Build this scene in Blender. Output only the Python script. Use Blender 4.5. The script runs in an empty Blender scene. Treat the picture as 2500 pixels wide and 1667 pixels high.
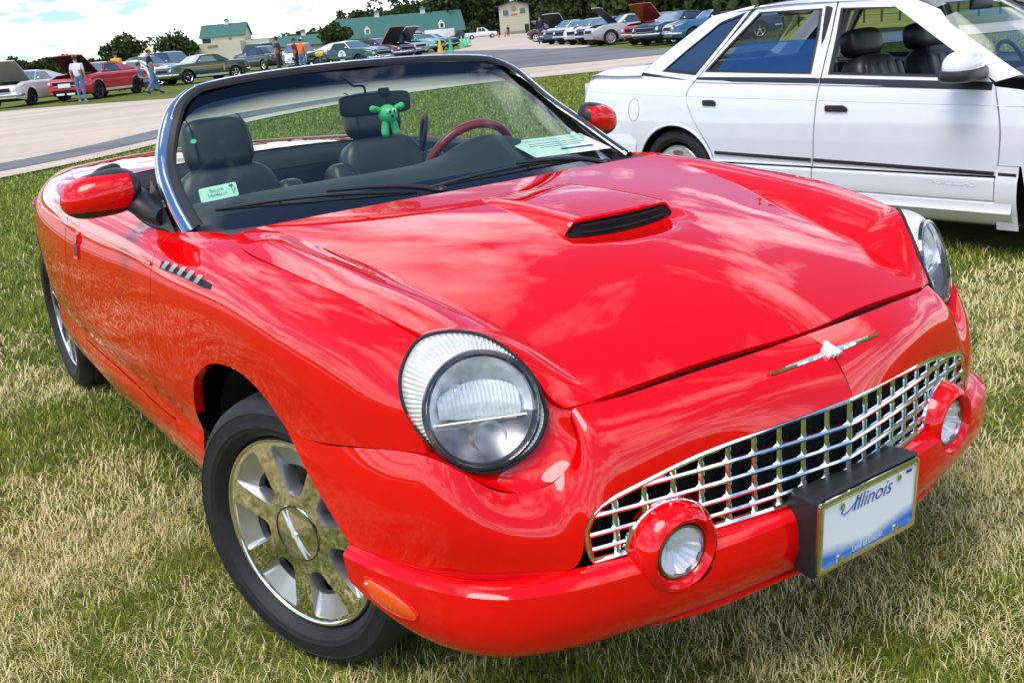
import bpy, bmesh, math, random
import numpy as np
from mathutils import Vector, Matrix
random.seed(7)
RNG = np.random.default_rng(11)
rad = math.radians
SC = bpy.context.scene
COL = SC.collection

# ------------------------------------------------------------------ camera
CAM_POS = (2.0243, -1.5202, 1.3857)
YAW, PITCH, ROLL = 2.5570, -0.3016, -0.0870
def cam_basis():
    f = Vector((math.cos(PITCH)*math.cos(YAW), math.cos(PITCH)*math.sin(YAW), math.sin(PITCH)))
    r = f.cross(Vector((0, 0, 1))).normalized(); u = r.cross(f)
    c, s = math.cos(ROLL), math.sin(ROLL)
    return f, r*c+u*s, u*c-r*s
_f, _r, _u = cam_basis()
cd = bpy.data.cameras.new('camera'); cam = bpy.data.objects.new('camera', cd); COL.objects.link(cam)
m = Matrix((_r, _u, -_f)).transposed().to_4x4(); m.translation = Vector(CAM_POS)
cam.matrix_world = m
cd.sensor_width = 36; cd.lens = 2398.2/2500*36; cd.clip_start = .05; cd.clip_end = 3000
SC.camera = cam

# ------------------------------------------------------------------ light
SUN_ELEV, SUN_AZ = 62.0, -75.0        # azimuth measured from +x towards +y
sd = Vector((math.cos(rad(SUN_ELEV))*math.cos(rad(SUN_AZ)), math.cos(rad(SUN_ELEV))*math.sin(rad(SUN_AZ)), math.sin(rad(SUN_ELEV))))
sl = bpy.data.lights.new('sun', 'SUN'); sl.energy = 1.5; sl.angle = rad(30); sl.color = (1, .955, .89)
so = bpy.data.objects.new('sun', sl); COL.objects.link(so)
so.rotation_euler = (-sd).to_track_quat('-Z', 'Y').to_euler()
wd = bpy.data.worlds.new('World'); SC.world = wd; wd.use_nodes = True
SC.view_settings.view_transform = 'Standard'; SC.view_settings.look = 'None'
SC.view_settings.exposure = 0.62; SC.view_settings.gamma = 1.0; SC.view_settings.use_curve_mapping = False
def build_world():
    nt = wd.node_tree; N = nt.nodes; L = nt.links; N.clear()
    out = N.new('ShaderNodeOutputWorld'); bg = N.new('ShaderNodeBackground'); bg.inputs[1].default_value = .15
    sky = N.new('ShaderNodeTexSky'); sky.sky_type = 'NISHITA'; sky.sun_disc = False
    sky.sun_elevation = rad(SUN_ELEV); sky.sun_rotation = rad(90-SUN_AZ); sky.air_density = 1.0; sky.dust_density = .2; sky.ozone_density = 1.3
    tc = N.new('ShaderNodeTexCoord'); sep = N.new('ShaderNodeSeparateXYZ'); L.new(tc.outputs['Generated'], sep.inputs[0])
    def math_(op, a, b=None, clamp=False):
        n = N.new('ShaderNodeMath'); n.operation = op; n.use_clamp = clamp
        for i, v in enumerate((a, b)):
            if v is None: continue
            if isinstance(v, (int, float)): n.inputs[i].default_value = v
            else: L.new(v, n.inputs[i])
        return n.outputs[0]
    zc = math_('MAXIMUM', sep.outputs[2], .0)
    den = math_('ADD', zc, .11)
    cx = math_('DIVIDE', sep.outputs[0], den); cy = math_('DIVIDE', sep.outputs[1], den)
    cmb = N.new('ShaderNodeCombineXYZ'); L.new(cx, cmb.inputs[0]); L.new(cy, cmb.inputs[1])
    def noise(scale, det, rough, dist, off):
        mp = N.new('ShaderNodeMapping'); mp.inputs['Location'].default_value = off; mp.inputs['Scale'].default_value = (1, 1.5, 1); mp.inputs['Rotation'].default_value = (0, 0, .5)
        L.new(cmb.outputs[0], mp.inputs[0])
        n = N.new('ShaderNodeTexNoise'); n.inputs['Scale'].default_value = scale; n.inputs['Detail'].default_value = det
        n.inputs['Roughness'].default_value = rough; n.inputs['Distortion'].default_value = dist
        L.new(mp.outputs[0], n.inputs['Vector']); return n.outputs[0]
    n1 = noise(.75, 9, .58, .25, (1.2, 4.9, 0)); n2 = noise(2.6, 8, .6, .4, (7.3, -2.2, 0))
    mix = math_('ADD', math_('MULTIPLY', n1, .72), math_('MULTIPLY', n2, .28))
    mix = math_('ADD', mix, math_('MULTIPLY', math_('SUBTRACT', 1.0, math_('MULTIPLY', zc, 5.0), True), .055))
    ramp = N.new('ShaderNodeValToRGB'); ramp.color_ramp.elements[0].position = .488; ramp.color_ramp.elements[1].position = .585
    L.new(mix, ramp.inputs[0])
    ccol = N.new('ShaderNodeValToRGB'); ccol.color_ramp.elements[0].position = .45; ccol.color_ramp.elements[0].color = (13.0, 13.0, 13.2, 1)
    ccol.color_ramp.elements[1].position = .78; ccol.color_ramp.elements[1].color = (6.0, 6.3, 7.0, 1)
    L.new(mix, ccol.inputs[0])
    mx = N.new('ShaderNodeMix'); mx.data_type = 'RGBA'
    sm_ = N.new('ShaderNodeMix'); sm_.data_type = 'RGBA'; sm_.blend_type = 'MULTIPLY'; sm_.inputs[0].default_value = 1; sm_.inputs[7].default_value = (.48, .62, .78, 1); L.new(sky.outputs[0], sm_.inputs[6])
    L.new(ramp.outputs[0], mx.inputs[0]); L.new(sm_.outputs[2], mx.inputs[6]); L.new(ccol.outputs[0], mx.inputs[7])
    L.new(mx.outputs[2], bg.inputs[0]); L.new(bg.outputs[0], out.inputs[0])
build_world()

# ------------------------------------------------------------------ materials
MATS = {}
def mat(name, col=(.5, .5, .5), rough=.5, metal=0., coat=0., coat_rough=.03, spec=.5, noise=0., nscale=40., bump=0., bscale=60., emit=None, alpha=None, trans=0., ior=1.45, col2=None):
    if name in MATS: return MATS[name]
    m = bpy.data.materials.new(name); m.use_nodes = True; MATS[name] = m
    nt = m.node_tree; b = nt.nodes['Principled BSDF']
    b.inputs['Base Color'].default_value = (*col, 1); b.inputs['Roughness'].default_value = rough; b.inputs['Metallic'].default_value = metal
    b.inputs['Coat Weight'].default_value = coat; b.inputs['Coat IOR'].default_value = 1.52 if name == 'red_paint' else 1.5; b.inputs['Coat Roughness'].default_value = coat_rough
    b.inputs['Specular IOR Level'].default_value = spec; b.inputs['IOR'].default_value = ior; b.inputs['Transmission Weight'].default_value = trans
    tc = nt.nodes.new('ShaderNodeTexCoord')
    if noise or col2:
        n = nt.nodes.new('ShaderNodeTexNoise'); n.inputs['Scale'].default_value = nscale; n.inputs['Detail'].default_value = 6
        nt.links.new(tc.outputs['Object'], n.inputs['Vector'])
        r = nt.nodes.new('ShaderNodeValToRGB'); r.color_ramp.elements[0].position = .3; r.color_ramp.elements[1].position = .7
        c2 = col2 or tuple(c*(1-noise) for c in col)
        r.color_ramp.elements[0].color = (*c2, 1); r.color_ramp.elements[1].color = (*(col if col2 else tuple(min(1, c*(1+noise)) for c in col)), 1)
        nt.links.new(n.outputs[0], r.inputs[0]); nt.links.new(r.outputs[0], b.inputs['Base Color'])
    if bump:
        n = nt.nodes.new('ShaderNodeTexNoise'); n.inputs['Scale'].default_value = bscale; n.inputs['Detail'].default_value = 4
        nt.links.new(tc.outputs['Object'], n.inputs['Vector'])
        bp = nt.nodes.new('ShaderNodeBump'); bp.inputs['Strength'].default_value = bump; bp.inputs['Distance'].default_value = .01
        nt.links.new(n.outputs[0], bp.inputs['Height']); nt.links.new(bp.outputs[0], b.inputs['Normal'])
    if emit: b.inputs['Emission Color'].default_value = (*emit[0], 1); b.inputs['Emission Strength'].default_value = emit[1]
    return m
def glass(name, tint, refl=1.0, rough=0.0, band=None, gcol=(1, 1, 1)):
    """thin pane: transparent tint plus Fresnel reflection"""
    if name in MATS: return MATS[name]
    m = bpy.data.materials.new(name); m.use_nodes = True; MATS[name] = m
    nt = m.node_tree; N = nt.nodes; L = nt.links; N.clear()
    out = N.new('ShaderNodeOutputMaterial'); tr = N.new('ShaderNodeBsdfTransparent'); gl = N.new('ShaderNodeBsdfGlossy'); gl.inputs['Roughness'].default_value = rough
    tr.inputs[0].default_value = (*tint, 1); gl.inputs[0].default_value = (*gcol, 1)
    if band:      # darker strip of glass along the top edge: band = (z0, z1, colour)
        at_ = N.new('ShaderNodeAttribute'); at_.attribute_name = 'row'
        mr = N.new('ShaderNodeMapRange'); mr.inputs[1].default_value = band[0]; mr.inputs[2].default_value = band[1]; L.new(at_.outputs['Fac'], mr.inputs[0])
        mx = N.new('ShaderNodeMix'); mx.data_type = 'RGBA'; mx.inputs[6].default_value = (*tint, 1); mx.inputs[7].default_value = (*band[2], 1)
        L.new(mr.outputs[0], mx.inputs[0]); L.new(mx.outputs[2], tr.inputs[0])
    ge = N.new('ShaderNodeNewGeometry'); dt = N.new('ShaderNodeVectorMath'); dt.operation = 'DOT_PRODUCT'; L.new(ge.outputs['Normal'], dt.inputs[0]); L.new(ge.outputs['Incoming'], dt.inputs[1])
    def mth(op, a, b=None):
        n = N.new('ShaderNodeMath'); n.operation = op
        for i, v in enumerate((a, b)):
            if v is None: continue
            if isinstance(v, (int, float)): n.inputs[i].default_value = v
            else: L.new(v, n.inputs[i])
        return n.outputs[0]
    om = mth('SUBTRACT', 1.0, mth('ABSOLUTE', dt.outputs['Value'])); f5 = mth('POWER', mth('MAXIMUM', om, 0.0), 5.0)
    mu = N.new('ShaderNodeMath'); mu.operation = 'MULTIPLY_ADD'; mu.inputs[1].default_value = .95*min(1., refl); mu.inputs[2].default_value = .05*refl; mu.use_clamp = True; L.new(f5, mu.inputs[0])
    ms = N.new('ShaderNodeMixShader'); L.new(mu.outputs[0], ms.inputs[0]); L.new(tr.outputs[0], ms.inputs[1]); L.new(gl.outputs[0], ms.inputs[2]); L.new(ms.outputs[0], out.inputs[0])
    return m

RED = mat('red_paint', (.74, .0010, .0020), .35, 0, 1.0, .006, .0, noise=.02, nscale=9)
CHROME = mat('chrome', (.83, .83, .82), .045, 1, noise=.02, nscale=30)
BRUSHED = mat('satin_alloy', (.62, .62, .62), .22, 1, noise=.06, nscale=50)
BLACK = mat('black_plastic', (.018, .018, .020), .42, noise=.2, nscale=60, bump=.05, bscale=400)
DARK = mat('dark_void', (.004, .004, .004), .9, noise=.2)
RUBBER = mat('tyre_rubber', (.013, .013, .0135), .62, noise=.25, nscale=35, bump=.12, bscale=120)
WHITEP = mat('white_paint', (.80, .80, .83), .3, 0, 1, .02, noise=.015, nscale=9)

# ------------------------------------------------------------------ helpers
def link(o, parent=None):
    COL.objects.link(o)
    if parent is not None: o.parent = parent
    return o
def tag(o, label, cat, group=None):
    o['label'] = label; o['category'] = cat
    if group: o['group'] = group
    return o
def empty(name, loc=(0, 0, 0), rz=0., parent=None):
    o = bpy.data.objects.new(name, None); o.location = loc; o.rotation_euler = (0, 0, rz); o.empty_display_size = .1
    return link(o, parent)
def mobj(name, V, F, mats, parent=None, smooth=True, fm=None, sharp=None):
    me = bpy.data.meshes.new(name); me.from_pydata([tuple(map(float, v)) for v in V], [], [tuple(int(i) for i in f) for f in F])
    for m_ in (mats if isinstance(mats, (list, tuple)) else [mats]): me.materials.append(m_)
    if smooth: me.polygons.foreach_set('use_smooth', [True]*len(me.polygons))
    if fm is not None: me.polygons.foreach_set('material_index', fm)
    if sharp is not None and smooth:
        me.update()
        bm = bmesh.new(); bm.from_mesh(me)
        for e in bm.edges:
            if len(e.link_faces) == 2 and e.calc_face_angle(0) > rad(sharp): e.smooth = False
        bm.to_mesh(me); bm.free()
    me.update()
    return link(bpy.data.objects.new(name, me), parent)
class MB:
    """collects shapes for one mesh"""
    def __init__(s): s.V = []; s.F = []; s.M = []
    def add(s, V, F, mi=0):
        o = len(s.V); s.V += [tuple(map(float, v)) for v in V]; s.F += [tuple(int(i)+o for i in f) for f in F]; s.M += [mi]*len(F); return s
    def box(s, c, d, rz=0, mi=0, bev=0.):
        x, y, z = (k/2 for k in d); c = np.array(c, float)
        if bev > 0:
            bm = bmesh.new(); bmesh.ops.create_cube(bm, size=1)
            for v in bm.verts: v.co = Vector((v.co.x*d[0], v.co.y*d[1], v.co.z*d[2]))
            bmesh.ops.bevel(bm, geom=bm.edges[:], offset=bev, segments=2, affect='EDGES', profile=.5)
            V = [np.array(v.co) for v in bm.verts]; bm.verts.index_update(); F = [[v.index for v in f.verts] for f in bm.faces]; bm.free()
        else:
            V = [np.array((a*x, b*y, e*z)) for e in (-1, 1) for a, b in ((-1, -1), (1, -1), (1, 1), (-1, 1))]
            F = [(3, 2, 1, 0), (4, 5, 6, 7), (0, 1, 5, 4), (1, 2, 6, 5), (2, 3, 7, 6), (3, 0, 4, 7)]
        cz, sz = math.cos(rz), math.sin(rz)
        return s.add([c+np.array((cz*v[0]-sz*v[1], sz*v[0]+cz*v[1], v[2])) for v in V], F, mi)
    def grid(s, G, mi=0, closed_u=False, mask=None):
        nu, nv = G.shape[:2]; V = G.reshape(-1, 3); F = []
        for i in range(nu if closed_u else nu-1):
            for j in range(nv-1):
                if mask is not None and not mask[i][j]: continue
                k = (i+1) % nu
                F.append((i*nv+j, k*nv+j, k*nv+j+1, i*nv+j+1))
        return s.add(V, F, mi)
    def tube(s, P, r, n=8, mi=0, cap=True, closed=False, flat=None):
        P = np.array(P, float); k = len(P); R = np.full(k, r) if np.isscalar(r) else np.array(r, float)
        T = np.gradient(P, axis=0) if not closed else (np.roll(P, -1, 0)-np.roll(P, 1, 0))
        T /= np.linalg.norm(T, axis=1)[:, None]+1e-12
        up = np.array((0, 0, 1.)) if abs(T[0][2]) < .9 else np.array((1., 0, 0))
        V = []
        a = np.cross(T[0], up); a /= np.linalg.norm(a)
        for i in range(k):
            a = a-T[i]*(a@T[i]); a /= np.linalg.norm(a); b = np.cross(T[i], a)
            for q in range(n):
                th = 2*math.pi*q/n; V.append(P[i]+R[i]*(a*math.cos(th)+b*math.sin(th)*(flat or 1)))
        F = [(i*n+q, i*n+(q+1) % n, ((i+1) % k)*n+(q+1) % n, ((i+1) % k)*n+q) for i in range(k if closed else k-1) for q in range(n)]
        if cap and not closed: F += [tuple(range(n))[::-1], tuple(range((k-1)*n, k*n))]
        return s.add(V, F, mi)
    def lathe(s, prof, C, A, n=32, mi=0, up=(0, 0, 1), arc=None):
        """profile of (axial, radius) about axis A through C"""
        C = np.array(C, float); A = np.array(A, float); A /= np.linalg.norm(A); up = np.array(up, float)
        if abs(A@up) > .95: up = np.array((1., 0, 0))
        e1 = np.cross(up, A); e1 /= np.linalg.norm(e1); e2 = np.cross(A, e1)
        k = len(prof); V = []
        th = [2*math.pi*q/n for q in range(n)] if arc is None else list(np.linspace(arc[0], arc[1], n))
        for t in th:
            for a, r in prof: V.append(C+A*a+r*(e1*math.cos(t)+e2*math.sin(t)))
        F = [(q*k+i, ((q+1) % n)*k+i, ((q+1) % n)*k+i+1, q*k+i+1) for q in range(n if arc is None else n-1) for i in range(k-1)]
        return s.add(V, F, mi)
    def ell(s, C, R, n=16, m_=10, mi=0, rot=None):
        C = np.array(C, float); V = []; rot = np.eye(3) if rot is None else np.array(rot)
        for i in range(m_+1):
            ph = math.pi*i/m_
            for q in range(n):
                t = 2*math.pi*q/n; V.append(C+rot@np.array((R[0]*math.sin(ph)*math.cos(t), R[1]*math.sin(ph)*math.sin(t), R[2]*math.cos(ph))))
        F = [(i*n+q, (i+1)*n+q, (i+1)*n+(q+1) % n, i*n+(q+1) % n) for i in range(m_) for q in range(n)]
        return s.add(V, F, mi)
    def prism(s, poly, origin, ex, ey, ez, d, mi=0):
        """poly (u,v) in plane ex,ey extruded along ez by d"""
        o = np.array(origin, float); ex, ey, ez = (np.array(k, float) for k in (ex, ey, ez)); n = len(poly)
        V = [o+ex*u+ey*v for u, v in poly]+[o+ex*u+ey*v+ez*d for u, v in poly]
        F = [tuple(range(n))[::-1], tuple(range(n, 2*n))]+[(i, (i+1) % n, n+(i+1) % n, n+i) for i in range(n)]
        return s.add(V, F, mi)
    def build(s, name, mats, parent=None, smooth=True, sharp=35, weld=False):
        o = mobj(name, s.V, s.F, mats, parent, smooth, s.M, None)
        me = o.data; bm = bmesh.new(); bm.from_mesh(me)
        if weld: bmesh.ops.remove_doubles(bm, verts=bm.verts, dist=5e-5)
        bmesh.ops.recalc_face_normals(bm, faces=bm.faces)
        if smooth and sharp:
            for e in bm.edges:
                if len(e.link_faces) == 2 and e.calc_face_angle(0) > rad(sharp): e.smooth = False
        bm.to_mesh(me); bm.free(); me.update()
        return o
def spl(P, t, tq):
    """natural cubic spline through P (n,...) at params t, evaluated at tq"""
    P = np.array(P, float); t = np.array(t, float); tq = np.array(tq, float); n = len(t)
    if n == 2: return P[0]+(P[1]-P[0])*((tq-t[0])/(t[1]-t[0])).reshape(-1, *([1]*(P.ndim-1)))
    h = np.diff(t); A = np.eye(n); B = np.zeros_like(P)
    for i in range(1, n-1):
        A[i, i-1] = h[i-1]; A[i, i] = 2*(h[i-1]+h[i]); A[i, i+1] = h[i]
        B[i] = 6*((P[i+1]-P[i])/h[i]-(P[i]-P[i-1])/h[i-1])
    M = np.linalg.solve(A, B.reshape(n, -1)).reshape(P.shape)
    k = np.clip(np.searchsorted(t, tq)-1, 0, n-2); sh = (-1,)+(1,)*(P.ndim-1)
    a = (t[k+1]-tq).reshape(sh); b = (tq-t[k]).reshape(sh); hh = h[k].reshape(sh)
    return M[k]*a**3/(6*hh)+M[k+1]*b**3/(6*hh)+(P[k]/hh-M[k]*hh/6)*a+(P[k+1]/hh-M[k+1]*hh/6)*b
def chord(P, pw=.75):
    P = np.array(P, float); d = np.linalg.norm(np.diff(P, axis=0), axis=-1)
    if d.ndim > 1: d = d.mean(1)
    d = np.maximum(d, 1e-4)**pw; t = np.r_[0, np.cumsum(d)]; return t/t[-1]
def curve(P, n, q=None):
    t = chord(P); return spl(P, t, np.linspace(0, 1, n) if q is None else q)
def interp(xs, ys, q): return spl(np.array(ys, float)[:, None], np.array(xs, float), np.atleast_1d(np.array(q, float)))[:, 0]
def lin(n, e0=0., e1=0.):
    """samples 0..1 with holding loops near the ends"""
    return np.r_[e0*.0, e0, np.linspace(0, 1, n)[1:-1], 1-e1, 1] if e0 else np.linspace(0, 1, n)
def patch(G, nu, nv, qu=None, qv=None):
    """bicubic surface through control grid G (R,C,3)"""
    G = np.array(G, float); tu = chord(G); tv = chord(G.transpose(1, 0, 2))
    S = spl(G, tu, np.linspace(0, 1, nu) if qu is None else qu)
    return spl(S.transpose(1, 0, 2), tv, np.linspace(0, 1, nv) if qv is None else qv).transpose(1, 0, 2)
def normals(S):
    du = np.gradient(S, axis=0); dv = np.gradient(S, axis=1); n = np.cross(du, dv); return n/(np.linalg.norm(n, axis=2)[..., None]+1e-12)
def panel(mb, S, ref, inset=.0022, depth=.014, edges='uUvV', mi=0, mask=None):
    """surface grid with its edges pulled in for the panel gap and turned inward"""
    S = S.copy(); n = normals(S); sgn = np.sign(((S-np.array(ref))*n).sum(2).mean()); n = n*sgn
    def pull(a, b):      # move edge line a towards b by inset
        d = b-a; l = np.linalg.norm(d, axis=1)[:, None]+1e-9; return a+d/l*np.minimum(inset, l*.6)
    if 'u' in edges: S[0] = pull(S[0], S[1])
    if 'U' in edges: S[-1] = pull(S[-1], S[-2])
    if 'v' in edges: S[:, 0] = pull(S[:, 0], S[:, 1])
    if 'V' in edges: S[:, -1] = pull(S[:, -1], S[:, -2])
    mb.grid(S, mi, mask=mask)
    def fl(a, na, b):    # flange strip; a = edge line, b = next line inwards of panel
        o = a-b; o /= np.linalg.norm(o, axis=1)[:, None]+1e-9
        r1 = a+o*.0006-na*.0016; r2 = r1-na*depth
        mb.grid(np.stack([a, r1, r2]), mi)
    if 'u' in edges: fl(S[0], n[0], S[1])
    if 'U' in edges: fl(S[-1], n[-1], S[-2])
    if 'v' in edges: fl(S[:, 0], n[:, 0], S[:, 1])
    if 'V' in edges: fl(S[:, -1], n[:, -1], S[:, -2])
    return S, n
def ribbon(mb, P, n, w=.012, d=.012, mi=0):
    """dark strip lying under a panel gap"""
    P = np.array(P); T = np.gradient(P, axis=0); T /= np.linalg.norm(T, axis=1)[:, None]+1e-9
    s = np.cross(T, n); s /= np.linalg.norm(s, axis=1)[:, None]+1e-9
    mb.grid(np.stack([P-n*d-s*w, P-n*d+s*w]), mi)
MY = np.array([1., -1., 1.])
def text_mesh(s, size, extrude=.0, font_shear=0.):
    """flat letter mesh from the built-in font, centred; returns verts, faces"""
    c = bpy.data.curves.new('lettering', 'FONT'); c.body = s; c.size = size; c.extrude = extrude; c.align_x = 'CENTER'; c.align_y = 'CENTER'; c.shear = font_shear
    c.resolution_u = 3
    o = bpy.data.objects.new('lettering', c); COL.objects.link(o)
    bpy.context.view_layer.update()
    me = o.to_mesh(); V = [tuple(v.co) for v in me.vertices]; F = [tuple(p.vertices) for p in me.polygons]
    o.to_mesh_clear(); bpy.data.objects.remove(o); bpy.data.curves.remove(c)
    return V, F
def put_text(mb, s, size, origin, ex, ey, mi=0, extrude=0., shear=0., squeeze=1.):
    V, F = text_mesh(s, size, extrude, shear); o = np.array(origin, float); ex = np.array(ex, float); ey = np.array(ey, float)
    ex /= np.linalg.norm(ex); ey /= np.linalg.norm(ey); ez = np.cross(ex, ey)
    return mb.add([o+ex*v[0]*squeeze+ey*v[1]+ez*v[2] for v in V], F, mi)
def filled(loops):
    """triangulate a flat outline with holes; returns verts2d, faces"""
    c = bpy.data.curves.new('outline', 'CURVE'); c.dimensions = '2D'; c.fill_mode = 'BOTH'
    for L in loops:
        sp = c.splines.new('POLY'); sp.points.add(len(L)-1)
        for p, (u, v) in zip(sp.points, L): p.co = (u, v, 0, 1)
        sp.use_cyclic_u = True
    o = bpy.data.objects.new('outline', c); COL.objects.link(o); bpy.context.view_layer.update()
    me = o.to_mesh(); V = [(v.co.x, v.co.y) for v in me.vertices]; F = [tuple(p.vertices) for p in me.polygons]; o.to_mesh_clear(); bpy.data.objects.remove(o); bpy.data.curves.remove(c)
    return V, F
def round_poly(P, r, n=5):
    out = []; P = [np.array(p, float) for p in P]; k = len(P)
    for i in range(k):
        a, b, c = P[i-1], P[i], P[(i+1) % k]; d1 = (a-b); d2 = (c-b); l = min(r, np.linalg.norm(d1)*.45, np.linalg.norm(d2)*.45)
        s, e = b+d1/np.linalg.norm(d1)*l, b+d2/np.linalg.norm(d2)*l
        for q in range(n):
            t = q/(n-1); out.append((1-t)**2*s+2*t*(1-t)*b+t*t*e)
    return out
# ================================================================== ground, roads
def zg(x, y):
    s = -.00566*x+.00852*y-.02
    if s > .6: s = .6+.45*(s-.6)
    return max(0., s)
def zgv(x, y):
    s = -.00566*x+.00852*y-.02; s = np.where(s > .6, .6+.45*(s-.6), s); return np.maximum(0, s)
def struct(o): o['kind'] = 'structure'; return o
def grass_material(name, cols, scale, bump):
    m = bpy.data.materials.new(name); m.use_nodes = True; MATS[name] = m; nt = m.node_tree; N = nt.nodes; L = nt.links; b = N['Principled BSDF']; b.inputs['Roughness'].default_value = .9; b.inputs['Specular IOR Level'].default_value = .15
    tc = N.new('ShaderNodeTexCoord')
    def ns(s, d=6, r=.6):
        n = N.new('ShaderNodeTexNoise'); n.inputs['Scale'].default_value = s; n.inputs['Detail'].default_value = d; n.inputs['Roughness'].default_value = r; L.new(tc.outputs['Object'], n.inputs['Vector']); return n.outputs[0]
    a, c = ns(scale), ns(.25)
    ad = N.new('ShaderNodeMath'); ad.operation = 'MULTIPLY_ADD'; ad.inputs[1].default_value = .55; L.new(c, ad.inputs[0])
    mu = N.new('ShaderNodeMath'); mu.operation = 'MULTIPLY'; mu.inputs[1].default_value = .5; L.new(a, mu.inputs[0]); L.new(mu.outputs[0], ad.inputs[2])
    r = N.new('ShaderNodeValToRGB'); L.new(ad.outputs[0], r.inputs[0])
    r.color_ramp.elements[0].position = .38; r.color_ramp.elements[0].color = (*cols[0], 1); r.color_ramp.elements[1].position = .66; r.color_ramp.elements[1].color = (*cols[2], 1)
    e = r.color_ramp.elements.new(.52); e.color = (*cols[1], 1)
    L.new(r.outputs[0], b.inputs['Base Color'])
    bp = N.new('ShaderNodeBump'); bp.inputs['Strength'].default_value = bump; bp.inputs['Distance'].default_value = .05; L.new(ns(28, 4, .7), bp.inputs['Height']); L.new(bp.outputs[0], b.inputs['Normal'])
    return m
GM = grass_material('lawn_soil', ((.085, .125, .016), (.14, .175, .028), (.22, .22, .06)), 3.5, .9)
def fan_ground():
    rs = np.r_[0, np.geomspace(.5, 1400, 70)]; th = np.linspace(0, 2*math.pi, 121)[:-1]
    V = [(-.5+r*math.cos(t), r*math.sin(t)) for r in rs for t in th]; V = [(x, y, zg(x, y)) for x, y in V]; n = len(th)
    F = [(i*n+q, i*n+(q+1) % n, (i+1)*n+(q+1) % n, (i+1)*n+q) for i in range(len(rs)-1) for q in range(n)]
    struct(mobj('ground', V, F, GM))
fan_ground()
def road_material(name, c1, c2, streak):
    m = mat(name, c1, .85, spec=.25); nt = m.node_tree; N = nt.nodes; L = nt.links; b = N['Principled BSDF']; tc = N.new('ShaderNodeTexCoord')
    mp = N.new('ShaderNodeMapping'); mp.inputs['Scale'].default_value = streak; mp.inputs['Rotation'].default_value = (0, 0, .45); L.new(tc.outputs['Object'], mp.inputs[0])
    n = N.new('ShaderNodeTexNoise'); n.inputs['Scale'].default_value = .5; n.inputs['Detail'].default_value = 8; n.inputs['Distortion'].default_value = .6; L.new(mp.outputs[0], n.inputs['Vector'])
    n2 = N.new('ShaderNodeTexNoise'); n2.inputs['Scale'].default_value = 6; n2.inputs['Detail'].default_value = 6; L.new(tc.outputs['Object'], n2.inputs['Vector'])
    ad = N.new('ShaderNodeMath'); ad.operation = 'MULTIPLY_ADD'; ad.inputs[1].default_value = .25; L.new(n2.outputs[0], ad.inputs[0]); L.new(n.outputs[0], ad.inputs[2])
    r = N.new('ShaderNodeValToRGB'); r.color_ramp.elements[0].position = .5; r.color_ramp.elements[0].color = (*c1, 1); r.color_ramp.elements[1].position = .78; r.color_ramp.elements[1].color = (*c2, 1); L.new(ad.outputs[0], r.inputs[0]); L.new(r.outputs[0], b.inputs['Base Color'])
    bp = N.new('ShaderNodeBump'); bp.inputs['Strength'].default_value = .25; bp.inputs['Distance'].default_value = .01; L.new(n2.outputs[0], bp.inputs['Height']); L.new(bp.outputs[0], b.inputs['Normal'])
    return m
CONC = road_material('pale_concrete', (.62, .505, .395), (.48, .40, .325), (1, .35, 1)); ASPH = road_material('worn_asphalt', (.14, .135, .14), (.22, .21, .21), (1, .3, 1))
def sheet(name, poly, m_, lift, mobile=1.5):
    bm = bmesh.new(); vs = [bm.verts.new((x, y, 0)) for x, y in poly]; bm.faces.new(vs); bm.normal_update(); bmesh.ops.triangulate(bm, faces=bm.faces)
    for _ in range(5): bmesh.ops.subdivide_edges(bm, edges=[e for e in bm.edges if e.calc_length() > 6], cuts=1, use_grid_fill=False); bmesh.ops.triangulate(bm, faces=[f for f in bm.faces if len(f.verts) > 3])
    for v in bm.verts: v.co.z = zg(v.co.x, v.co.y)+lift
    bmesh.ops.recalc_face_normals(bm, faces=bm.faces)
    me = bpy.data.meshes.new(name); bm.to_mesh(me); bm.free(); me.materials.append(m_); return struct(link(bpy.data.objects.new(name, me)))
def sm(P, n=6): return [tuple(p) for p in curve(np.array([(x, y, 0) for x, y in P]), (len(P)-1)*n+1)[:, :2]]
near = sm([(-6, -24), (-9.5, -12), (-11.9, -4.5), (-13.4, .4), (-15.3, 3.0), (-17.7, 5.6), (-19.4, 8.3), (-20.4, 10.9), (-20.5, 12.8), (-20.1, 14.3), (-19.0, 16.4), (-17, 20.5), (-12.5, 29), (-5, 35), (6, 41)])
far = sm([(2, 48), (-8, 42), (-16, 35), (-21, 28), (-23.2, 22.1), (-25.5, 18.1), (-27.5, 15.0), (-30.0, 11.8), (-33.2, 8.7), (-37.4, 6), (-39, 4.1), (-43, -1), (-52, -12)])
sheet('road', near+far, CONC, .02)
sheet('road_asphalt_strip', sm([(-7, -24), (-10.4, -12), (-12.8, -4.5), (-14.3, .4), (-16.2, 3.1), (-18.6, 5.7), (-20.4, 8.6), (-21.4, 11.2)])+sm([(-22.6, 11.0), (-21.6, 8.2), (-19.7, 5.0), (-17.3, 2.7), (-15.6, .4), (-14.0, -4.2), (-11.4, -11.8), (-8, -24)]), ASPH, .026)
sheet('asphalt_junction', sm([(-30.0, 11.8), (-27.5, 15.0), (-25.5, 18.1), (-23.2, 22.1), (-22.6, 25.0)])+sm([(-24.2, 26.8), (-26.6, 25.6), (-31, 27.4), (-36.3, 29.8), (-45, 32.2), (-57.7, 35.2)])+sm([(-62, 33.5), (-59, 30.6), (-48, 23), (-36, 14)]), ASPH, .030)
sheet('access_road', sm([(-57.0, 35.0), (-45, 32.0), (-37.4, 30.5), (-53, 40), (-70.5, 51.5), (-120, 92), (-190, 140)])+sm([(-240, 135), (-150, 84), (-100, 60), (-76, 48.5), (-65.5, 41.2), (-59.5, 35.5)]), CONC, .034)
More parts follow.
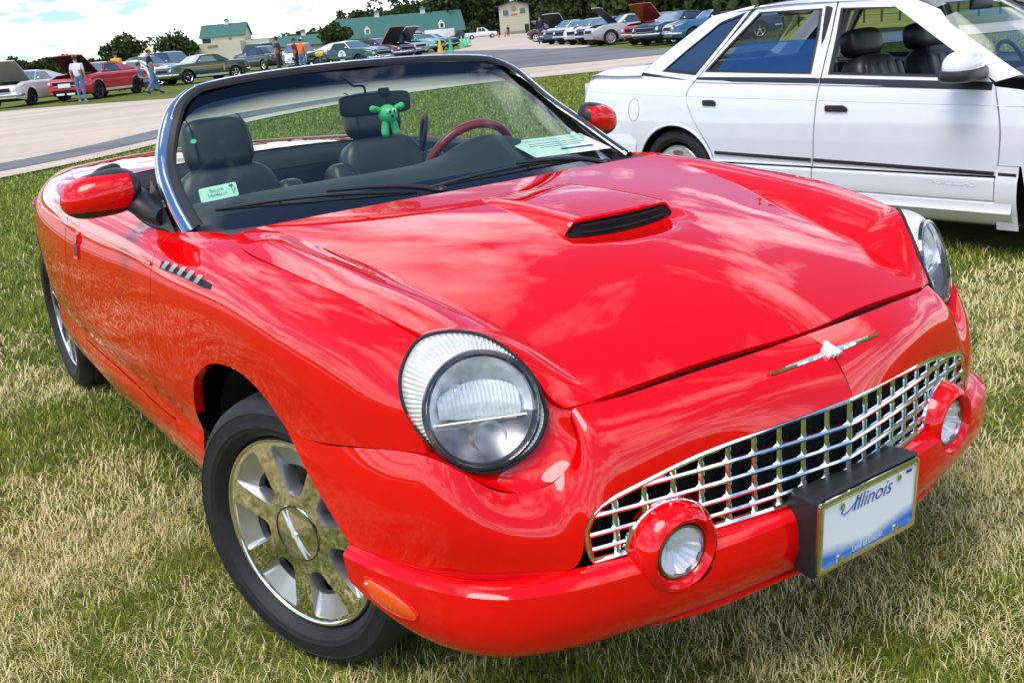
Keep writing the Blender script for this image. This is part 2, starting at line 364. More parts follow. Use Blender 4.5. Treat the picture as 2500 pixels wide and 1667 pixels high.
# ================================================================== red convertible
RC = empty('convertible_car')
tag(RC, 'glossy red two-seat convertible with chrome egg-crate grille and round headlights', 'car')
REF = (-.6, 0, .45)
def qh(n, e=.004): return np.r_[0, e, np.linspace(0, 1, n)[1:-1], 1-e, 1]

# ---- master side surface: stations (x) x rows (y,z), right side stored with y>0
ST = [
 (-3.80, [(.30, .86), (.36, .845), (.44, .80), (.50, .73), (.52, .66), (.52, .52), (.51, .46), (.51, .43), (.49, .38), (.42, .32)]),
 (-3.62, [(.42, .905), (.50, .885), (.565, .825), (.60, .74), (.615, .66), (.615, .52), (.61, .46), (.61, .43), (.59, .36), (.53, .28)]),
 (-3.25, [(.53, .945), (.62, .92), (.695, .855), (.728, .77), (.742, .67), (.740, .52), (.738, .46), (.738, .43), (.715, .34), (.66, .24)]),
 (-2.72, [(.64, .972), (.735, .943), (.802, .873), (.830, .79), (.840, .69), (.840, .52), (.835, .46), (.838, .43), (.815, .33), (.75, .21)]),
 (-2.25, [(.72, .975), (.800, .945), (.850, .876), (.875, .79), (.884, .67), (.880, .52), (.872, .462), (.877, .43), (.855, .32), (.78, .20)]),
 (-1.75, [(.775, .972), (.835, .942), (.874, .879), (.897, .79), (.905, .66), (.900, .52), (.890, .462), (.896, .43), (.874, .32), (.80, .20)]),
 (-1.10, [(.795, .965), (.842, .936), (.875, .881), (.897, .79), (.905, .66), (.900, .52), (.890, .462), (.896, .43), (.874, .32), (.80, .20)]),
 (-.655, [(.800, .957), (.842, .930), (.874, .882), (.894, .79), (.902, .66), (.897, .52), (.888, .462), (.894, .43), (.872, .32), (.80, .20)]),
 (-.39, [(.745, .970), (.815, .943), (.866, .884), (.887, .79), (.894, .67), (.890, .52), (.882, .462), (.888, .43), (.868, .32), (.80, .20)]),
 (-.20, [(.769, .9535), (.824, .930), (.862, .878), (.879, .80), (.881, .70), (.878, .55), (.87, .46), (.87, .43), (.86, .33), (.80, .20)]),
 (0., [(.764, .9405), (.819, .917), (.857, .866), (.872, .79), (.873, .70), (.870, .55), (.86, .46), (.86, .43), (.85, .33), (.80, .20)]),
 (.157, [(.755, .9295), (.808, .905), (.846, .853), (.862, .775), (.864, .69), (.862, .55), (.85, .46), (.85, .43), (.84, .33), (.79, .20)]),
 (.30, [(.739, .914), (.788, .891), (.824, .842), (.843, .77), (.849, .70), (.848, .56), (.84, .47), (.84, .43), (.83, .33), (.78, .20)]),
 (.42, [(.725, .891), (.765, .870), (.797, .828), (.817, .77), (.825, .71), (.826, .57), (.82, .48), (.82, .44), (.81, .34), (.76, .22)]),
]
ROWS = np.array([[(x, y, z) for y, z in r] for x, r in ST])
FRONT = np.array([(.507, .713, .872), (.503, .735, .855), (.510, .762, .821), (.533, .780, .78), (.585, .777, .724), (.62, .78, .60), (.63, .78, .50), (.63, .78, .45), (.62, .77, .36), (.60, .74, .26)])
MASTER = np.concatenate([ROWS, FRONT[None]])
TX = np.r_[[s[0] for s in ST], .53]
def station(xq): return spl(MASTER, TX, np.atleast_1d(xq))      # (n,rows,3)
ARCH_F = ([-.424, -.40, -.36, -.28, -.18, -.08, .02, .09, .157], [.52, .592, .640, .685, .710, .717, .703, .676, .637])
JOINT = ([.157, .245, .31, .40, .485, .56], [.637, .640, .650, .665, .685, .702])
def low_z(x):
    if -.424 <= x <= .157: return float(interp(*ARCH_F, x)[0])
    if x > .157: return float(interp(*JOINT, min(x, .56))[0])
    if abs(x+2.723) < .395: return .335+math.sqrt(max(0, .395**2-(x+2.723)**2))
    return .0
def side(xs, nv, ztop=None, low=None):
    out = []
    for i, row in enumerate(station(xs)):
        t = chord(row); d = spl(row, t, np.linspace(0, 1, 260)); zb = low_z(xs[i]) if low is None else low(xs[i])
        z = d[:, 2]; k = len(z)
        if z[-1] < zb:
            k = int(np.argmax((z < zb) & (np.arange(len(z)) > 30))); a = (z[k-1]-zb)/(z[k-1]-z[k]); d = np.r_[d[:k], (d[k-1]+(d[k]-d[k-1])*a)[None]]
        L_ = np.r_[0, np.cumsum(np.linalg.norm(np.diff(d, axis=0), axis=1))]; q = qh(nv)*L_[-1]
        out.append(np.stack([np.interp(q, L_, d[:, c]) for c in range(3)], 1))
    return np.array(out)
def xq(a, b, n): return a+(b-a)*qh(n, .006)
def cosx(a, b, n):   # finer near a
    t = np.linspace(0, 1, n); return a+(b-a)*(1-np.cos(t*math.pi/2))
SEAM = MB()
J_EDGE = None
for sy in (-1, 1):
    S_ = np.array([1, sy, 1.]); ref = np.array(REF)
    # fender
    fb = MB()
    A = side(xq(-.655, -.4245, 16), 60)*S_
    panel(fb, A, ref, edges='uvV', inset=.0042)
    xs_ = np.r_[cosx(-.424, -.20, 14)[:-1], np.linspace(-.20, .157, 22)[:-1], np.linspace(.157, .526, 26), .53]
    B = side(xs_, 60)
    J_EDGE = B[:, -1][xs_ >= .157]
    B = B*S_
    panel(fb, B, ref, edges='vUV', depth=.022)
    fender = fb.build('fender', RED, RC, weld=True, sharp=45)
    # dark strips under the gaps, standing in for the shade there
    n_ = normals(A); n_ *= np.sign(((A-ref)*n_).sum(2).mean())
    ribbon(SEAM, A[0], n_[0])
    n_ = normals(B); n_ *= np.sign(((B-ref)*n_).sum(2).mean())
    ribbon(SEAM, B[4:, 0], n_[4:, 0]); ribbon(SEAM, B[xs_ >= .157][:, -1], n_[xs_ >= .157][:, -1])
    # door
    db = MB(); D = side(xq(-1.74, -.655, 44), 60)*S_
    # door skin stops on the rocker line
    dd = MB(); kz = int(np.argmin(np.abs(D[20, :, 2]-.452)))
    panel(dd, D[:, :kz+1], ref, inset=.0042)
    door = dd.build('door', RED, RC, weld=True, sharp=45)
    if sy < 0: door['label'] = 'red door with flush pull handle'
    rk = MB(); panel(rk, D[:, kz:], ref, edges='uUV', inset=.0042); rk.build('rocker_panel', RED, RC, weld=True, sharp=45)
    n_ = normals(D); n_ *= np.sign(((D-ref)*n_).sum(2).mean()); ribbon(SEAM, D[0], n_[0])
    # rear quarter
    qb = MB(); Q = side(np.r_[xq(-2.325, -1.745, 20)], 60)*S_; panel(qb, Q, ref, edges='vUV')
    Q2 = side(np.r_[-3.1185+.0005, (-2.723-.395*np.cos(np.linspace(.05, math.pi-.05, 40)))[1:-1], -2.3275-.0005], 60)*S_; panel(qb, Q2, ref, edges='vV', depth=.03)
    Q3 = side(np.linspace(-3.80, -3.1185, 26), 60)*S_; panel(qb, Q3, ref, edges='vV')
    qb.build('quarter_panel', RED, RC, weld=True, sharp=45)
    # shoulder chrome-bright edge line along door (raised bead)
    bead = station(np.linspace(-2.6, -.66, 40))[:, 2]*S_+np.array([0, sy*.0015, 0])
    SEAM_B = MB().tube(bead, .0045, 6).build('waist_bead', RED, RC)
    # door pull: flap over a flat plate, cup shade painted as darker red
    sr = station(np.array([-1.535]))[0]; hz = sr[3]-sr[2]; hz = -hz/np.linalg.norm(hz)*S_; c = (sr[2]*.42+sr[3]*.58)*S_; hx = np.array((1., 0, 0)); hn = np.cross(hz, hx); hn *= np.sign(hn[1])*sy
    c = c+hn*.0045
    MB().prism(round_poly([(-.030, -.046), (.030, -.046), (.030, .046), (-.030, .046)], .012), c-hn*.006, hx, hz, hn, .0075).build('door_handle', RED, door, sharp=30)
    MB().prism(round_poly([(-.024, -.034), (.024, -.034), (.024, .004), (-.024, .004)], .008), c+hn*.0018, hx, hz, hn, .0012).build('handle_cup_shade', mat('red_shadow_cup', (.12, .003, .004), .5, noise=.1), door)
    MB().prism(round_poly([(-.023, .006), (.023, .006), (.023, .038), (-.023, .038)], .006), c+hn*.0018, hx, hz, hn, .006).build('handle_flap', RED, door, sharp=30)
    # fender vent with five bright slats
    va = station(np.array([-.585]))[0, 2]; vb = station(np.array([-.205]))[0, 2]
    ctr = [station(np.array([x]))[0] for x in np.linspace(-.585, -.215, 9)]
    top = np.array([p[2]+(p[1]-p[2])*.36 for p in ctr])*S_; bot = np.array([p[2]+(p[3]-p[2])*.03 for p in ctr])*S_
    out_ = np.array([0, sy*.0025, .0015])
    top[-1] = top[-1]*.5+bot[-1]*.5+(top[-2]-bot[-2])*.28; bot[-1] = bot[-1]*.8+top[-1]*.2
    V = MB(); V.grid(np.stack([top+out_, (top+bot)/2+out_*1.3, bot+out_])); vent = V.build('fender_vent', mat('vent_recess', (.008, .008, .009), .6, noise=.2), fender)
    for k in range(5):
        f = (k+.7)/6.1; i = f*8; i0 = int(i); a = top[i0]+(top[i0+1]-top[i0])*(i-i0); b = bot[i0]+(bot[i0+1]-bot[i0])*(i-i0); mdl = (a+b)/2; a = mdl+(a-mdl)*.8; b = mdl+(b-mdl)*.8
        o = out_*3.2; dx = np.array([.0085, 0, 0]); sk = np.array([.012, 0, 0])
        g = np.array([[a+out_*2+sk, mdl+out_*2.4+sk*.6, b+out_*2], [a+o+sk+dx*.6+out_*2, mdl+o+sk*.6+dx*.6+out_*2.4, b+o+dx*.6+out_*2], [a+out_*2+sk+dx, mdl+out_*2.4+sk*.6+dx, b+out_*2+dx]])
        MB().grid(g).build('vent_slat', mat('vent_silver', (.85, .85, .85), .3, .1, noise=.04), vent, smooth=False)
SEAM.build('panel_gap_shade', DARK, RC, smooth=False)  # black ribbons added to make the panel gaps read as shaded

# ---- rear deck and tail
dk = MB(); G = []
for x, zc in ((-3.80, .875), (-3.6, .925), (-3.25, .968), (-2.72, .995), (-2.3, 1.008), (-2.02, 1.012)):
    e = station(np.array([x]))[0, 0]
    G.append([(x, -e[1], e[2]), (x, -e[1]*.5, zc-(zc-e[2])*.22), (x, 0, zc), (x, e[1]*.5, zc-(zc-e[2])*.22), (x, e[1], e[2])])
dk.grid(patch(G, 30, 24)); dk.build('rear_deck', RED, RC)
tl = MB(); e = station(np.array([-3.80]))[0]
tl.grid(np.stack([e*[1, -1, 1], e*[1, 0, 1]-[.03, 0, 0], e])); tl.build('tail_panel', RED, RC)
for sy in (-1, 1): MB().ell((-3.70, sy*.60, .74), (.05, .085, .05)).build('tail_light', mat('tail_lens', (.5, .01, .01), .15, coat=1), RC)

# ---- hood
CL = np.array([(-.335, 0, .985), (-.2, 0, .981), (-.05, 0, .973), (.1, 0, .960), (.25, 0, .941), (.40, 0, .915), (.53, 0, .883), (.64, 0, .846), (.72, 0, .810), (.790, 0, .768)])
KL = np.array([(-.350, .662, .982), (-.2, .639, .963), (-.057, .614, .944), (.1, .584, .920), (.22, .561, .898), (.33, .542, .877), (.44, .522, .852), (.545, .506, .824), (.64, .495, .790), (.728, .488, .7475)])
EL = np.array([(-.378, .744, .9695), (-.235, .767, .9560), (-.112, .769, .9478), (.038, .763, .9385), (.157, .755, .9290), (.27, .7425, .9175), (.38, .7295, .899), (.505, .705, .876), (.615, .592, .846), (.709, .545, .7425)])
K2 = KL.copy()
HB = MB()
HALF = {}
def lift(S):
    # shallow dish ahead of the intake
    S = S.copy(); x = S[..., 0]; y = np.abs(S[..., 1]); q = np.clip((x-.25)/.10, 0, 9); yy = y/.185
    S[..., 2] -= .020*np.sqrt(np.clip(1-(q**2+yy**2), 0, 1)*(x >= .245)); return S
M1_ = CL*.62+KL*.38; M1_[:, 2] = CL[:, 2]-(CL[:, 2]-KL[:, 2])*.16+.001; M2_ = CL*.3+KL*.7; M2_[:, 2] = CL[:, 2]-(CL[:, 2]-KL[:, 2])*.52+.001
cq = chord(KL)[7]; SI = patch(np.stack([KL*MY, M2_*MY, M1_*MY, CL, M1_, M2_, KL], 1), 0, 67, qu=np.r_[np.linspace(0, cq, 40), np.linspace(cq, 1, 22)[1:]])
def hood_half(sy, mb):
    C_, K_, E_ = CL, KL, EL
    M1 = C_*.62+K_*.38; M1[:, 2] = C_[:, 2]-(C_[:, 2]-K_[:, 2])*.16+.001; M2 = C_*.3+K_*.7; M2[:, 2] = C_[:, 2]-(C_[:, 2]-K_[:, 2])*.52+.001
    Gi = np.stack([C_, M1, M2, K_], 1)
    # finish the outer strip on the egg-shaped headlight outline
    arc = np.array([(.505, .705, .876), (.54, .664, .883), (.588, .617, .869), (.615, .597, .848), (.64, .583, .822), (.661, .573, .792), (.69, .562, .757), (.709, .545, .7425)])
    Ed = np.concatenate([curve(EL[:8], 40), curve(arc, 22)[1:]])
    Kd = SI[:, -1]
    n = len(Ed)
    Si = patch(Gi, 0, 34, qu=np.r_[np.linspace(0, chord(KL)[7], 40), np.linspace(chord(KL)[7], 1, 22)[1:]])
    Si[:, -1] = Kd
    q = np.linspace(0, 1, 16)[None, :, None]; fade = np.clip(np.arange(n)/6., 0, 1)*np.clip((n-1-np.arange(n))/10., 0, 1)
    So = Kd[:, None]*(1-q)+Ed[:, None]*q
    w = np.linalg.norm(Ed-Kd, axis=1)
    So[:, :, 2] += (np.sin(np.linspace(0, 1, 16)*math.pi)[None]*.075*w[:, None]*fade[:, None])
    S = np.concatenate([Si, So[:, 1:]], 1)*np.array([1, sy, 1])
    return S, 33
panel(HB, lift(SI), REF, edges='uU', inset=.0045)
for sy in (-1, 1):
    S, kc = hood_half(sy, HB); HALF[sy] = S
    panel(HB, S[:, kc:], REF, edges='uUV', inset=.0035)
hood = HB.build('hood', RED, RC, weld=False, sharp=40)
hs = MB()
for sy in (-1, 1):
    S = HALF[sy]; n_ = normals(S); n_ *= np.sign(n_[..., 2].mean()); ribbon(hs, S[-1], n_[-1], w=.02, d=.016)
hs.build('hood_gap_shade', DARK, RC, smooth=False)  # black ribbon added so the hood's front gap looks shaded
# scoop cover
def hoodz(x, y):
    xs, C = CL[:, 0], CL[:, 2]; zc = interp(xs, C, x)[0]; zk = interp(KL[:, 0], KL[:, 2], x)[0]; yk = interp(KL[:, 0], KL[:, 1], x)[0]
    t = min(1, abs(y)/yk); return zc-(zc-zk)*(t**2)*.98
sc = MB(); NU, NV = 26, 25; G = np.zeros((NU, NV, 3))
for i in range(NU):
    f = i/(NU-1); hw = .150+.022*f
    for j in range(NV):
        v = -1+2*j/(NV-1); xe = -.185+.44*f-.022*v*v*f; y = v*hw
        up = .004+.0255*f**.9
        edge = 1-max(0, (abs(v)-.80)/.20)**1.6
        G[i, j] = (xe, y, hoodz(xe, y)-.003+(up+.003)*edge*min(1, f*6+.02))
sc.grid(G)
fr = G[-1]; sc.grid(np.stack([fr, fr+[.006, 0, -.004], fr+[.004, 0, -.010], fr+[-.02, 0, -.012]]))
scoop = sc.build('hood_scoop', RED, hood, sharp=60)
lo2 = fr.copy(); lo2[:, 2] = [hoodz(p[0], p[1])-.020*math.sqrt(max(0, 1-(p[1]/.185)**2)) for p in fr]; lo2[:, 0] += .010
iv = MB(); iv.grid(np.stack([fr+[-.004, 0, -.0085], lo2])); iv.build('intake_shade_panel', DARK, scoop, smooth=False)  # flat dark panel across the opening, in place of its inner shade
for k in range(2):
    f = .40+.36*k; bar = fr*(1-f)+lo2*f; MB().tube(bar[3:-3]+np.array((.003, 0, 0)), .0022, 6).build('scoop_louver', mat('louver_black', (.006, .006, .006), .5, noise=.2), scoop)

# ---- front fascia
Jc = curve(J_EDGE, 60); ji = lambda x: Jc[int(np.argmin(np.abs(Jc[:, 0]-x)))]
TOP = np.array([(.792, 0, .766), (.785, .18, .7635), (.760, .36, .755), (.728, .49, .7455), (.713, .540, .735), (.728, .543, .686), (.731, .577, .638), (.720, .622, .618), (.700, .668, .618), (.673, .721, .647), (.640, .762, .685), tuple(ji(.56)), tuple(ji(.43)), tuple(ji(.28)), tuple(ji(.157))])
BOT = np.array([(.905, 0, .662), (.880, .18, .653), (.846, .345, .640), (.822, .455, .619), (.806, .525, .603), (.795, .568, .577), (.789, .585, .545), (.785, .592, .500), (.775, .615, .474), (.713, .721, .470), (.660, .768, .470), (.610, .796, .470), (.544, .822, .469), (.470, .845, .469), (.397, .862, .468)])
def outward(T_, B_):
    d = np.gradient((T_+B_)/2, axis=0); o = np.cross(d, B_-T_); o /= np.linalg.norm(o, axis=1)[:, None]
    o *= np.sign(o[:, 0]+o[:, 1])[:, None]; return o
OUT = outward(TOP, BOT)
BUL = np.array([.020, .020, .020, .019, .018, .014, .012, .012, .016, .020, .020, .018, .014, .010, .006])[:, None]
GF = np.stack([TOP, TOP*.68+BOT*.32+OUT*BUL*.95, TOP*.34+BOT*.66+OUT*BUL*.9, BOT])
# shelf (top of bumper) and lower face
SH = [(.893, 0, .470), (.872, .18, .472), (.850, .314, .474), (.825, .45, .474), (.788, .578, .474), (.772, .615, .473), (.713, .721, .469), (.63, .785, .469), (.544, .822, .468), (.47, .845, .468), (.397, .8625, .467)]
F0 = [(.916, 0, .453), (.899, .18, .453), (.880, .333, .453), (.854, .455, .453), (.826, .568, .453), (.804, .636, .453), (.748, .736, .453), (.668, .798, .453), (.566, .842, .452), (.486, .864, .451), (.396, .8795, .450)]
M1 = [(.922, 0, .395), (.905, .18, .395), (.885, .335, .393), (.858, .458, .392), (.830, .571, .391), (.808, .639, .390), (.752, .739, .389), (.672, .801, .388), (.568, .844, .388), (.489, .865, .390), (.404, .8775, .402)]
M2 = [(.902, 0, .305), (.885, .18, .305), (.864, .332, .303), (.834, .453, .302), (.803, .562, .30), (.781, .626, .30), (.724, .722, .30), (.645, .782, .302), (.550, .823, .308), (.484, .848, .325), (.420, .866, .362)]
M3 = [(.850, 0, .246), (.832, .175, .246), (.797, .315, .245), (.764, .43, .244), (.728, .538, .244), (.706, .588, .244), (.655, .670, .245), (.590, .731, .250), (.516, .784, .266), (.470, .826, .300), (.428, .855, .350)]
M4 = [(.765, 0, .218), (.748, .165, .217), (.718, .29, .216), (.688, .40, .216), (.648, .50, .216), (.630, .545, .217), (.578, .632, .220), (.524, .695, .234), (.472, .758, .260), (.450, .806, .296), (.430, .843, .345)]
_a, _b = np.array(M1), np.array(M4); _d = (_b-_a)*[1, 1, 0]; _d /= np.linalg.norm(_d, axis=1)[:, None]; _s = np.array([1]*8+[.85, .5, .22])[:, None]
M2 = _a+_d*.020*_s; M2[:, 2] = _a[:, 2]-.055*_s[:, 0]; M3 = _a+_d*.085*_s; M3[:, 2] = _a[:, 2]-.103*_s[:, 0]; M4 = _a+_d*.175*_s; M4[:, 2] = _a[:, 2]-.136*_s[:, 0]
FOG = {s: np.array((.855, s*.419, .468)) for s in (-1, 1)}
FAX = {s: np.array((.985, s*.09, -.03))/np.linalg.norm((.985, .09, -.03)) for s in (-1, 1)}
def snap_pod(S, sy, r, tol=.006):
    d = S-FOG[sy]; ax = d@FAX[sy]; rad_ = d-ax[..., None]*FAX[sy]; rr = np.linalg.norm(rad_, axis=2); k = np.abs(rr-r) < tol; out = S.copy()
    out[k] = (FOG[sy]+ax[..., None]*FAX[sy]+rad_/(rr[..., None]+1e-9)*r)[k]; return out
def clear_of_pod(S, sy, r):
    c = (S[:-1, :-1]+S[1:, :-1]+S[:-1, 1:]+S[1:, 1:])/4; d = c-FOG[sy]; ax = d@FAX[sy]; rr = np.linalg.norm(d-ax[..., None]*FAX[sy], axis=2); return rr > r
fb = MB(); FS = MB()
for sy in (-1, 1):
    S_ = np.array([1, sy, 1.])
    S = patch(GF, 0, 0, qu=qh(22, .012), qv=np.linspace(0, 1, 130))*S_
    # centre prow: keep a faint crease on the middle line
    panel(fb, S, REF, edges='u', inset=.0045, depth=.016)
    e = S[-1]; nn = normals(S)[-1]; nn = nn*np.sign(((e-np.array(REF))*nn).sum(1).mean())
    # turned-in return around the grille mouth
    o = S[-1]-S[-2]; o /= np.linalg.norm(o, axis=1)[:, None]
    fb.grid(np.stack([e, e+o*.003-nn*.003, e+o*.005-nn*.010, e+o*.004-nn*.035]))
    s_ = patch(np.array([SH, np.array(SH)*.5+np.array(F0)*.5+[0, 0, .003], F0]), 12, 120)*S_
    s_[0] = s_[0]
    s_ = snap_pod(s_, sy, .0700); fb.grid(s_, mask=clear_of_pod(s_, sy, .0685))
    L_ = patch(np.array([F0, M1, M2, M3, M4]), 60, 150)*S_
    L_ = snap_pod(L_, sy, .0700, .005); mk = clear_of_pod(L_, sy, .0685)
    zz = (L_[:-1, :-1, 2]+L_[1:, 1:, 2])/2; yy = np.abs((L_[:-1, :-1, 1]+L_[1:, 1:, 1])/2)
    fb.grid(L_, mask=mk)
    # rolled lower edge
    fb.grid(np.stack([L_[-1], L_[-1]+[-.01, 0, -.004], L_[-1]+[-.04, 0, .01]]))
    eg = L_[:, -1]; fb.grid(np.stack([eg, eg+[-.006, -sy*.004, 0], eg+[-.006, -sy*.04, 0]]))
    # bumper groove seal behind grille
fascia = fb.build('front_bumper', RED, RC, sharp=28)
row_ = np.array(M2)*.72+np.array(M3)*.28; full_ = np.concatenate([(row_[:5]*MY)[::-1], row_[1:5]]); lp_ = curve(full_, 60); lp_ = lp_[np.abs(lp_[:, 1]) < .47]
ra_ = .0125*np.clip((.475-np.abs(lp_[:, 1]))/.12, .12, 1); MB().tube(lp_+np.array((.000, 0, -.010)), ra_*.60, 10, flat=1.0).build('lower_lip', RED, fascia)
MB().tube(lp_+np.array((.0015, 0, .001)), ra_*.34, 8).build('air_slot_shade', DARK, fascia)  # solid dark tube stands for the shade inside the slot
# headlight pocket
C0 = np.array((.637, .677, .760)); NH = np.array((.9, .33, .285)); NH /= np.linalg.norm(NH)
E1 = np.cross((0, 0, 1), NH); E1 /= np.linalg.norm(E1); E2 = np.cross(NH, E1)     # E1 towards outside, E2 up
OUTL = np.array([(.507, .713, .872), (.521, .689, .879), (.540, .667, .881), (.564, .642, .877), (.588, .621, .867), (.615, .601, .846), (.640, .587, .820), (.661, .577, .790), (.675, .573, .759), (.684, .576, .729), (.687, .589, .704), (.686, .609, .682), (.681, .638, .666), (.673, .668, .656), (.661, .700, .657), (.647, .729, .667), (.629, .748, .682), (.607, .762, .703), (.578, .774, .729), (.552, .778, .753), (.533, .777, .780), (.516, .768, .809), (.506, .753, .833), (.504, .735, .855)])
def closed_curve(P, n):
    P = np.array(P); k = len(P); Q = np.concatenate([P[-4:], P, P[:4]]); t = np.arange(len(Q))-4.
    return spl(Q, t, np.linspace(0, k, n, endpoint=False))
OUTL_D = closed_curve(OUTL, 96)
for sy in (-1, 1):
    S_ = np.array([1, sy, 1.])
    pk = MB(); cr = curve(TOP[3:12], 60)
    oq = np.interp(np.linspace(0, 1, 60), [0, .12, 1], [7.6, 8.2, 17.6]); ring = spl(OUTL, np.arange(len(OUTL)), oq); ring = ring-NH*.012+(C0-ring)*.03
    mid = cr*.45+ring*.55-NH*.010
    pk.grid(np.stack([cr, cr*.88+ring*.12-NH*.004, mid, ring, ring-NH*.02])*S_); pk.build('headlight_pocket', RED, fascia, sharp=80)
# ---- headlights
LENS = glass('headlight_lens', (.97, .97, .98), 1.0)
RIB = mat('ribbed_reflector', (.80, .78, .70), .25, .35, coat=1, noise=.05, nscale=20)
SILV = mat('reflector_silver', (.88, .90, .93), .28, .35, noise=.05, nscale=25)
SMOKE = mat('smoked_reflector', (.22, .22, .23), .25, .7, noise=.5, nscale=22)
BULB = mat('bulb_glass', (.75, .78, .8), .08, .6, coat=1, noise=.05)
LR = .105
for sy in (-1, 1):
    S_ = np.array([1, sy, 1.]); hl = empty('headlight', C0*S_, parent=RC); inv = np.array(C0*S_)
    th = np.linspace(0, 2*math.pi, 96, endpoint=False)
    lensring = C0+LR*(np.cos(th)[:, None]*E1+np.sin(th)[:, None]*E2)
    # match outline points to lens angles
    d = OUTL_D-C0; an = np.arctan2(d@E2, d@E1) % (2*math.pi); od = np.argsort(an)
    ol = np.stack([np.interp(th, np.r_[an[od]-2*math.pi, an[od], an[od]+2*math.pi], np.tile(OUTL_D[od][:, c], 3)) for c in range(3)], 1)
    def loc(P): return P*S_-inv
    # gasket
    g1 = MB(); g1.tube(loc(C0+(ol-C0)*1.012), .0045, 6, closed=True); g1.build('gasket', mat('gasket_rubber', (.01, .01, .01), .6, noise=.2), hl)
    # ribbed outer skirt: radial flutes between lens ring and outline
    R_ = MB(); n = 288; th2 = np.linspace(0, 2*math.pi, n, endpoint=False)
    def at(P): return np.stack([np.interp(th2, np.r_[th, 2*math.pi], np.r_[P[:, c], P[0, c]]) for c in range(3)], 1)
    o2, l2 = at(ol), at(lensring); w = np.linalg.norm(o2-l2, axis=1)[:, None]
    bulge = .16*w
    rows = []
    for f in np.linspace(0, 1, 10):
        flute = (.0011*((np.arange(n) % 3 == 0)*2-1)*min(1, f*6)*min(1, (1-f)*8))[:, None]*np.minimum(1, w/.015)
        dirn = (NH*.62+((o2-C0)/np.linalg.norm(o2-C0, axis=1)[:, None])*.6)
        rows.append(o2*(1-f)+l2*f+dirn*(bulge*math.sin(f*math.pi)*.9+flute)-NH*.002*f)
    R_.grid(loc(np.stack(rows, 1).reshape(-1, 3)).reshape(n, 10, 3), closed_u=True); R_.build('ribbed_skirt', RIB, hl, smooth=False)
    # black ring then silver bowl
    def lp(prof, nm, m_, nn=72, **k): return MB().lathe(prof, (0, 0, 0), NH*S_, nn, **k).build(nm, m_, hl)
    lp([(-.002, LR+.003), (.006, LR+.001), (.0075, LR-.006), (.003, LR-.0105), (-.012, LR-.0115)], 'lens_rim', mat('rim_gloss_black', (.02, .022, .03), .18, coat=1, noise=.2))
    lp([(.0062, LR-.0035), (.0078, LR-.0045), (.0062, LR-.0058)], 'chrome_ring', CHROME)
    # lower smoked reflector and upper bright reflector, split by a dividing edge
    rb = LR-.011
    up = MB(); lo = MB()
    e1 = E1*S_; e2 = E2*S_; nh = NH*S_; tilt = rad(-10)*1
    def bowl(a0, a1, depth, z0, nn=40):
        A_ = np.linspace(a0, a1, nn); G = []
        for r in np.linspace(.02, 1, 12):
            G.append([e1*math.cos(a)*rb*r+e2*math.sin(a)*rb*r+nh*(z0-depth*(1-r*r)) for a in A_])
        return np.array(G)
    up.grid(bowl(rad(-14), rad(190), .055, -.010)); up.build('high_beam_reflector', SILV, hl)
    lo.grid(bowl(rad(190), rad(346), .035, -.010)); lo.build('low_beam_reflector', SMOKE, hl)
    # fluted lens block across the middle
    fl = MB(); G = []
    for i in range(41):
        u = -1+2*i/40; row = []
        for j in range(8):
            v = j/7; top = .012+.040*math.sqrt(max(0, 1-u*u*.9)); h = -.018-.010*u+(top+.018+.010*u)*v
            row.append(e1*(-u*rb*.80)+e2*h+nh*(-.026+.006*math.sin(v*3.1)+(.0016 if i % 2 else -.0016)))
        G.append(row)
    fl.grid(np.array(G)); fl.build('fluted_lens_block', mat('fluted_clear', (.82, .84, .86), .2, .35, coat=1, noise=.10, nscale=60), hl, smooth=False)
    bl = MB(); a = e1*(.035)+e2*.035; bl.tube([a-nh*.085, a-nh*.045], .017, 16); bl.ell(a-nh*.038, (.017, .017, .017)); bl.build('bulb', BULB, hl)
    bx = MB(); bx.tube([a-nh*.05+e1*(-.02), a-nh*.05+e1*(-.085)], .012, 10, flat=.8); bx.build('bulb_shield', SILV, hl)
    b2 = MB(); c2 = e1*(-.01)-e2*.052; b2.lathe([(-.045, .004), (-.042, .02), (-.028, .028), (-.022, .030)], c2, nh, 24); b2.build('low_beam_bowl', SILV, hl)
    bd = MB(); bd.tube([e1*rb*.97-e2*.016-nh*.018, -e1*rb*.94-e2*.034+e2*.012-nh*.018], .0022, 6); bd.build('divider', CHROME, hl)
    # clear dome
    dm = MB(); dm.lathe([(.005+.020*(1-r*r), LR*.965*r) for r in np.linspace(1, .0, 12)], (0, 0, 0), nh, 60); dm.build('lens', LENS, hl)
    bk = MB(); bk.lathe([(-.012, LR+.006), (-.095, LR*.95), (-.10, .001)], (0, 0, 0), nh, 32); bk.build('housing', DARK, hl)

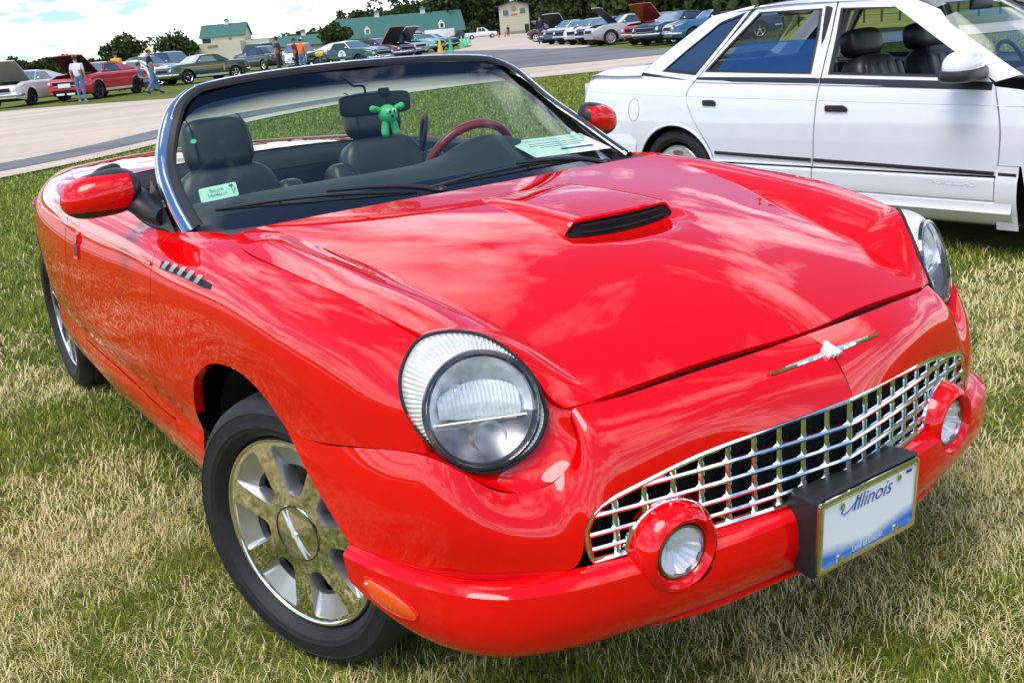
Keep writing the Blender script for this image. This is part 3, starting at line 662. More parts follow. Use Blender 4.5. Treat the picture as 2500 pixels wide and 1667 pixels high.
# ---- grille
def gx(y, o=0.): y = abs(y); return .897-.13*y-.12*y*y+o
TOPZ = ([0, .05, .109, .165, .224, .285, .347, .404, .463, .52, .548, .570, .578], [.657, .655, .652, .650, .645, .640, .633, .624, .609, .595, .585, .567, .545])
def topz(y): return float(np.interp(abs(y), *TOPZ))
grille = empty('grille', (.85, 0, .55), parent=RC); GO = np.array((.85, 0, .55))
gb = MB(); P = []
for y in np.linspace(-.565, .565, 60): P.append([(gx(y, -.055), y, .46), (gx(y, -.055), y, topz(y)+.006)])
gb.grid(np.array(P)-GO); gb.build('backing', mat('grille_black', (.006, .006, .007), .6, noise=.2), grille, smooth=False)
POD_R = .0885
def in_pod(y, z, m_=0.): return math.hypot(abs(y)-.419, z-.468) < POD_R+m_
def bar_path(pts, nm, r=.0064):
    P = np.array(pts); q = MB(); q.tube(P-GO, r, 8, flat=1.0)
    # web running back into the grille
    back = P-np.array([.034, 0, 0]); q.grid(np.stack([P-[.002, 0, 0], back])-GO)
    q.build(nm, CHROME, grille)
ol_ = []
for y in np.linspace(0, .578, 40): ol_.append((y, topz(y)))
ol_ += [(.577, .52), (.574, .495), (.568, .479)]
t0 = math.acos(max(-1, min(1, (.479-.468)/POD_R)))
a_ = np.linspace(math.pi/2-math.asin(math.sqrt(max(0, POD_R**2-.011**2))/POD_R), math.pi-(math.pi/2-math.asin(math.sqrt(max(0, POD_R**2-.011**2))/POD_R)), 24)
for a in a_: ol_.append((.419+POD_R*math.cos(a), .468+POD_R*math.sin(a)))
ol_ += [(y, .479) for y in np.linspace(.31, 0, 10)]
half = np.array([(gx(y, .002), y, z) for y, z in ol_])
full = np.concatenate([half*MY, half[::-1][1:-1]])
fq = MB(); fq.tube(full-GO, .0075, 8, closed=True); fq.build('frame', CHROME, grille)
for k in range(-9, 10):
    y = k*.0578; zt = topz(y); zb = .479
    if abs(abs(y)-.419) < POD_R: zb = max(zb, .468+math.sqrt(POD_R**2-(abs(y)-.419)**2))
    if zt-zb < .02: continue
    bar_path([(gx(y), y, z) for z in np.linspace(zb, zt, 8)], 'upright_bar')
for z in (.603, .567, .532, .503):
    runs = []; cur = []
    for y in np.linspace(-.577, .577, 160):
        ok = z < topz(y)-.004 and not in_pod(y, z)
        if ok: cur.append((gx(y, .0012), y, z))
        elif cur: runs.append(cur); cur = []
    if cur: runs.append(cur)
    for r in runs:
        if len(r) > 4: bar_path(r, 'cross_bar')
# ---- fog lamps in red pods
for sy in (-1, 1):
    c = FOG[sy]; ax = FAX[sy]
    pd = MB(); pd.lathe([(-.05, .096), (-.02, .0895), (-.006, .0860), (.004, .0815), (.012, .0750), (.0155, .0700), (.0155, .0665), (.010, .0605), (.0, .0535), (-.02, .052)], c, ax, 64); pd.build('fog_lamp_pod', RED, fascia, sharp=32)
    fo = empty('fog_lamp', c, parent=RC)
    MB().lathe([(-.004, .0545), (.003, .053), (.004, .0485), (-.002, .046)], (0, 0, 0), ax, 40).build('bezel', mat('fog_bezel', (.35, .35, .36), .2, 1, noise=.1), fo)
    ft = MB(); n = 60; G = []
    for q in range(n):
        t = 2*math.pi*q/n; e1 = np.cross((0, 0, 1), ax); e1 /= np.linalg.norm(e1); e2 = np.cross(ax, e1)
        G.append([(e1*math.cos(t)+e2*math.sin(t))*.0465*r+ax*(-.034+.032*r*r+(.0022 if (q//3) % 2 else -.0022)*min(1, r*2)) for r in np.linspace(.03, 1, 8)])
    ft.grid(np.array(G), closed_u=True); ft.build('reflector', SILV, fo, smooth=False)
    MB().tube([ax*-.03, ax*-.012], .009, 12).build('bulb', SILV, fo)
    MB().lathe([(.0+.008*(1-r*r), .0475*r) for r in np.linspace(1, 0, 8)], (0, 0, 0), ax, 36).build('lens', LENS, fo)
# ---- emblem on the nose: winged bar with bird
def nose(y):       # point on the fascia under the emblem
    return np.array((.8335-.13*y*y*3.2*.45, y, .7425-.10*y*y))
em = empty('nose_emblem', nose(0), parent=RC); eo = nose(0)
TEAL = mat('emblem_teal', (.32, .62, .55), .25, .2, coat=1, noise=.05)
nup = np.array((.50, 0, .86)); nfw = np.array((.86, 0, -.50))
for sy in (-1, 1):
    w = MB(); T = []; 
    ys = np.linspace(.012, .165, 16); hw = np.where(ys < .12, .0075-.0035*(ys/.12), .004*(1-(ys-.12)/.05)+.0012)
    Pc = np.array([nose(sy*y)+nup*.004+nfw*(.012-.00) for y in ys])
    w.grid(np.stack([Pc-nfw*hw[:, None], Pc+nup*.005, Pc+nfw*hw[:, None]])-eo); w.build('wing', CHROME, em, sharp=20)
    t_ = MB(); t_.grid(np.stack([Pc[1:12]-nfw*hw[1:12, None]*.45+nup*.0042, Pc[1:12]+nup*.0062, Pc[1:12]+nfw*hw[1:12, None]*.45+nup*.0042])-eo); t_.build('wing_inlay', TEAL, em)
bd = MB(); c = nfw*.012+nup*.006
bd.prism([(-.014, -.010), (-.005, -.012), (.004, -.022), (.013, -.021), (.012, -.012), (.016, -.004), (.021, .016), (.014, .013), (.009, .018), (.003, .014), (-.003, .018), (-.009, .013), (-.017, .016)], c, (0, 1, 0), nfw, nup, .008)
bd.build('bird', SILV, em, smooth=False)
# ---- plate
pl = empty('number_plate', (.944, 0, .423), parent=RC)
tl_ = np.array((.04, 0, 1.)); tl_ /= np.linalg.norm(tl_); nx = np.array((1., 0, -.04)); ey = np.array((0, 1., 0))
br = MB()
rr = lambda w, h, r: [(sx*(w-r)+r*math.cos(a), sz*(h-r)+r*math.sin(a)) for sx, sz, a0 in ((1, 1, 0), (-1, 1, 90), (-1, -1, 180), (1, -1, 270)) for a in [rad(a0+k*22.5) for k in range(5)]]
a_in = rr(.150, .072, .012); a_out = rr(.162, .086, .014)
P0 = np.array([ey*u+tl_*v for u, v in a_out])
br.grid(np.stack([P0*.93-nx*.085, P0*1.0-nx*.03, P0*1.01-nx*.004, P0*.97]), closed_u=False)
V0 = np.stack([P0*.93-nx*.085, P0*1.0-nx*.03, P0*1.01-nx*.004, P0*.95+nx*.001], 1)
br = MB(); br.grid(V0, closed_u=True); br.add(list(P0*.94-nx*.002), [tuple(range(len(P0)))]); br.build('bracket', BLACK, pl, sharp=40)
fq = MB(); A_, B_ = np.array([ey*u+tl_*v for u, v in rr(.156, .0795, .012)]), np.array([ey*u+tl_*v for u, v in rr(.143, .0655, .006)])
fq.grid(np.stack([A_+nx*.0, A_+nx*.006, (A_+B_)/2+nx*.009, B_+nx*.007, B_+nx*.003], 1), closed_u=True); fq.build('frame', CHROME, pl, sharp=50)
def plate_material():
    m = mat('plate_face', (.9, .9, .9), .35); nt = m.node_tree; N = nt.nodes; L = nt.links; b = N['Principled BSDF']
    tc = N.new('ShaderNodeTexCoord'); sp = N.new('ShaderNodeSeparateXYZ'); L.new(tc.outputs['Object'], sp.inputs[0])
    ns = N.new('ShaderNodeTexNoise'); ns.inputs['Scale'].default_value = 45; L.new(tc.outputs['Object'], ns.inputs['Vector'])
    ab = N.new('ShaderNodeMath'); ab.operation = 'ABSOLUTE'; L.new(sp.outputs[1], ab.inputs[0])
    ma = N.new('ShaderNodeMath'); ma.operation = 'MULTIPLY_ADD'; ma.inputs[1].default_value = -.16; L.new(ab.outputs[0], ma.inputs[0]); L.new(sp.outputs[2], ma.inputs[2])
    m2 = N.new('ShaderNodeMath'); m2.operation = 'MULTIPLY_ADD'; m2.inputs[1].default_value = .012; L.new(ns.outputs[0], m2.inputs[0]); L.new(ma.outputs[0], m2.inputs[2])
    r = N.new('ShaderNodeValToRGB'); mr = N.new('ShaderNodeMapRange'); mr.inputs[1].default_value = -.068; mr.inputs[2].default_value = -.030; L.new(m2.outputs[0], mr.inputs[0]); L.new(mr.outputs[0], r.inputs[0])
    r.color_ramp.elements[0].position = .15; r.color_ramp.elements[0].color = (.035, .19, .62, 1); r.color_ramp.elements[1].position = .85; r.color_ramp.elements[1].color = (.9, .9, .92, 1)
    L.new(r.outputs[0], b.inputs['Base Color']); return m
pf = MB(); Pp = [ey*u+tl_*v+nx*.0035 for u, v in rr(.146, .069, .008)]; pf.add(Pp, [tuple(range(len(Pp)))]); pf.build('plate', plate_material(), pl, smooth=False)
INK = mat('plate_ink', (.03, .08, .40), .4, noise=.1); WHITEINK = mat('plate_white_ink', (.9, .9, .92), .4, noise=.03)
tx = MB(); put_text(tx, 'Illinois', .046, np.array((0, .006, 0))+tl_*.042+nx*.0046, (0, 1, 0), tl_, shear=.35, squeeze=1.05)
tx.tube([ey*u+tl_*v+nx*.0046 for u, v in [(-.035, .052), (-.062, .036), (-.078, .030), (-.088, .036), (-.080, .046)]], .0012, 6)
tx.build('state_lettering', INK, pl, smooth=False)
t2 = MB(); put_text(t2, 'Land of Lincoln', .0195, tl_*-.0575+nx*.0046, (0, 1, 0), tl_, squeeze=.8); t2.build('motto_lettering', WHITEINK, pl, smooth=False)
t3 = MB(); t3.prism([(-.009, -.0035), (.009, -.0035), (.009, .0035), (-.009, .0035)], ey*.125+tl_*.056+nx*.004, ey, tl_, nx, .0008); t3.build('month_sticker', INK, pl)
for sx in (-1, 1):
    for z in (.053, -.06): MB().lathe([(.0035, .008), (.0075, .0075), (.009, .004), (.009, .001)], ey*sx*.089+tl_*z, nx, 14).build('screw', CHROME, pl)
# ---- amber side markers
AMB = mat('amber_lens', (.90, .085, .006), .18, coat=1, noise=.15, nscale=120)
for sy in (-1, 1):
    LS = patch(np.array([F0, M1, M2, M3, M4]), 120, 300)*np.array([1, sy, 1.]); flat_ = LS.reshape(-1, 3); ln_ = normals(LS).reshape(-1, 3); ln_ = ln_*np.sign(((flat_-np.array(REF))*ln_).sum(1))[:, None]
    def onb(x, z, off):
        d2 = (flat_[:, 0]-x)**2+(flat_[:, 2]-z)**2; k = np.argsort(d2)[:6]; w_ = 1/(d2[k]+1e-8); w_ /= w_.sum(); return (flat_[k]*w_[:, None]).sum(0)+(ln_[k]*w_[:, None]).sum(0)*off
    G = []
    for rr2 in np.linspace(0, 1, 8):
        G.append([onb(.528+.068*rr2*math.cos(t)*(1), .404-.012*rr2*math.cos(t)+.023*rr2*math.sin(t), .0015+.005*(1-rr2**4)) for t in np.linspace(0, 2*math.pi, 49)])
    mk = MB(); mk.grid(np.array(G)); ml = mk.build('marker_light', AMB, RC)
    ring = np.array([onb(.528+.0705*math.cos(t), .404-.0125*math.cos(t)+.0250*math.sin(t), .001) for t in np.linspace(0, 2*math.pi, 48, endpoint=False)]); MB().tube(ring, .003, 6, closed=True).build('marker_bezel', RED, ml)
    MB().ell(onb(.474, .418, .004), (.004, .004, .004), 10, 6).build('marker_screw', CHROME, ml)

# ---- cowl, windshield
FRM = np.array([(-.605, .797, .950), (-.72, .790, 1.005), (-.83, .775, 1.065), (-.92, .750, 1.120), (-.985, .715, 1.178), (-1.035, .672, 1.240), (-1.065, .625, 1.282), (-1.085, .560, 1.313), (-1.095, .45, 1.331), (-1.086, .25, 1.343), (-1.075, 0, 1.348)])
hd = curve(FRM, 60); FC = np.concatenate([hd*MY, hd[::-1][1:]])
ctr = np.array((-.78, 0, 1.13)); wn = np.array((.56, 0, .83))
T = np.gradient(FC, axis=0); T /= np.linalg.norm(T, axis=1)[:, None]
wnv = np.stack([wn*[1, 0, 1]+np.array((0, .55*p[1], 0)) for p in FC]); wnv /= np.linalg.norm(wnv, axis=1)[:, None]
inn = np.cross(wnv, T); inn *= np.sign((inn*(ctr-FC)).sum(1))[:, None]; inn /= np.linalg.norm(inn, axis=1)[:, None]
nv_ = np.cross(T, inn); nv_ *= np.sign(nv_[:, 2])[:, None]
wid = np.where(np.abs(FC[:, 1]) > .62, .036, .011)
k_ = np.ones(9)/9; wid = np.convolve(np.pad(wid, 4, 'edge'), k_, 'valid')[:, None]
ws = empty('windshield', (-.78, 0, 1.1), parent=RC); WO = np.array((-.78, 0, 1.1))
fr_ = MB(); fr_.grid(np.stack([FC-nv_*.040+inn*.012, FC-nv_*.018-inn*.001, FC-nv_*.004, FC+inn*.006+nv_*.004, FC+inn*wid*.6+nv_*.006, FC+inn*wid+nv_*.002, FC+inn*(wid+.001)-nv_*.012], 1)-WO); fr_.build('chrome_surround', CHROME, ws, sharp=70)
sb = MB(); sb.grid(np.stack([FC+inn*(wid-.003)-nv_*.002, FC+inn*(wid+.003)+nv_*.006, FC+inn*(wid+.022)+nv_*.006, FC+inn*(wid+.028)-nv_*.002], 1)-WO); sb.build('rubber_seal', mat('seal_rubber', (.014, .014, .015), .5, noise=.2), ws)
ib = MB(); ib.grid(np.stack([FC-nv_*.038+inn*.012, FC-nv_*.05+inn*.04, FC-nv_*.025+inn*(wid+.02)], 1)-WO); ib.build('inner_trim', BLACK, ws)
PIL = np.array([(-.60, .765, .935), (-.74, .752, 1.004), (-.85, .732, 1.070), (-.935, .700, 1.138), (-1.0, .650, 1.210), (-1.05, .585, 1.278)]); CEN = np.array([(-.44, 0, .938), (-.60, 0, 1.036), (-.73, 0, 1.117), (-.85, 0, 1.195), (-.96, 0, 1.268), (-1.052, 0, 1.325)])
def glass_grid(nr, nc, off=0.):
    p = curve(PIL, nr); c = curve(CEN, nr); G = np.zeros((nr, nc, 3))
    for j in range(nc):
        t = -1+2*j/(nc-1); a = abs(t)
        G[:, j, 0] = c[:, 0]+(p[:, 0]-c[:, 0])*a**2.2; G[:, j, 1] = p[:, 1]*t; G[:, j, 2] = c[:, 2]+(p[:, 2]-c[:, 2])*a**2.6
    return G+wn/np.linalg.norm(wn)*off
GG = glass_grid(30, 41)
WG = glass('windshield_glass', (.74, .90, .80), 1.0, band=(.76, .88, (.02, .05, .10)))
gl = MB(); gl.grid(GG-WO); go_ = gl.build('glass', WG, ws)
at_ = go_.data.attributes.new('row', 'FLOAT', 'POINT'); at_.data.foreach_set('value', np.repeat(np.linspace(0, 1, GG.shape[0]), GG.shape[1]))
fq = MB(); q = GG[:5, :]; fq.grid(q+np.array((.0015, 0, .002))-WO); fq.build('black_frit', mat('frit_black', (.008, .008, .009), .12, coat=1, noise=.1), ws)
cw = MB()
Hc = np.array([(-.335, 0, .972), (-.345, .35, .968), (-.365, .62, .965), (-.385, .738, .962), (-.50, .772, .962), (-.585, .790, .955), (-.625, .798, .951)])
Gc = np.array([(-.46, 0, .950), (-.475, .30, .948), (-.53, .52, .948), (-.575, .65, .948), (-.595, .715, .95), (-.605, .752, .951), (-.615, .772, .952)])
a, b = curve(Hc, 50), curve(Gc, 50)
for sy in (-1, 1): cw.grid(np.stack([a+[.03, 0, -.012], a, a*.6+b*.4+[0, 0, -.006], b, b+[-.03, 0, .012]])*[1, sy, 1])
cw.build('cowl', BLACK, RC)
ck = MB(); fl_ = np.array([(-.3, .7), (.5, .5), (.55, -.5), (-.3, -.7)])
ck.add([(x, y, .72) for x, y in fl_], [(0, 1, 2, 3)]); ck.build('engine_bay_floor', DARK, RC)
def wiper(a, b, base):
    P = np.linspace(a, b, 14); P[:, 2] += .014*np.sin(np.linspace(0, math.pi, 14)); w = empty('wiper', base, parent=RC); o = np.array(base)
    MB().tube(np.linspace(a, b, 10)-o, .0045, 6).build('blade', mat('wiper_rubber', (.008, .008, .008), .5, noise=.1), w)
    m_ = MB(); m_.tube(P-o, .005, 6)
    for f in (.15, .38, .62, .85): i = int(f*13); m_.tube([P[i]-o, np.linspace(a, b, 14)[i]-o], .004, 6)
    m_.build('bridge', BLACK, w)
    mid = P[7]; ar = np.array([np.array(base), np.array(base)*.75+mid*.25+[0, 0, .016], mid+[0, 0, .012]]); MB().tube(curve(ar, 12)-o, np.linspace(.009, .005, 12), 8).build('arm', BLACK, w)
    MB().ell((0, 0, .006), (.016, .016, .010), 12, 6).build('pivot', BLACK, w)
wiper(np.array((-.545, -.715, 1.012)), np.array((-.440, -.17, .980)), (-.415, -.10, .975))
wiper(np.array((-.455, -.115, .985)), np.array((-.475, .47, .985)), (-.40, .50, .972))
# ---- superellipsoid cushion helper
def cushion(mb, c, d, rot=None, e1=.45, e2=.45, n=28, m_=16, mi=0):
    c = np.array(c, float); rot = np.eye(3) if rot is None else np.array(rot)
    f = lambda w, p: math.copysign(abs(w)**p, w); V = []
    for i in range(m_+1):
        ph = -math.pi/2+math.pi*i/m_
        for q in range(n):
            t = 2*math.pi*q/n
            V.append(c+rot@np.array((d[0]*f(math.cos(ph), e1)*f(math.cos(t), e2), d[1]*f(math.cos(ph), e1)*f(math.sin(t), e2), d[2]*f(math.sin(ph), e1))))
    F = [(i*n+q, i*n+(q+1) % n, (i+1)*n+(q+1) % n, (i+1)*n+q) for i in range(m_) for q in range(n)]
    return mb.add(V, F, mi)
def rotm(ax, a): return np.array(Matrix.Rotation(a, 3, ax))
# ---- wheels
TREAD = mat('tyre_tread', (.020, .020, .021), .8, noise=.3, nscale=40, bump=.2, bscale=90)
def tyre_profile(R, w):
    h = w/2; return [(h-.025, R*.715), (h-.006, R*.74), (h+.004, R*.775), (h+.0055, R*.80), (h+.0075, R*.81), (h+.006, R*.82), (h+.006, R*.86), (h+.0045, R*.90), (h+.006, R*.905), (h+.0035, R*.915), (h-.008, R*.955), (h-.022, R*.985), (h-.040, R*.997), (h-.046, R*.985), (h-.054, R*.985), (h-.060, R*1.0), (.008, R*1.002), (.006, R*.988), (-.006, R*.988), (-.008, R*1.002), (-h+.060, R), (-h+.054, R*.985), (-h+.046, R*.985), (-h+.040, R*.997), (-h+.022, R*.985), (-h+.006, R*.93), (-h-.004, R*.82), (-h+.02, R*.70)]
def rm_holes(mb, spokes, R, face, e1, e2, A, rot, hole, half, dish):
    pol = lambda r, a: np.array((R*r*math.cos(a), R*r*math.sin(a)))
    outer = [pol(.968, t) for t in np.linspace(0, 2*math.pi, 96, endpoint=False)]
    fronts = []; backs = []
    for k in range(spokes):
        c = 2*math.pi*(k+.5)/spokes+rot; hi, ho = rad(half[0]), rad(half[1])
        P = [pol(hole[0], c-hi), pol(hole[1], c-ho), pol(hole[1]+.012, c), pol(hole[1], c+ho), pol(hole[0], c+hi)]
        B = [pol(hole[0]+.012, c-hi*.88), pol(hole[1]*.76, c-ho*.84), pol(hole[1]*.77, c), pol(hole[1]*.76, c+ho*.84), pol(hole[0]+.012, c+hi*.88)]
        fronts.append(round_poly(P, R*.07)); backs.append(round_poly(B, R*.06))
    V, F = filled([outer]+fronts)
    up = lambda p, z: e1*p[0]+e2*p[1]+A*z
    mb.add([up(v, face) for v in V], F)
    for f, b in zip(fronts, backs):
        f2 = [p*.985+np.mean(f, axis=0)*.015 for p in f]
        mb.grid(np.array([[up(p, face) for p in f], [up(p, face-.003) for p in f2], [up(p, face-dish*.55) for p in b], [up(p, face-dish) for p in b]]).transpose(1, 0, 2), closed_u=True, mi=1)
def make_wheel(name, parent, C, axis, R, w, spokes, rimR, face, cap=True, mrim=None, hole=(.43, .935), half=(11.5, 18.0), dish=.040, emblem=False, nseg=22, rot=0.):
    """face = distance of the hub face from the tyre mid-plane; axis points outwards"""
    mrim = mrim or CHROME
    A = np.array(axis, float); A /= np.linalg.norm(A); C = np.array(C, float)
    W_ = empty(name, C, parent=parent)
    MB().lathe(tyre_profile(R, w), (0, 0, 0), A, 72).build('tyre', RUBBER, W_, sharp=30)
    e1 = np.cross((0, 0, 1), A); e1 /= np.linalg.norm(e1); e2 = np.cross(A, e1)
    rm = MB(); rm_holes(rm, spokes, rimR, face, e1, e2, A, rot, hole, half, dish)
    rm.lathe([(face+.0, rimR*.965), (face+.003, rimR*.975), (face+.004, rimR*1.0), (face+.001, rimR*1.015), (face-.008, rimR*1.025), (face-.03, rimR*1.0), (-.08, rimR*.93)], (0, 0, 0), A, 96)
    rim = rm.build('rim', [mrim, mat('pocket_silver', (.55, .55, .56), .30, .85, noise=.1, nscale=20)], W_, sharp=50)
    MB().lathe([(-.02, rimR*.93), (-.022, rimR*.90), (-.06, rimR*.88), (-.09, rimR*.86), (-.09, .01)], (0, 0, 0), A, 40).build('inner_barrel', mat('wheel_barrel', (.008, .008, .008), .6, .2, noise=.2), W_)
    MB().lathe([(face-dish-.035, .02), (face-dish-.035, rimR*.70), (face-dish-.05, rimR*.70)], (0, 0, 0), A, 40).build('brake_disc', mat('brake_steel', (.05, .045, .04), .5, .8, noise=.3), W_)
    if cap:
        MB().lathe([(face+.0, rimR*.30), (face+.003, rimR*.293), (face+.002, rimR*.285), (face+.0065, rimR*.20), (face+.009, .001)], (0, 0, 0), A, 48).build('centre_cap', mrim, rim)
        MB().lathe([(face+.002, rimR*.298), (face+.0042, rimR*.29), (face+.002, rimR*.282)], (0, 0, 0), A, 48).build('cap_ring', mat('cap_groove', (.03, .03, .03), .4, .5, noise=.1), rim)
    if emblem:
        eb = MB(); u = e1*math.cos(1.0)+e2*math.sin(1.0) if False else (e1*math.cos(rad(118))+e2*math.sin(rad(118))); v = np.cross(A, u)
        L_ = rimR*.27; pts = [(-L_, 0), (-L_*.4, .0055), (-.008, .005), (0, .011), (.008, .005), (L_*.4, .0055), (L_, 0), (L_*.4, -.004), (.006, -.004), (0, -.010), (-.006, -.004), (-L_*.4, -.004)]
        eb.prism(pts, A*(face+.0075), u, v, A, .004); eb.build('cap_emblem', SILV, rim, smooth=False)
    return W_
st = rad(20)
ARCHR = .335
fa = np.array((math.sin(st), -math.cos(st), 0.))
make_wheel('front_wheel', RC, np.array((.03, -.84, .334))-fa*.098, fa, .3345, .225, 7, .232, .092, emblem=True, rot=rad(8))
make_wheel('front_wheel', RC, np.array((.03, .74, .334)), (-math.sin(st), math.cos(st), 0.), .3345, .225, 7, .232, .092, emblem=True)
for sy in (-1, 1): make_wheel('rear_wheel', RC, (-2.723, sy*.70, .334), (0, sy, 0), .3345, .235, 7, .232, .098, emblem=True, rot=.2)
# wheel-arch liners
for sy in (-1, 1):
    for xc, x0 in ((-.03, 0), (-2.723, 1)):
        ln = MB(); th = np.linspace(rad(8), rad(172), 30); G = []
        for y in (sy*(.845 if x0 == 0 else .79), sy*.40): G.append([(xc+.40*math.cos(t), y, .335+.385*math.sin(t)) for t in th])
        ln.grid(np.array(G)); c = len(th); ln.add([(xc+.40*math.cos(t), sy*.40, .335+.385*math.sin(t)) for t in th], [tuple(range(c))]); ln.build('wheel_arch_liner', mat('liner_black', (.007, .007, .007), .8, noise=.2), RC)
ub = MB(); ub.add([(.55, -.6, .24), (.55, .6, .24), (-3.5, .6, .26), (-3.5, -.6, .26)], [(0, 1, 2, 3)]); ub.build('underbody', DARK, RC)
# ---- cockpit tub, dash, seats
LEATH = mat('dark_leather', (.026, .028, .028), .42, coat=.15, coat_rough=.3, noise=.12, nscale=30)
DASHM = mat('dash_vinyl', (.030, .036, .036), .55, noise=.12, nscale=50, bump=.03, bscale=500)
CARP = mat('black_carpet', (.012, .012, .012), .95, noise=.3, nscale=200)
tb = MB()
tb.box((-1.3, 0, .34), (1.5, 1.5, .04)); tub = tb.build('floor_pan', CARP, RC)
for sy in (-1, 1):
    dp = MB(); xs_ = np.linspace(-1.98, -.62, 26); e = station(xs_)[:, 0]; e2 = station(xs_)[:, 1]
    G = np.stack([e*[1, 1, 1]+[0, -.004, -.002], e-[0, .035, -.004], e-[0, .058, .012], e-[0, .062, .09], e-[0, .050, .17], e-[0, .045, .20], e-[0, .02, .25], e-[0, .02, .60]])*[1, sy, 1]
    dp.grid(G); ip = dp.build('door_trim', DASHM, RC, sharp=50)
    ar = MB(); cushion(ar, (-1.25, sy*.735, .745), (.28, .035, .022)); ar.build('armrest', LEATH, ip)
    MB().tube([(-1.02, sy*.742, .86), (-.95, sy*.738, .865), (-.90, sy*.742, .86)], .006, 8).build('door_release', CHROME, ip)
bp = MB(); G = []
for y in np.linspace(-.765, .765, 40): 
    g = .006 if abs((y*5.2) % 1-.5) < .03 else 0
    G.append([(-2.05, y, 1.002-.03*(y/.76)**2), (-2.02, y, 1.006-.03*(y/.76)**2), (-1.985+g*0, y, .985-.03*(y/.76)**2), (-1.97-g, y, .90), (-1.965-g, y, .80), (-1.95-g, y, .66), (-1.90, y, .45)])
bp.grid(np.array(G)); bp.build('rear_bulkhead', LEATH, RC, sharp=60)
for k, z in enumerate((.93, .85, .77)):
    MB().tube([(-1.965, -.72, z), (-1.96, 0, z), (-1.965, .72, z)], .0035, 6).build('quilt_seam', mat('seam_dark', (.01, .01, .01), .8, noise=.1), RC)
def seat(c, tilt, lab):
    s = empty('seat', (c[0], c[1], .36), parent=RC); o = np.array((c[0], c[1], .36)); R = rotm('Y', -tilt)
    def piece(nm, ctr, d, e1=.4, e2=.4, m_=LEATH):
        b = MB(); cushion(b, np.array(ctr), d, R, e1, e2); return b.build(nm, m_, s)
    b = MB(); cushion(b, (.24, 0, .10), (.27, .255, .075)); b.build('seat_cushion', LEATH, s)
    up = lambda z, x=0.: R@np.array((x, 0, z))
    piece('seat_back', up(.37, .0)+[0, 0, 0], (.075, .195, .325), .45, .45)
    for sy in (-1, 1):
        bb = MB(); cushion(bb, up(.33, .025)+np.array((0, sy*.215, 0)), (.09, .065, .275), R, .55, .6); bb.build('side_bolster', LEATH, s)
        P = [up(z, .075-.02*abs(z-.36)/.25)+np.array((0, sy*(.155-.02*max(0, (z-.5)/.12)), 0)) for z in np.linspace(.14, .64, 12)]
        MB().tube(P, .0035, 6).build('piping', mat('piping_light', (.10, .11, .11), .5, noise=.1), s)
    hd_ = c[2]-.36
    b = MB(); hr = np.array((c[3]-c[0], 0, hd_)); cushion(b, hr, (.062, .122, .092), R, .5, .55); h = b.build('headrest', LEATH, s)
    for sy in (-1, 1):
        MB().tube([hr+[-.0, sy*.05, -.08], up(.58)+np.array((0, sy*.05, 0))], .007, 8).build('headrest_post', CHROME, h)
        P = [hr+R@np.array((.063*math.cos(a), sy*.095, .10*math.sin(a))) for a in np.linspace(-1.2, 1.5, 12)]
        MB().tube(P, .0025, 5).build('headrest_seam', mat('seam_dark'), h)
    s['label'] = lab
    return s
seat((-1.29, -.37, 1.10, -1.50), rad(17), 'dark leather passenger seat')
seat((-1.52, .37, 1.115, -1.745), rad(17), 'dark leather driver seat behind the steering wheel')
# dash
da = MB(); ys = np.linspace(-.745, .745, 50); G = []
hump = lambda y: math.exp(-((y-.37)/.17)**2); ph = lambda y: math.exp(-((y+.32)/.3)**2)
for x, z in ((-.47, .925), (-.58, .945), (-.68, .962), (-.76, .985), (-.84, 1.0), (-.895, .99), (-.92, .955), (-.90, .90), (-.88, .80), (-.86, .6)):
    k = max(0, min(1, (-.60-x)/.15)); kk = k if z > .95 else k*.8
    G.append([(x-.10*(1-(y/.75)**2)*0-.04*k*hump(y), y, z+.062*hump(y)*kk+.0*ph(y)*kk-.01*(y/.74)**4) for y in ys])
da.grid(patch(np.array(G), 40, 60)); dash = da.build('dashboard', DASHM, RC)
for y0, y1 in ((-.52, -.08), (.12, .50)):
    for k in range(26):
        y = y0+(y1-y0)*k/25; MB().box((-.555+.02*abs(y), y, .9445-.01*(y/.74)**4+.003), (.022, .006, .006)).build('defrost_slot', mat('slot_black', (.004, .004, .004), .8, noise=.1), dash)
sn = MB(); sn.ell((-.62, .05, .957), (.014, .014, .010), 12, 8); sn.build('dash_sensor', mat('slot_black'), dash)
# steering wheel
sw = empty('steering_wheel', (-1.01, .37, .93), parent=RC); sa = np.array((-.90, 0, .43)); sa /= np.linalg.norm(sa); s1 = np.array((0, 1., 0)); s2 = np.cross(sa, s1); s2 *= np.sign(s2[2])
def arc(a0, a1, n, r=.187): return [r*(s1*math.cos(a)+s2*math.sin(a)) for a in np.linspace(a0, a1, n)]
REDL = mat('red_leather', (.38, .010, .018), .3, coat=.6, coat_rough=.1, noise=.1, nscale=40, bump=.05, bscale=300)
MB().tube(arc(rad(20), rad(160), 36), .0155, 12).build('red_rim', REDL, sw)
MB().tube(arc(rad(158), rad(382), 50), .0150, 12).build('black_rim', LEATH, sw)
hb = MB(); cushion(hb, -sa*.0, (.035, .075, .06), np.stack([sa, s1, s2], 1)); hb.build('hub', DASHM, sw)
for a in (5, 175, 270): MB().tube([np.zeros(3), .18*(s1*math.cos(rad(a))+s2*math.sin(rad(a)))], .016, 8, flat=.6).build('spoke', DASHM, sw)
MB().tube([(0, 0, 0), tuple(-sa*.25)], .035, 12).build('column', DASHM, sw)
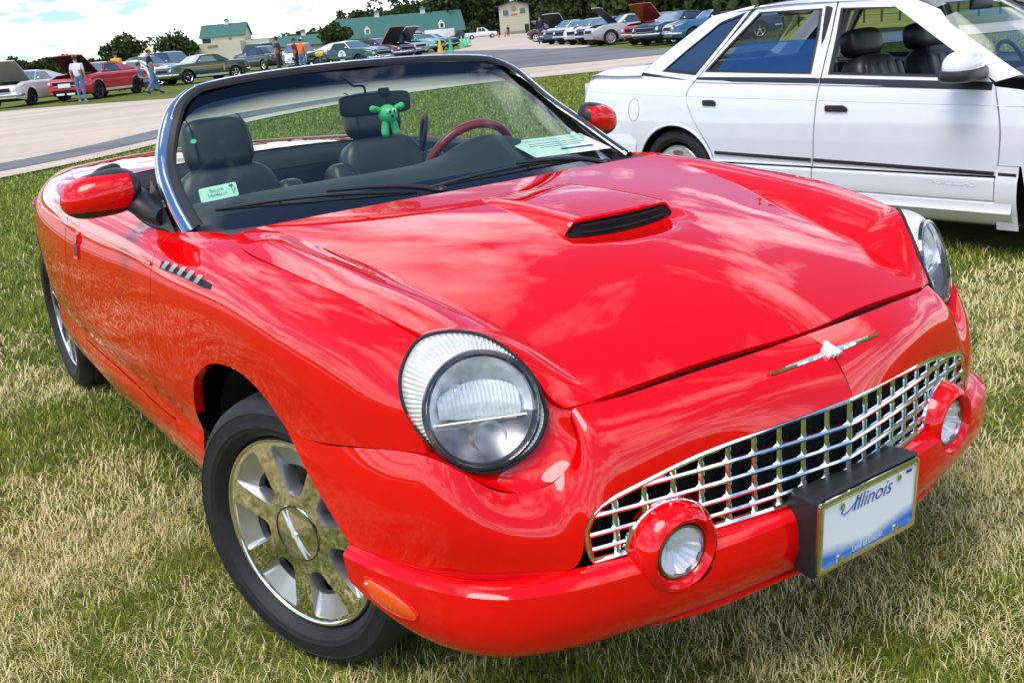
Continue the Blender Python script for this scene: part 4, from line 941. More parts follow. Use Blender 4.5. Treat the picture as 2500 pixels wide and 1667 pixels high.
# ---- folded soft-top edge and belt bits behind the doors
ft_ = MB(); ft_.tube(curve([(-1.62, -.72, .955), (-1.8, -.715, .985), (-1.98, -.68, 1.005), (-2.08, -.60, 1.012)], 18), .030, 10, flat=.8); ft_.build('tonneau_edge', mat('soft_top_cloth', (.015, .015, .016), .85, noise=.2, nscale=120), RC)
bl_ = MB(); bl_.tube(curve([(-1.75, .60, .96), (-1.72, .60, 1.06), (-1.66, .585, 1.085), (-1.63, .56, 1.04), (-1.66, .55, .95)], 24), .009, 8, flat=1.6); bl_.build('belt_guide', BLACK, RC)
# ---- interior mirror, green toy, sticker, windscreen papers
mi = empty('interior_mirror', (-.985, .01, 1.205), parent=RC)
b = MB(); cushion(b, (0, 0, 0), (.018, .122, .036), rotm('Z', rad(-12)), .35, .5); b.build('mirror_shell', mat('mirror_plastic', (.02, .021, .023), .35, noise=.1), mi)
MB().tube([(.01, .03, .02), (.015, .03, .035), (.015, .03, .048)], [.018, .022, .016], 12).build('mirror_stem', BLACK, mi)
MB().tube(curve([(0, -.03, .03), (.01, -.04, .06), (.02, -.08, .065), (.02, -.10, .085), (.01, -.12, .10)], 16), .004, 6).build('wire', BLACK, mi)
TOYG = mat('green_rubber', (.10, .62, .22), .5, noise=.06, nscale=30)
ty = empty('green_toy', (-.905, .012, 1.172)); 
tag(ty, 'small green rubber toy with raised arms hanging from the interior mirror', 'toy')
b = MB(); b.ell((0, 0, 0), (.030, .032, .031), 20, 14)
for sy in (-1, 1):
    b.tube([(0, sy*.022, .012), (0, sy*.042, .022), (0, sy*.050, .020)], [.009, .008, .012], 10); b.ell((0, sy*.052, .022), (.010, .012, .011), 10, 8)
    b.tube([(.003, sy*.014, -.020), (.004, sy*.018, -.040), (.005, sy*.020, -.055)], [.010, .012, .013], 10); b.ell((.006, sy*.020, -.058), (.012, .013, .014), 12, 8)
b.build('toy_body', TOYG, ty)
for sy in (-1, 1):
    MB().ell((.026, sy*.010, .010), (.005, .009, .009), 12, 8).build('eye', mat('toy_eye_white', (.8, .82, .78), .3, noise=.03), ty)
    MB().ell((.031, sy*.008, .009), (.003, .0035, .005), 10, 6).build('pupil', mat('toy_black', (.01, .01, .01), .3, noise=.1), ty)
MB().ell((.030, 0, -.006), (.003, .005, .006), 10, 6).build('mouth', mat('toy_black'), ty)
MB().tube([(.0, 0, .03), (.004, 0, .05), (-.03, 0, .055)], .0015, 5).build('cord', mat('toy_black'), ty)
def on_glass(f, t, off=.0):     # f 0..1 bottom->top, t -1..1 across
    r = int(f*(GG.shape[0]-1)); c = int((t+1)/2*(GG.shape[1]-1)); return GG[r, c]+wn/np.linalg.norm(wn)*off
STK = mat('sticker_pale', (.62, .80, .72), .6, noise=.04)
def flat_sheet(name, c, ex, ey, w, h, m_, parent, r=.006, th=.0006):
    ex = np.array(ex, float); ex /= np.linalg.norm(ex); ey = np.array(ey, float); ey -= ex*(ex@ey); ey /= np.linalg.norm(ey); ez = np.cross(ex, ey)
    return MB().prism(rr(w/2, h/2, r), c, ex, ey, ez, th).build(name, m_, parent, smooth=False), ex, ey, ez
gp = GG[9, 3]; gu = GG[12, 3]-GG[7, 3]; gr = GG[9, 5]-GG[9, 2]
o_, ex, ey, ez = flat_sheet('dealer_sticker', gp-[.008, 0, .008], gr, gu, .105, .062, STK, RC)
t = MB(); put_text(t, 'South', .017, gp-[.006, 0, .006]+ey*.008+ez*.002-ex*.005, ex, ey); put_text(t, 'Holland', .017, gp-[.006, 0, .006]-ey*.012+ez*.002-ex*.005, ex, ey)
[t.prism(pp, gp-[.006, 0, .006]+ez*.001, ex, ey, ez, .0005) for pp in ([(.030, .016), (.034, .025), (.037, .018), (.040, .026), (.042, .015), (.036, .009)], [(.0375, .010), (.0395, -.022), (.0385, -.022), (.0362, .010)], [(.039, -.020), (.046, -.004), (.047, .010), (.0435, -.004)], [(.038, -.012), (.028, .000), (.024, .008), (.031, -.003)])]
t.build('sticker_print', mat('sticker_ink', (.06, .12, .10), .6, noise=.1), o_, smooth=False)
gp = GG[20, 2]; flat_sheet('round_sticker', gp-[.008, 0, .008], GG[20, 4]-GG[20, 2], GG[23, 2]-GG[18, 2], .018, .018, mat('green_dot', (.05, .65, .25), .5, noise=.04), RC, r=.0088)
pc = np.array((-.70, .545, 1.012)); pe = np.array((.10, 1., -.02)); pf_ = np.array((-.75, .05, .16))
o_, ex, ey, ez = flat_sheet('show_card', pc, pe, pf_, .30, .20, mat('card_paper', (.78, .86, .80), .8, noise=.02), RC, r=.004)
tag_card = o_
t = MB(); put_text(t, 'Fordside Mustang, Shelby & All-Ford Show', .0145, pc+ey*.068+ez*.002, ex, ey, squeeze=.92)
for k, (w, u) in enumerate(((.20, .035), (.22, .012), (.16, -.008))): t.box(pc+ey*u+ez*.0025, (.0005, .0005, .0005)); t.prism([(-w/2, -.0012), (w/2, -.0012), (w/2, .0012), (-w/2, .0012)], pc+ey*u+ez*.001, ex, ey, ez, .0008)
t.prism([(-.02, -.010), (.11, -.010), (.11, .006), (-.02, .006)], pc-ey*.045+ez*.001, ex, ey, ez, .0008)
t.build('card_print', mat('card_ink', (.03, .06, .05), .7, noise=.1), o_, smooth=False)
# ---- door mirrors
for sy in (-1, 1):
    mr_ = empty('door_mirror', (-.72, sy*.80, .97), parent=RC); o = np.array((-.72, sy*.80, .97)); L_ = lambda p: np.array(p)*[1, sy, 1]-o
    C = L_((-.905, .915 if sy < 0 else .878, 1.052))
    b = MB(); n, m_ = 96, 64; V = np.zeros((m_+1, n, 3))
    for i in range(m_+1):
        f = -1+2*i/m_
        prof = max(0, 1-abs(f)**3.2)**.5
        for q in range(n):
            a = 2*math.pi*q/n
            x = .075*math.cos(a)*prof*(1.0 if math.cos(a) > 0 else .45); z = (.062*math.copysign(abs(math.sin(a))**.85, math.sin(a))*prof)*(1-.10*f)
            V[i, q] = C+np.array((x-.02*f, sy*(.106 if sy < 0 else .094)*f, z+.012*f*-1+.004))
    zrel = V[..., 2]-C[2]
    # shell in two colours: red cap on the front upper part, black collar round it
    cap_m = np.zeros((m_, n), bool)
    for i in range(m_):
        for q in range(n):
            p = (V[i, q]+V[i+1, (q+1) % n])/2-C
            cap_m[i, q] = (p[0] > -.012) and (p[2] > -.034) and (p[1]*sy > -.072+.03*max(0, -p[2]/.06)) and not (p[2] > .058)
    for msk, nm, mm in ((cap_m, 'mirror_cap', RED), (~cap_m, 'mirror_shell', BLACK)):
        bb = MB()
        Vv = V.reshape(-1, 3); F = [(i*n+q, (i+1)*n+q, (i+1)*n+(q+1) % n, i*n+(q+1) % n) for i in range(m_) for q in range(n) if msk[i, q]]
        bb.add(Vv, F); ob = bb.build(nm, mm, mr_, sharp=60)
    am = MB(); am.tube(curve([L_((-.885, .835, 1.035)), L_((-.85, .815, 1.01)), L_((-.80, .80, .99)), L_((-.76, .785, .985))], 14), np.linspace(.048, .036, 14), 16, flat=.75); am.build('mirror_arm', BLACK, mr_)
    sl_ = MB(); sl_.add([L_((-.625, .806, .955)), L_((-.88, .806, .962)), L_((-.90, .775, 1.075)), L_((-.84, .782, 1.07)), L_((-.73, .794, 1.01))], [(0, 1, 2, 3, 4)]); sl_.build('mirror_sail', BLACK, mr_, smooth=False)
# ================================================================== white sedan
WX, WY, WYAW = -.421, 4.396, .0743
def zg(x, y):
    s = -.00566*x+.00852*y-.02
    if s > .6: s = .6+.45*(s-.6)
    return max(0., s) if s > .02 else max(0., .01+.5*s) if s > -.02 else 0.
WC = empty('sedan_car', (WX, WY, .02), WYAW)
tag(WC, 'white four-door sedan with black side strip parked beside the red convertible', 'car')
GREYT = mat('dark_trim', (.022, .023, .026), .4, noise=.15, nscale=60)
def wy(x, z):
    zz = [.16, .24, .30, .34, .425, .44, .46, .52, .60, .70, .80, .86, .92, .97, 1.02]
    yy = [.835, .862, .882, .889, .892, .884, .880, .882, .886, .885, .874, .862, .842, .815, .780]
    y = float(np.interp(z, zz, yy))
    if x < -2.6: y -= .24*((-2.6-x)/1.2)**2.2*(.6+.5*max(0, (z-.5)))
    if x > -.2: y -= .22*((x+.2)/1.1)**2.2
    return y
def wsurf(A, B, nx, zlow=None, nz=40):
    """panel between two (z->x) edge curves, both lists of (x,z) top to bottom"""
    A = np.array(A, float); B = np.array(B, float); q = qh(nz, .006)
    a = spl(A, chord(A), q); b = spl(B, chord(B), q); S = np.zeros((nx+2, nz+2, 3))
    for i, f in enumerate(qh(nx, .006)):
        p = a*(1-f)+b*f
        for j in range(nz+2): S[i, j] = (p[j, 0], 0, p[j, 1])
    return S
def wfin(S, side):
    for i in range(S.shape[0]):
        for j in range(S.shape[1]): S[i, j, 1] = side*wy(S[i, j, 0], S[i, j, 2])
    return S
def arch_low(S, xc, R):
    """pull the lower part of the columns up to the wheel arch"""
    for i in range(S.shape[0]):
        x = S[i, 0, 0]
        if abs(x-xc) < R:
            za = .315+math.sqrt(R*R-(x-xc)**2); z0 = S[i, 0, 2]; q = (S[i, :, 2]-S[i, -1, 2])/(z0-S[i, -1, 2]); S[i, :, 2] = za+(z0-za)*q
    return S
belt = lambda x: float(np.interp(x, [-3.8, -3.05, -2.55, -1.57, -.5, .9], [1.005, 1.022, .985, .955, .915, .80]))
wref = (-1.5, 0, .5)
WG_D = glass('sedan_glass', (.30, .36, .42), 2.2); WG_C = glass('sedan_clear_glass', (.72, .84, .80), 1.3)
for side in (-1, 1):
    kw = dict(weld=True, sharp=45)
    b = MB(); S = wfin(wsurf([(-1.555, belt(-1.555)-.02), (-1.56, .70), (-1.572, .445)], [(-.505, belt(-.5)-.01), (-.452, .70), (-.452, .445)], 26), side); panel(b, S, wref, inset=.0025); fd = b.build('front_door', WHITEP, WC, **kw)
    b = MB(); S = wfin(wsurf([(-2.535, belt(-2.53)-.02), (-2.585, .88), (-2.56, .80), (-2.47, .66), (-2.36, .50), (-2.345, .445)], [(-1.56, belt(-1.56)-.02), (-1.565, .70), (-1.577, .445)], 26), side); panel(b, S, wref, inset=.0025); rd = b.build('rear_door', WHITEP, WC, **kw)
    # quarter: rear of the door cut, over the wheel arch
    b = MB()
    S = wsurf([(-3.77, .80), (-3.78, .70), (-3.77, .60)], [(-2.541, belt(-2.53)-.02), (-2.59, .88), (-2.565, .80)], 60)
    xs_ = np.linspace(-3.74, -2.42, 90); S = np.zeros((90, 40, 3))
    cut = lambda z: float(np.interp(z, [.445, .50, .66, .80, .88, .985], [-2.35, -2.365, -2.475, -2.565, -2.59, -2.541]))
    for i, x in enumerate(xs_):
        top = belt(x)-.01+.02*max(0, (-3.0-x))
        # columns follow the door cut at the right end
        f = i/89
        for j in range(40):
            g = j/39; z = top+(.45-top)*g
            xr = cut(z)-.004; xl = -3.76; xx = xl+(xr-xl)*f; S[i, j] = (xx, 0, z)
    dd_ = np.hypot(S[..., 0]+2.692, S[..., 2]-.315); ins = dd_ < .365
    S[..., 0] = np.where(ins, -2.692+(S[..., 0]+2.692)/(dd_+1e-9)*.365, S[..., 0]); S[..., 2] = np.where(ins, .315+(S[..., 2]-.315)/(dd_+1e-9)*.365, S[..., 2])
    mk = ~(ins[:-1, :-1] & ins[1:, :-1] & ins[:-1, 1:] & ins[1:, 1:])
    wfin(S, side); panel(b, S, wref, inset=.002, edges='vU', mask=mk); qp = b.build('quarter_panel', WHITEP, WC, **kw)
    lip = np.array([(-2.692+.365*math.cos(t), 0, .315+.365*math.sin(t)) for t in np.linspace(rad(12), rad(165), 40)])
    lp_ = np.array([[p[0], side*(wy(p[0], p[2])+.002), p[2]] for p in lip]); MB().tube(lp_, .008, 8).build('arch_lip', WHITEP, qp)
    b = MB(); S = wfin(wsurf([(-.50, belt(-.5)-.012), (-.446, .70), (-.446, .50)], [(.62, .76), (.70, .66), (.72, .50)], 40), side); arch_low(S, 0, .36); panel(b, S, wref, inset=.0025, edges='uvV'); fe = b.build('fender', WHITEP, WC, **kw)
    # lower cladding: doors, sill, bumper corners
    def clad(nm, x0, x1, z0, z1, par, out=.004, n=24):
        S = np.zeros((n, 14, 3))
        for i, x in enumerate(np.linspace(x0, x1, n)):
            for j, z in enumerate(np.linspace(z1, z0, 14)): S[i, j] = (x, side*(wy(x, z)+out), z)
        q = MB(); panel(q, S, wref, inset=.0022, depth=.02); return q.build(nm, WHITEP, par, **kw)
    clad('door_cladding', -1.568, -.455, .315, .4385, fd); clad('door_cladding', -2.325, -1.576, .33, .4385, rd, n=20)
    sk = MB(); xs_ = np.linspace(-2.32, -.36, 40); G = []
    for x in xs_:
        G.append([(x, side*(wy(x, .31)-.012), .318), (x, side*(wy(x, .3)+.006), .300), (x, side*(wy(x, .28)+.012), .268), (x, side*(wy(x, .28)+.022), .252), (x, side*(wy(x, .25)+.014), .235), (x, side*(wy(x, .22)-.008), .190), (x, side*(wy(x, .18)-.045), .165), (x, side*.7, .17)])
    sk.grid(np.array(G)); sk.build('sill_skirt', WHITEP, WC, sharp=40)
    fl = MB(); G = []
    for x in np.linspace(-.45, -.335, 10): G.append([(x, side*(wy(x, z)+.006), z) for z in np.linspace(.50, .155, 14)])
    fl.grid(np.array(G)); fl.build('mud_guard', WHITEP, WC)
    # black strip
    for nm, x0, x1, par in (('side_strip', -2.33, -1.582, rd), ('side_strip', -1.565, -.462, fd), ('side_strip', -.44, -.345, fe)):
        q = MB(); G = []
        for x in np.linspace(x0, x1, 20):
            z = float(np.interp(x, [-2.403, -.34], [.505, .455])); G.append([(x, side*(wy(x, z)+.001), z+.011), (x, side*(wy(x, z)+.008), z+.008), (x, side*(wy(x, z)+.008), z-.008), (x, side*(wy(x, z)+.001), z-.011)])
        q.grid(np.array(G)); q.build(nm, GREYT, par, sharp=40)
    # body crease line as a shallow bead
    for x0, x1, par in ((-3.7, -2.60, qp), (-2.575, -1.572, rd), (-1.55, -.46, fd), (-.43, .2, fe)):
        P = []
        for x in np.linspace(x0, x1, 16):
            z = float(np.interp(x, [-3.54, -1.55, -.43], [.896, .838, .805])); P.append((x, side*(wy(x, z)-.0012), z))
        MB().tube(P, .0032, 6).build('crease_bead', WHITEP, par)
    # handles
    for xc, zc, par, lock in ((-2.377, .826, rd, 0), (-1.416, .792, fd, 1)):
        y = wy(xc, zc); q = MB(); w = .075 if lock else .055
        pol = round_poly([(-w, -.018), (w, -.020), (w, .0), (w*.6, .018), (-w, .018)], .012); q.prism(pol, (xc, side*(y-.004), zc), (1, 0, 0), (0, 0, 1), (0, side, 0), .016); h = q.build('door_handle', GREYT, par, sharp=30)
        if lock: MB().lathe([(.0, .008), (.004, .008), (.004, .001)], (xc-.058, side*(y+.012), zc), (0, side, 0), 14).build('key_lock', CHROME, h)
    # fuel flap
    if side < 0:
        P = [(-3.09+.058*math.cos(t), 0, .775+.078*math.sin(t)) for t in np.linspace(0, 2*math.pi, 40, endpoint=False)]; P = [(x, side*(wy(x, z)+.0005), z) for x, _, z in P]; MB().tube(P, .0016, 5, closed=True).build('fuel_flap_gap', mat('gap_grey', (.12, .12, .13), .6, noise=.1), qp)
    # ---- side of the cabin: frames round three openings
    def gy(z, x=0): return float(np.interp(z, [.90, .97, 1.05, 1.37, 1.42], [.845, .818, .775, .600, .560]))
    P3 = lambda p, o=0.: (p[0], side*(gy(p[1])+o), p[1])
    def frame(nm, outer, inner, par, m_, o0=0., o1=-.004, n=14):
        def rs(L):
            out = []
            for k in range(len(L)):
                a, b_ = np.array(L[k]), np.array(L[(k+1) % len(L)])
                for t in np.linspace(0, 1, n, endpoint=False): out.append(a+(b_-a)*t)
            return out
        A, B = rs(outer), rs(inner); q = MB(); q.grid(np.array([[P3(p, o0) for p in A], [P3(np.array(p)*.12+np.array(a)*.88, o0+.002) for p, a in zip(B, A)], [P3(p, o1+.003) for p in B], [P3(p, o1-.02) for p in B]]).transpose(1, 0, 2), closed_u=True); return q.build(nm, m_, par, sharp=50)
    fdo = [(-1.555, belt(-1.555)-.022), (-1.575, 1.20), (-1.60, 1.395), (-1.12, 1.375), (-.93, 1.30), (-.505, belt(-.5)-.012)]
    fdi = [(-1.545+.03, .985), (-1.55+.01, 1.20), (-1.565, 1.352), (-1.16, 1.330), (-.99, 1.262), (-.565, .945)]
    rdo = [(-2.535, belt(-2.53)-.022), (-2.36, 1.20), (-2.19, 1.41), (-1.61, 1.397), (-1.583, 1.20), (-1.563, belt(-1.56)-.022)]
    rdi = [(-2.475, 1.022), (-2.32, 1.20), (-2.165, 1.368), (-1.70, 1.358), (-1.665, 1.20), (-1.64, .990)]
    frame('window_frame', fdo, fdi, fd, WHITEP); frame('window_frame', rdo, rdi, rd, WHITEP)
    sh_ = lambda L, f: [tuple(np.array(p)*(1-f)+np.mean(L, axis=0)*f) for p in L]
    frame('window_seal', sh_(fdi, -.012), sh_(fdi, .045), fd, GREYT, .002, .0); frame('window_seal', sh_(rdi, -.012), sh_(rdi, .05), rd, GREYT, .002, .0)
    for d0, d1, par in ((-2.53, -1.565, rd), (-1.555, -.515, fd)):
        q = MB(); G = []
        for x in np.linspace(d0, d1, 16): z = belt(x)-.012; G.append([(x, side*(wy(x, z-.02)+.002), z-.020), (x, side*(wy(x, z)+.006), z-.014), (x, side*(wy(x, z)+.005), z+.006), (x, side*(gy(z+.03)+.003), z+.022)])
        q.grid(np.array(G)); q.build('belt_moulding', GREYT, par, sharp=60)
    q = MB(); pg_ = [(-2.43, .99), (-2.25, 1.19), (-1.66, 1.185), (-1.63, .965)]; q.add([P3(p, -.012) for p in pg_], [(0, 1, 2, 3)]); q.build('rear_window_glass', glass('sedan_blue_glass', (.20, .36, .52), 6.5, gcol=(.45, .72, 1)), rd, smooth=False)
    # quarter window and C pillar
    qo = [(-3.05, 1.03), (-2.86, 1.17), (-2.56, 1.37), (-2.23, 1.415), (-2.37, 1.20), (-2.541, belt(-2.53)-.02)]
    qi = [(-2.86, 1.035), (-2.70, 1.16), (-2.47, 1.325), (-2.285, 1.375), (-2.405, 1.20), (-2.55, 1.005)]
    frame('rear_pillar', qo, qi, qp, WHITEP); frame('window_seal', sh_(qi, -.02), sh_(qi, .10), qp, GREYT, .002, .0)
    q = MB(); q.add([P3(p, -.004) for p in sh_(qi, .02)], [tuple(range(6))]); q.build('quarter_window', glass('quarter_glass', (.03, .05, .09), 6.0), qp, smooth=False)
    # A pillar
    q = MB(); G = []
    for f in np.linspace(0, 1, 14):
        x = -.40-.80*f; z = .93+.455*f; y = gy(z-.01); G.append([(x-.105+.02*f, side*(y+.002), z-.005-.035*f*0), (x-.04, side*(y+.001), z+.012), (x-.0, side*(y-.02), z+.024), (x+.015, side*(y-.05), z+.020)])
    q.grid(np.array(G)); q.build('front_pillar', WHITEP, WC)
# roof, screens, trunk, hood
b = MB(); G = []
for x, z in ((-2.60, 1.352), (-2.35, 1.408), (-2.0, 1.432), (-1.6, 1.437), (-1.25, 1.418), (-1.17, 1.402)):
    ze = float(np.interp(x, [-2.6, -2.2, -1.6, -1.12], [1.345, 1.408, 1.392, 1.372])); ye = .585 if x > -2.5 else .56
    G.append([(x, -ye-.012, ze), (x, -ye*.88, z-.014), (x, -ye*.5, z+.004), (x, 0, z+.012), (x, ye*.5, z+.004), (x, ye*.88, z-.014), (x, ye+.012, ze)])
b.grid(patch(G, 24, 30)); b.build('roof', WHITEP, WC)
b = MB(); b.grid(patch([[(-1.175, y, 1.40-.06*abs(y/.58)**3) for y in (-.56, -.3, 0, .3, .56)], [(-.80+.06*0, y*1.18, 1.185-.05*abs(y/.58)**3) for y in (-.56, -.3, 0, .3, .56)], [(-.36+.0*y, y*1.33, .965-.03*abs(y/.58)**3) for y in (-.56, -.3, 0, .3, .56)]], 14, 24)); wsd = b.build('windscreen', WG_C, WC)
b = MB(); b.grid(patch([[(-2.62, y, 1.345-.04*abs(y/.54)**3) for y in (-.54, -.27, 0, .27, .54)], [(-2.86, y*1.1, 1.19-.03*abs(y/.54)**3) for y in (-.54, -.27, 0, .27, .54)], [(-3.08, y*1.18, 1.045-.02*abs(y/.54)**3) for y in (-.54, -.27, 0, .27, .54)]], 10, 20)); b.build('rear_screen', WG_D, WC)
b = MB(); G = []
for x, z in ((-3.76, .92), (-3.745, .995), (-3.68, 1.03), (-3.4, 1.05), (-3.06, 1.06)):
    ye = wy(x, .93)-.02; ze = min(z, belt(x)+.02*max(0, (-3.0-x))); G.append([(x, -ye, ze-.012), (x, -ye*.93, z-.006), (x, -ye*.5, z+.008), (x, 0, z+.012), (x, ye*.5, z+.008), (x, ye*.93, z-.006), (x, ye, ze-.012)])
b.grid(patch(G, 20, 26)); b.build('trunk_lid', WHITEP, WC)
b = MB(); G = []
for z in np.linspace(.955, .62, 10):
    G.append([(-3.78+.05*(y/.7)**2-.02*math.sin((z-.6)*6), y, z) for y in np.linspace(-.70, .70, 15)])
b.grid(np.array(G)); b.build('tail_panel', WHITEP, WC)
b = MB(); G = []
for k, t in enumerate(np.linspace(-1, 1, 41)):
    a = abs(t); y = math.copysign(min(1, a*1.45)**.7, t)*.86; x = -3.86 if a < .6 else -3.86+(a-.6)/.4*.80
    G.append([(x+.02, y, .60), (x, y*1.003, .585), (x-.012, y*1.012, .50), (x-.01, y*1.01, .38), (x+.02, y*.99, .27), (x+.06, y*.95, .24)])
b.grid(np.array(G)); b.build('rear_bumper', WHITEP, WC)
b = MB(); G = []
for x, z in ((-.34, .945), (.0, .90), (.4, .845), (.75, .76), (.9, .66), (.95, .50), (.93, .3)):
    ye = .80 if x < .2 else (.72 if x < .7 else .66); G.append([(x, -ye, z-.05), (x, -ye*.8, z-.01), (x, 0, z), (x, ye*.8, z-.01), (x, ye, z-.05)])
b.grid(patch(G, 26, 20)); b.build('hood', WHITEP, WC)
b = MB(); b.box((-1.4, 0, .33), (3.6, 1.5, .30)); b.build('floor_pan', DARK, WC)
# interior
SLE = mat('black_leather', (.016, .016, .018), .38, noise=.2, nscale=25, bump=.10, bscale=180)
for y, x in ((-.36, -1.46), (.36, -1.46)):
    s = empty('front_seat', (x, y, .4), parent=WC)
    q = MB(); cushion(q, (.0, 0, .34), (.11, .245, .33), rotm('Y', rad(-14)), .5, .5); q.build('seat_back', SLE, s)
    for k in (-.16, -.055, .055, .16): q = MB(); cushion(q, (.085, k, .34), (.03, .048, .29), rotm('Y', rad(-14)), .5, .6); q.build('seat_flute', SLE, s)
    q = MB(); cushion(q, (.28, 0, .10), (.28, .25, .09)); q.build('seat_cushion', SLE, s)
    q = MB(); cushion(q, (-.125, 0, .735), (.075, .165, .088), rotm('Y', rad(-10)), .6, .55); q.build('headrest', SLE, s)
q = MB(); cushion(q, (-2.45, 0, .80), (.12, .62, .26), rotm('Y', rad(-20)), .4, .35); cushion(q, (-2.15, 0, .58), (.30, .62, .08), None, .4, .35); q.build('rear_bench', SLE, WC)
q = MB(); G = [[(x, y, z) for y in np.linspace(-.7, .7, 8)] for x, z in ((-.42, .93), (-.65, .95), (-.80, .93), (-.84, .80), (-.82, .6))]; q.grid(np.array(G)); q.build('dashboard', GREYT, WC)
q = MB(); th = np.linspace(0, 2*math.pi, 32, endpoint=False); q.tube([(-.98-.06*math.sin(t), .36+.18*math.cos(t), .90+.17*math.sin(t)) for t in th], .014, 8, closed=True); q.build('steering_wheel', GREYT, WC)
for sy in (-1, 1):
    q = MB(); q.tube(curve([(-1.62, sy*.74, .62), (-1.62, sy*.72, 1.0), (-1.64, sy*.62, 1.36)], 10), .035, 8, flat=.5); q.build('inner_pillar', GREYT, WC)
    q = MB(); q.add([(-2.5, sy*.79, .96), (-.5, sy*.80, .90), (-.5, sy*.78, .4), (-2.5, sy*.78, .4)], [(0, 1, 2, 3)]); q.build('door_trim', GREYT, WC, smooth=False)
q = MB(); q.tube([(-1.68, -.66, 1.25), (-1.60, -.60, .95), (-1.55, -.56, .70)], .022, 6, flat=.2); q.build('seat_belt', GREYT, WC)
q = MB(); q.box((-1.02, 0, 1.31), (.03, .24, .07), bev=.01); q.build('interior_mirror', GREYT, WC)
q = MB(); q.add([(-1.0, -.52, 1.335), (-1.0, .52, 1.335), (-1.08, .52, 1.385), (-1.08, -.52, 1.385)], [(0, 1, 2, 3)]); q.build('sun_visor', mat('visor_grey', (.25, .25, .26), .8, noise=.05), WC)
# door mirrors
for sy in (-1, 1):
    mo = empty('door_mirror', (-.60, sy*.83, .96), parent=WC)
    q = MB(); cushion(q, (-.015, sy*.14, .055), (.085, .155, .080), rotm('Z', sy*rad(-8)), .8, .75, 32, 20); V = np.array(q.V)
    k = V[:, 2] < .02; 
    sm = q.build('mirror_cap', WHITEP, mo)
    q = MB(); cushion(q, (-.022, sy*.12, .018), (.098, .185, .042), rotm('Z', sy*rad(-8)), .6, .7, 32, 14); q.build('mirror_base', GREYT, mo)
    q = MB(); q.add([(.12, -sy*.005, -.045), (-.16, -sy*.01, -.045), (-.05, -sy*.035, .07), (.03, -sy*.02, .02)], [(0, 1, 2, 3)]); q.build('mirror_sail', GREYT, mo, smooth=False)
# embossed lettering on the front door cladding
q = MB(); y = wy(-.69, .385)+.0055
put_text(q, 'TAURUS SHO', .034, (-.69, -y, .398), (1, 0, -.03), (0, 0, 1), extrude=.0012, squeeze=1.35); q.build('door_lettering', WHITEP, WC, smooth=False)
q = MB(); q.box((-.20, -.852, .86), (.05, .006, .04), bev=.004); q.build('fender_badge', CHROME, WC)
SILVW = mat('silver_alloy', (.70, .70, .72), .3, .7, noise=.05)
for xw in (-2.692, 0):
    for sy in (-1, 1): make_wheel('wheel', WC, (xw, sy*.755, .324), (0, sy, 0), .324, .205, 6, .205, .085, mrim=SILVW, hole=(.40, .86), half=(11, 17), dish=.04)
    for sy in (-1, 1):
        ln = MB(); th = np.linspace(rad(5), rad(175), 24); G = [[(xw+.375*math.cos(t), y, .315+.375*math.sin(t)) for t in th] for y in (sy*.86, sy*.45)]; ln.grid(np.array(G)); ln.add(G[1], [tuple(range(len(th)))]); ln.build('wheel_arch_liner', mat('liner_black'), WC)
# ================================================================== cars further off
CAMV = np.array(CAM_POS)
def px_ray(px, py):      # photograph pixel (2352 wide) -> direction; used to lay things out on the ground
    k = 2500/2352; d = np.array(_f)*2398.2+np.array(_r)*(px*k-1250)-np.array(_u)*(py*k-833.5); return d/np.linalg.norm(d)
def on_ground(px, py, D=None):
    d = px_ray(px, py)
    if D is not None:
        h = d/np.hypot(d[0], d[1])*D; p = CAMV+h; return np.array((p[0], p[1], zg(p[0], p[1])))
    t = 5.
    for _ in range(4000):
        p = CAMV+d*t
        if p[2] <= zg(p[0], p[1]): break
        t += .05
    return np.array((p[0], p[1], zg(p[0], p[1])))
GLASSD = mat('car_glass_dark', (.03, .045, .055), .03, coat=1, noise=.1, spec=.8)
GLASSB = mat('car_glass_sky', (.16, .24, .28), .04, .3, coat=1, noise=.1, spec=.8)
BUMPC = CHROME
def paint(name, col=None): return mat('paint_'+name, col, .3, 0, 1, .03, noise=.02, nscale=9)
HL_M = mat('round_lamp', (.75, .78, .8), .1, .4, coat=1, noise=.05)
TL_M = mat('red_lamp', (.5, .012, .012), .2, coat=1, noise=.05)
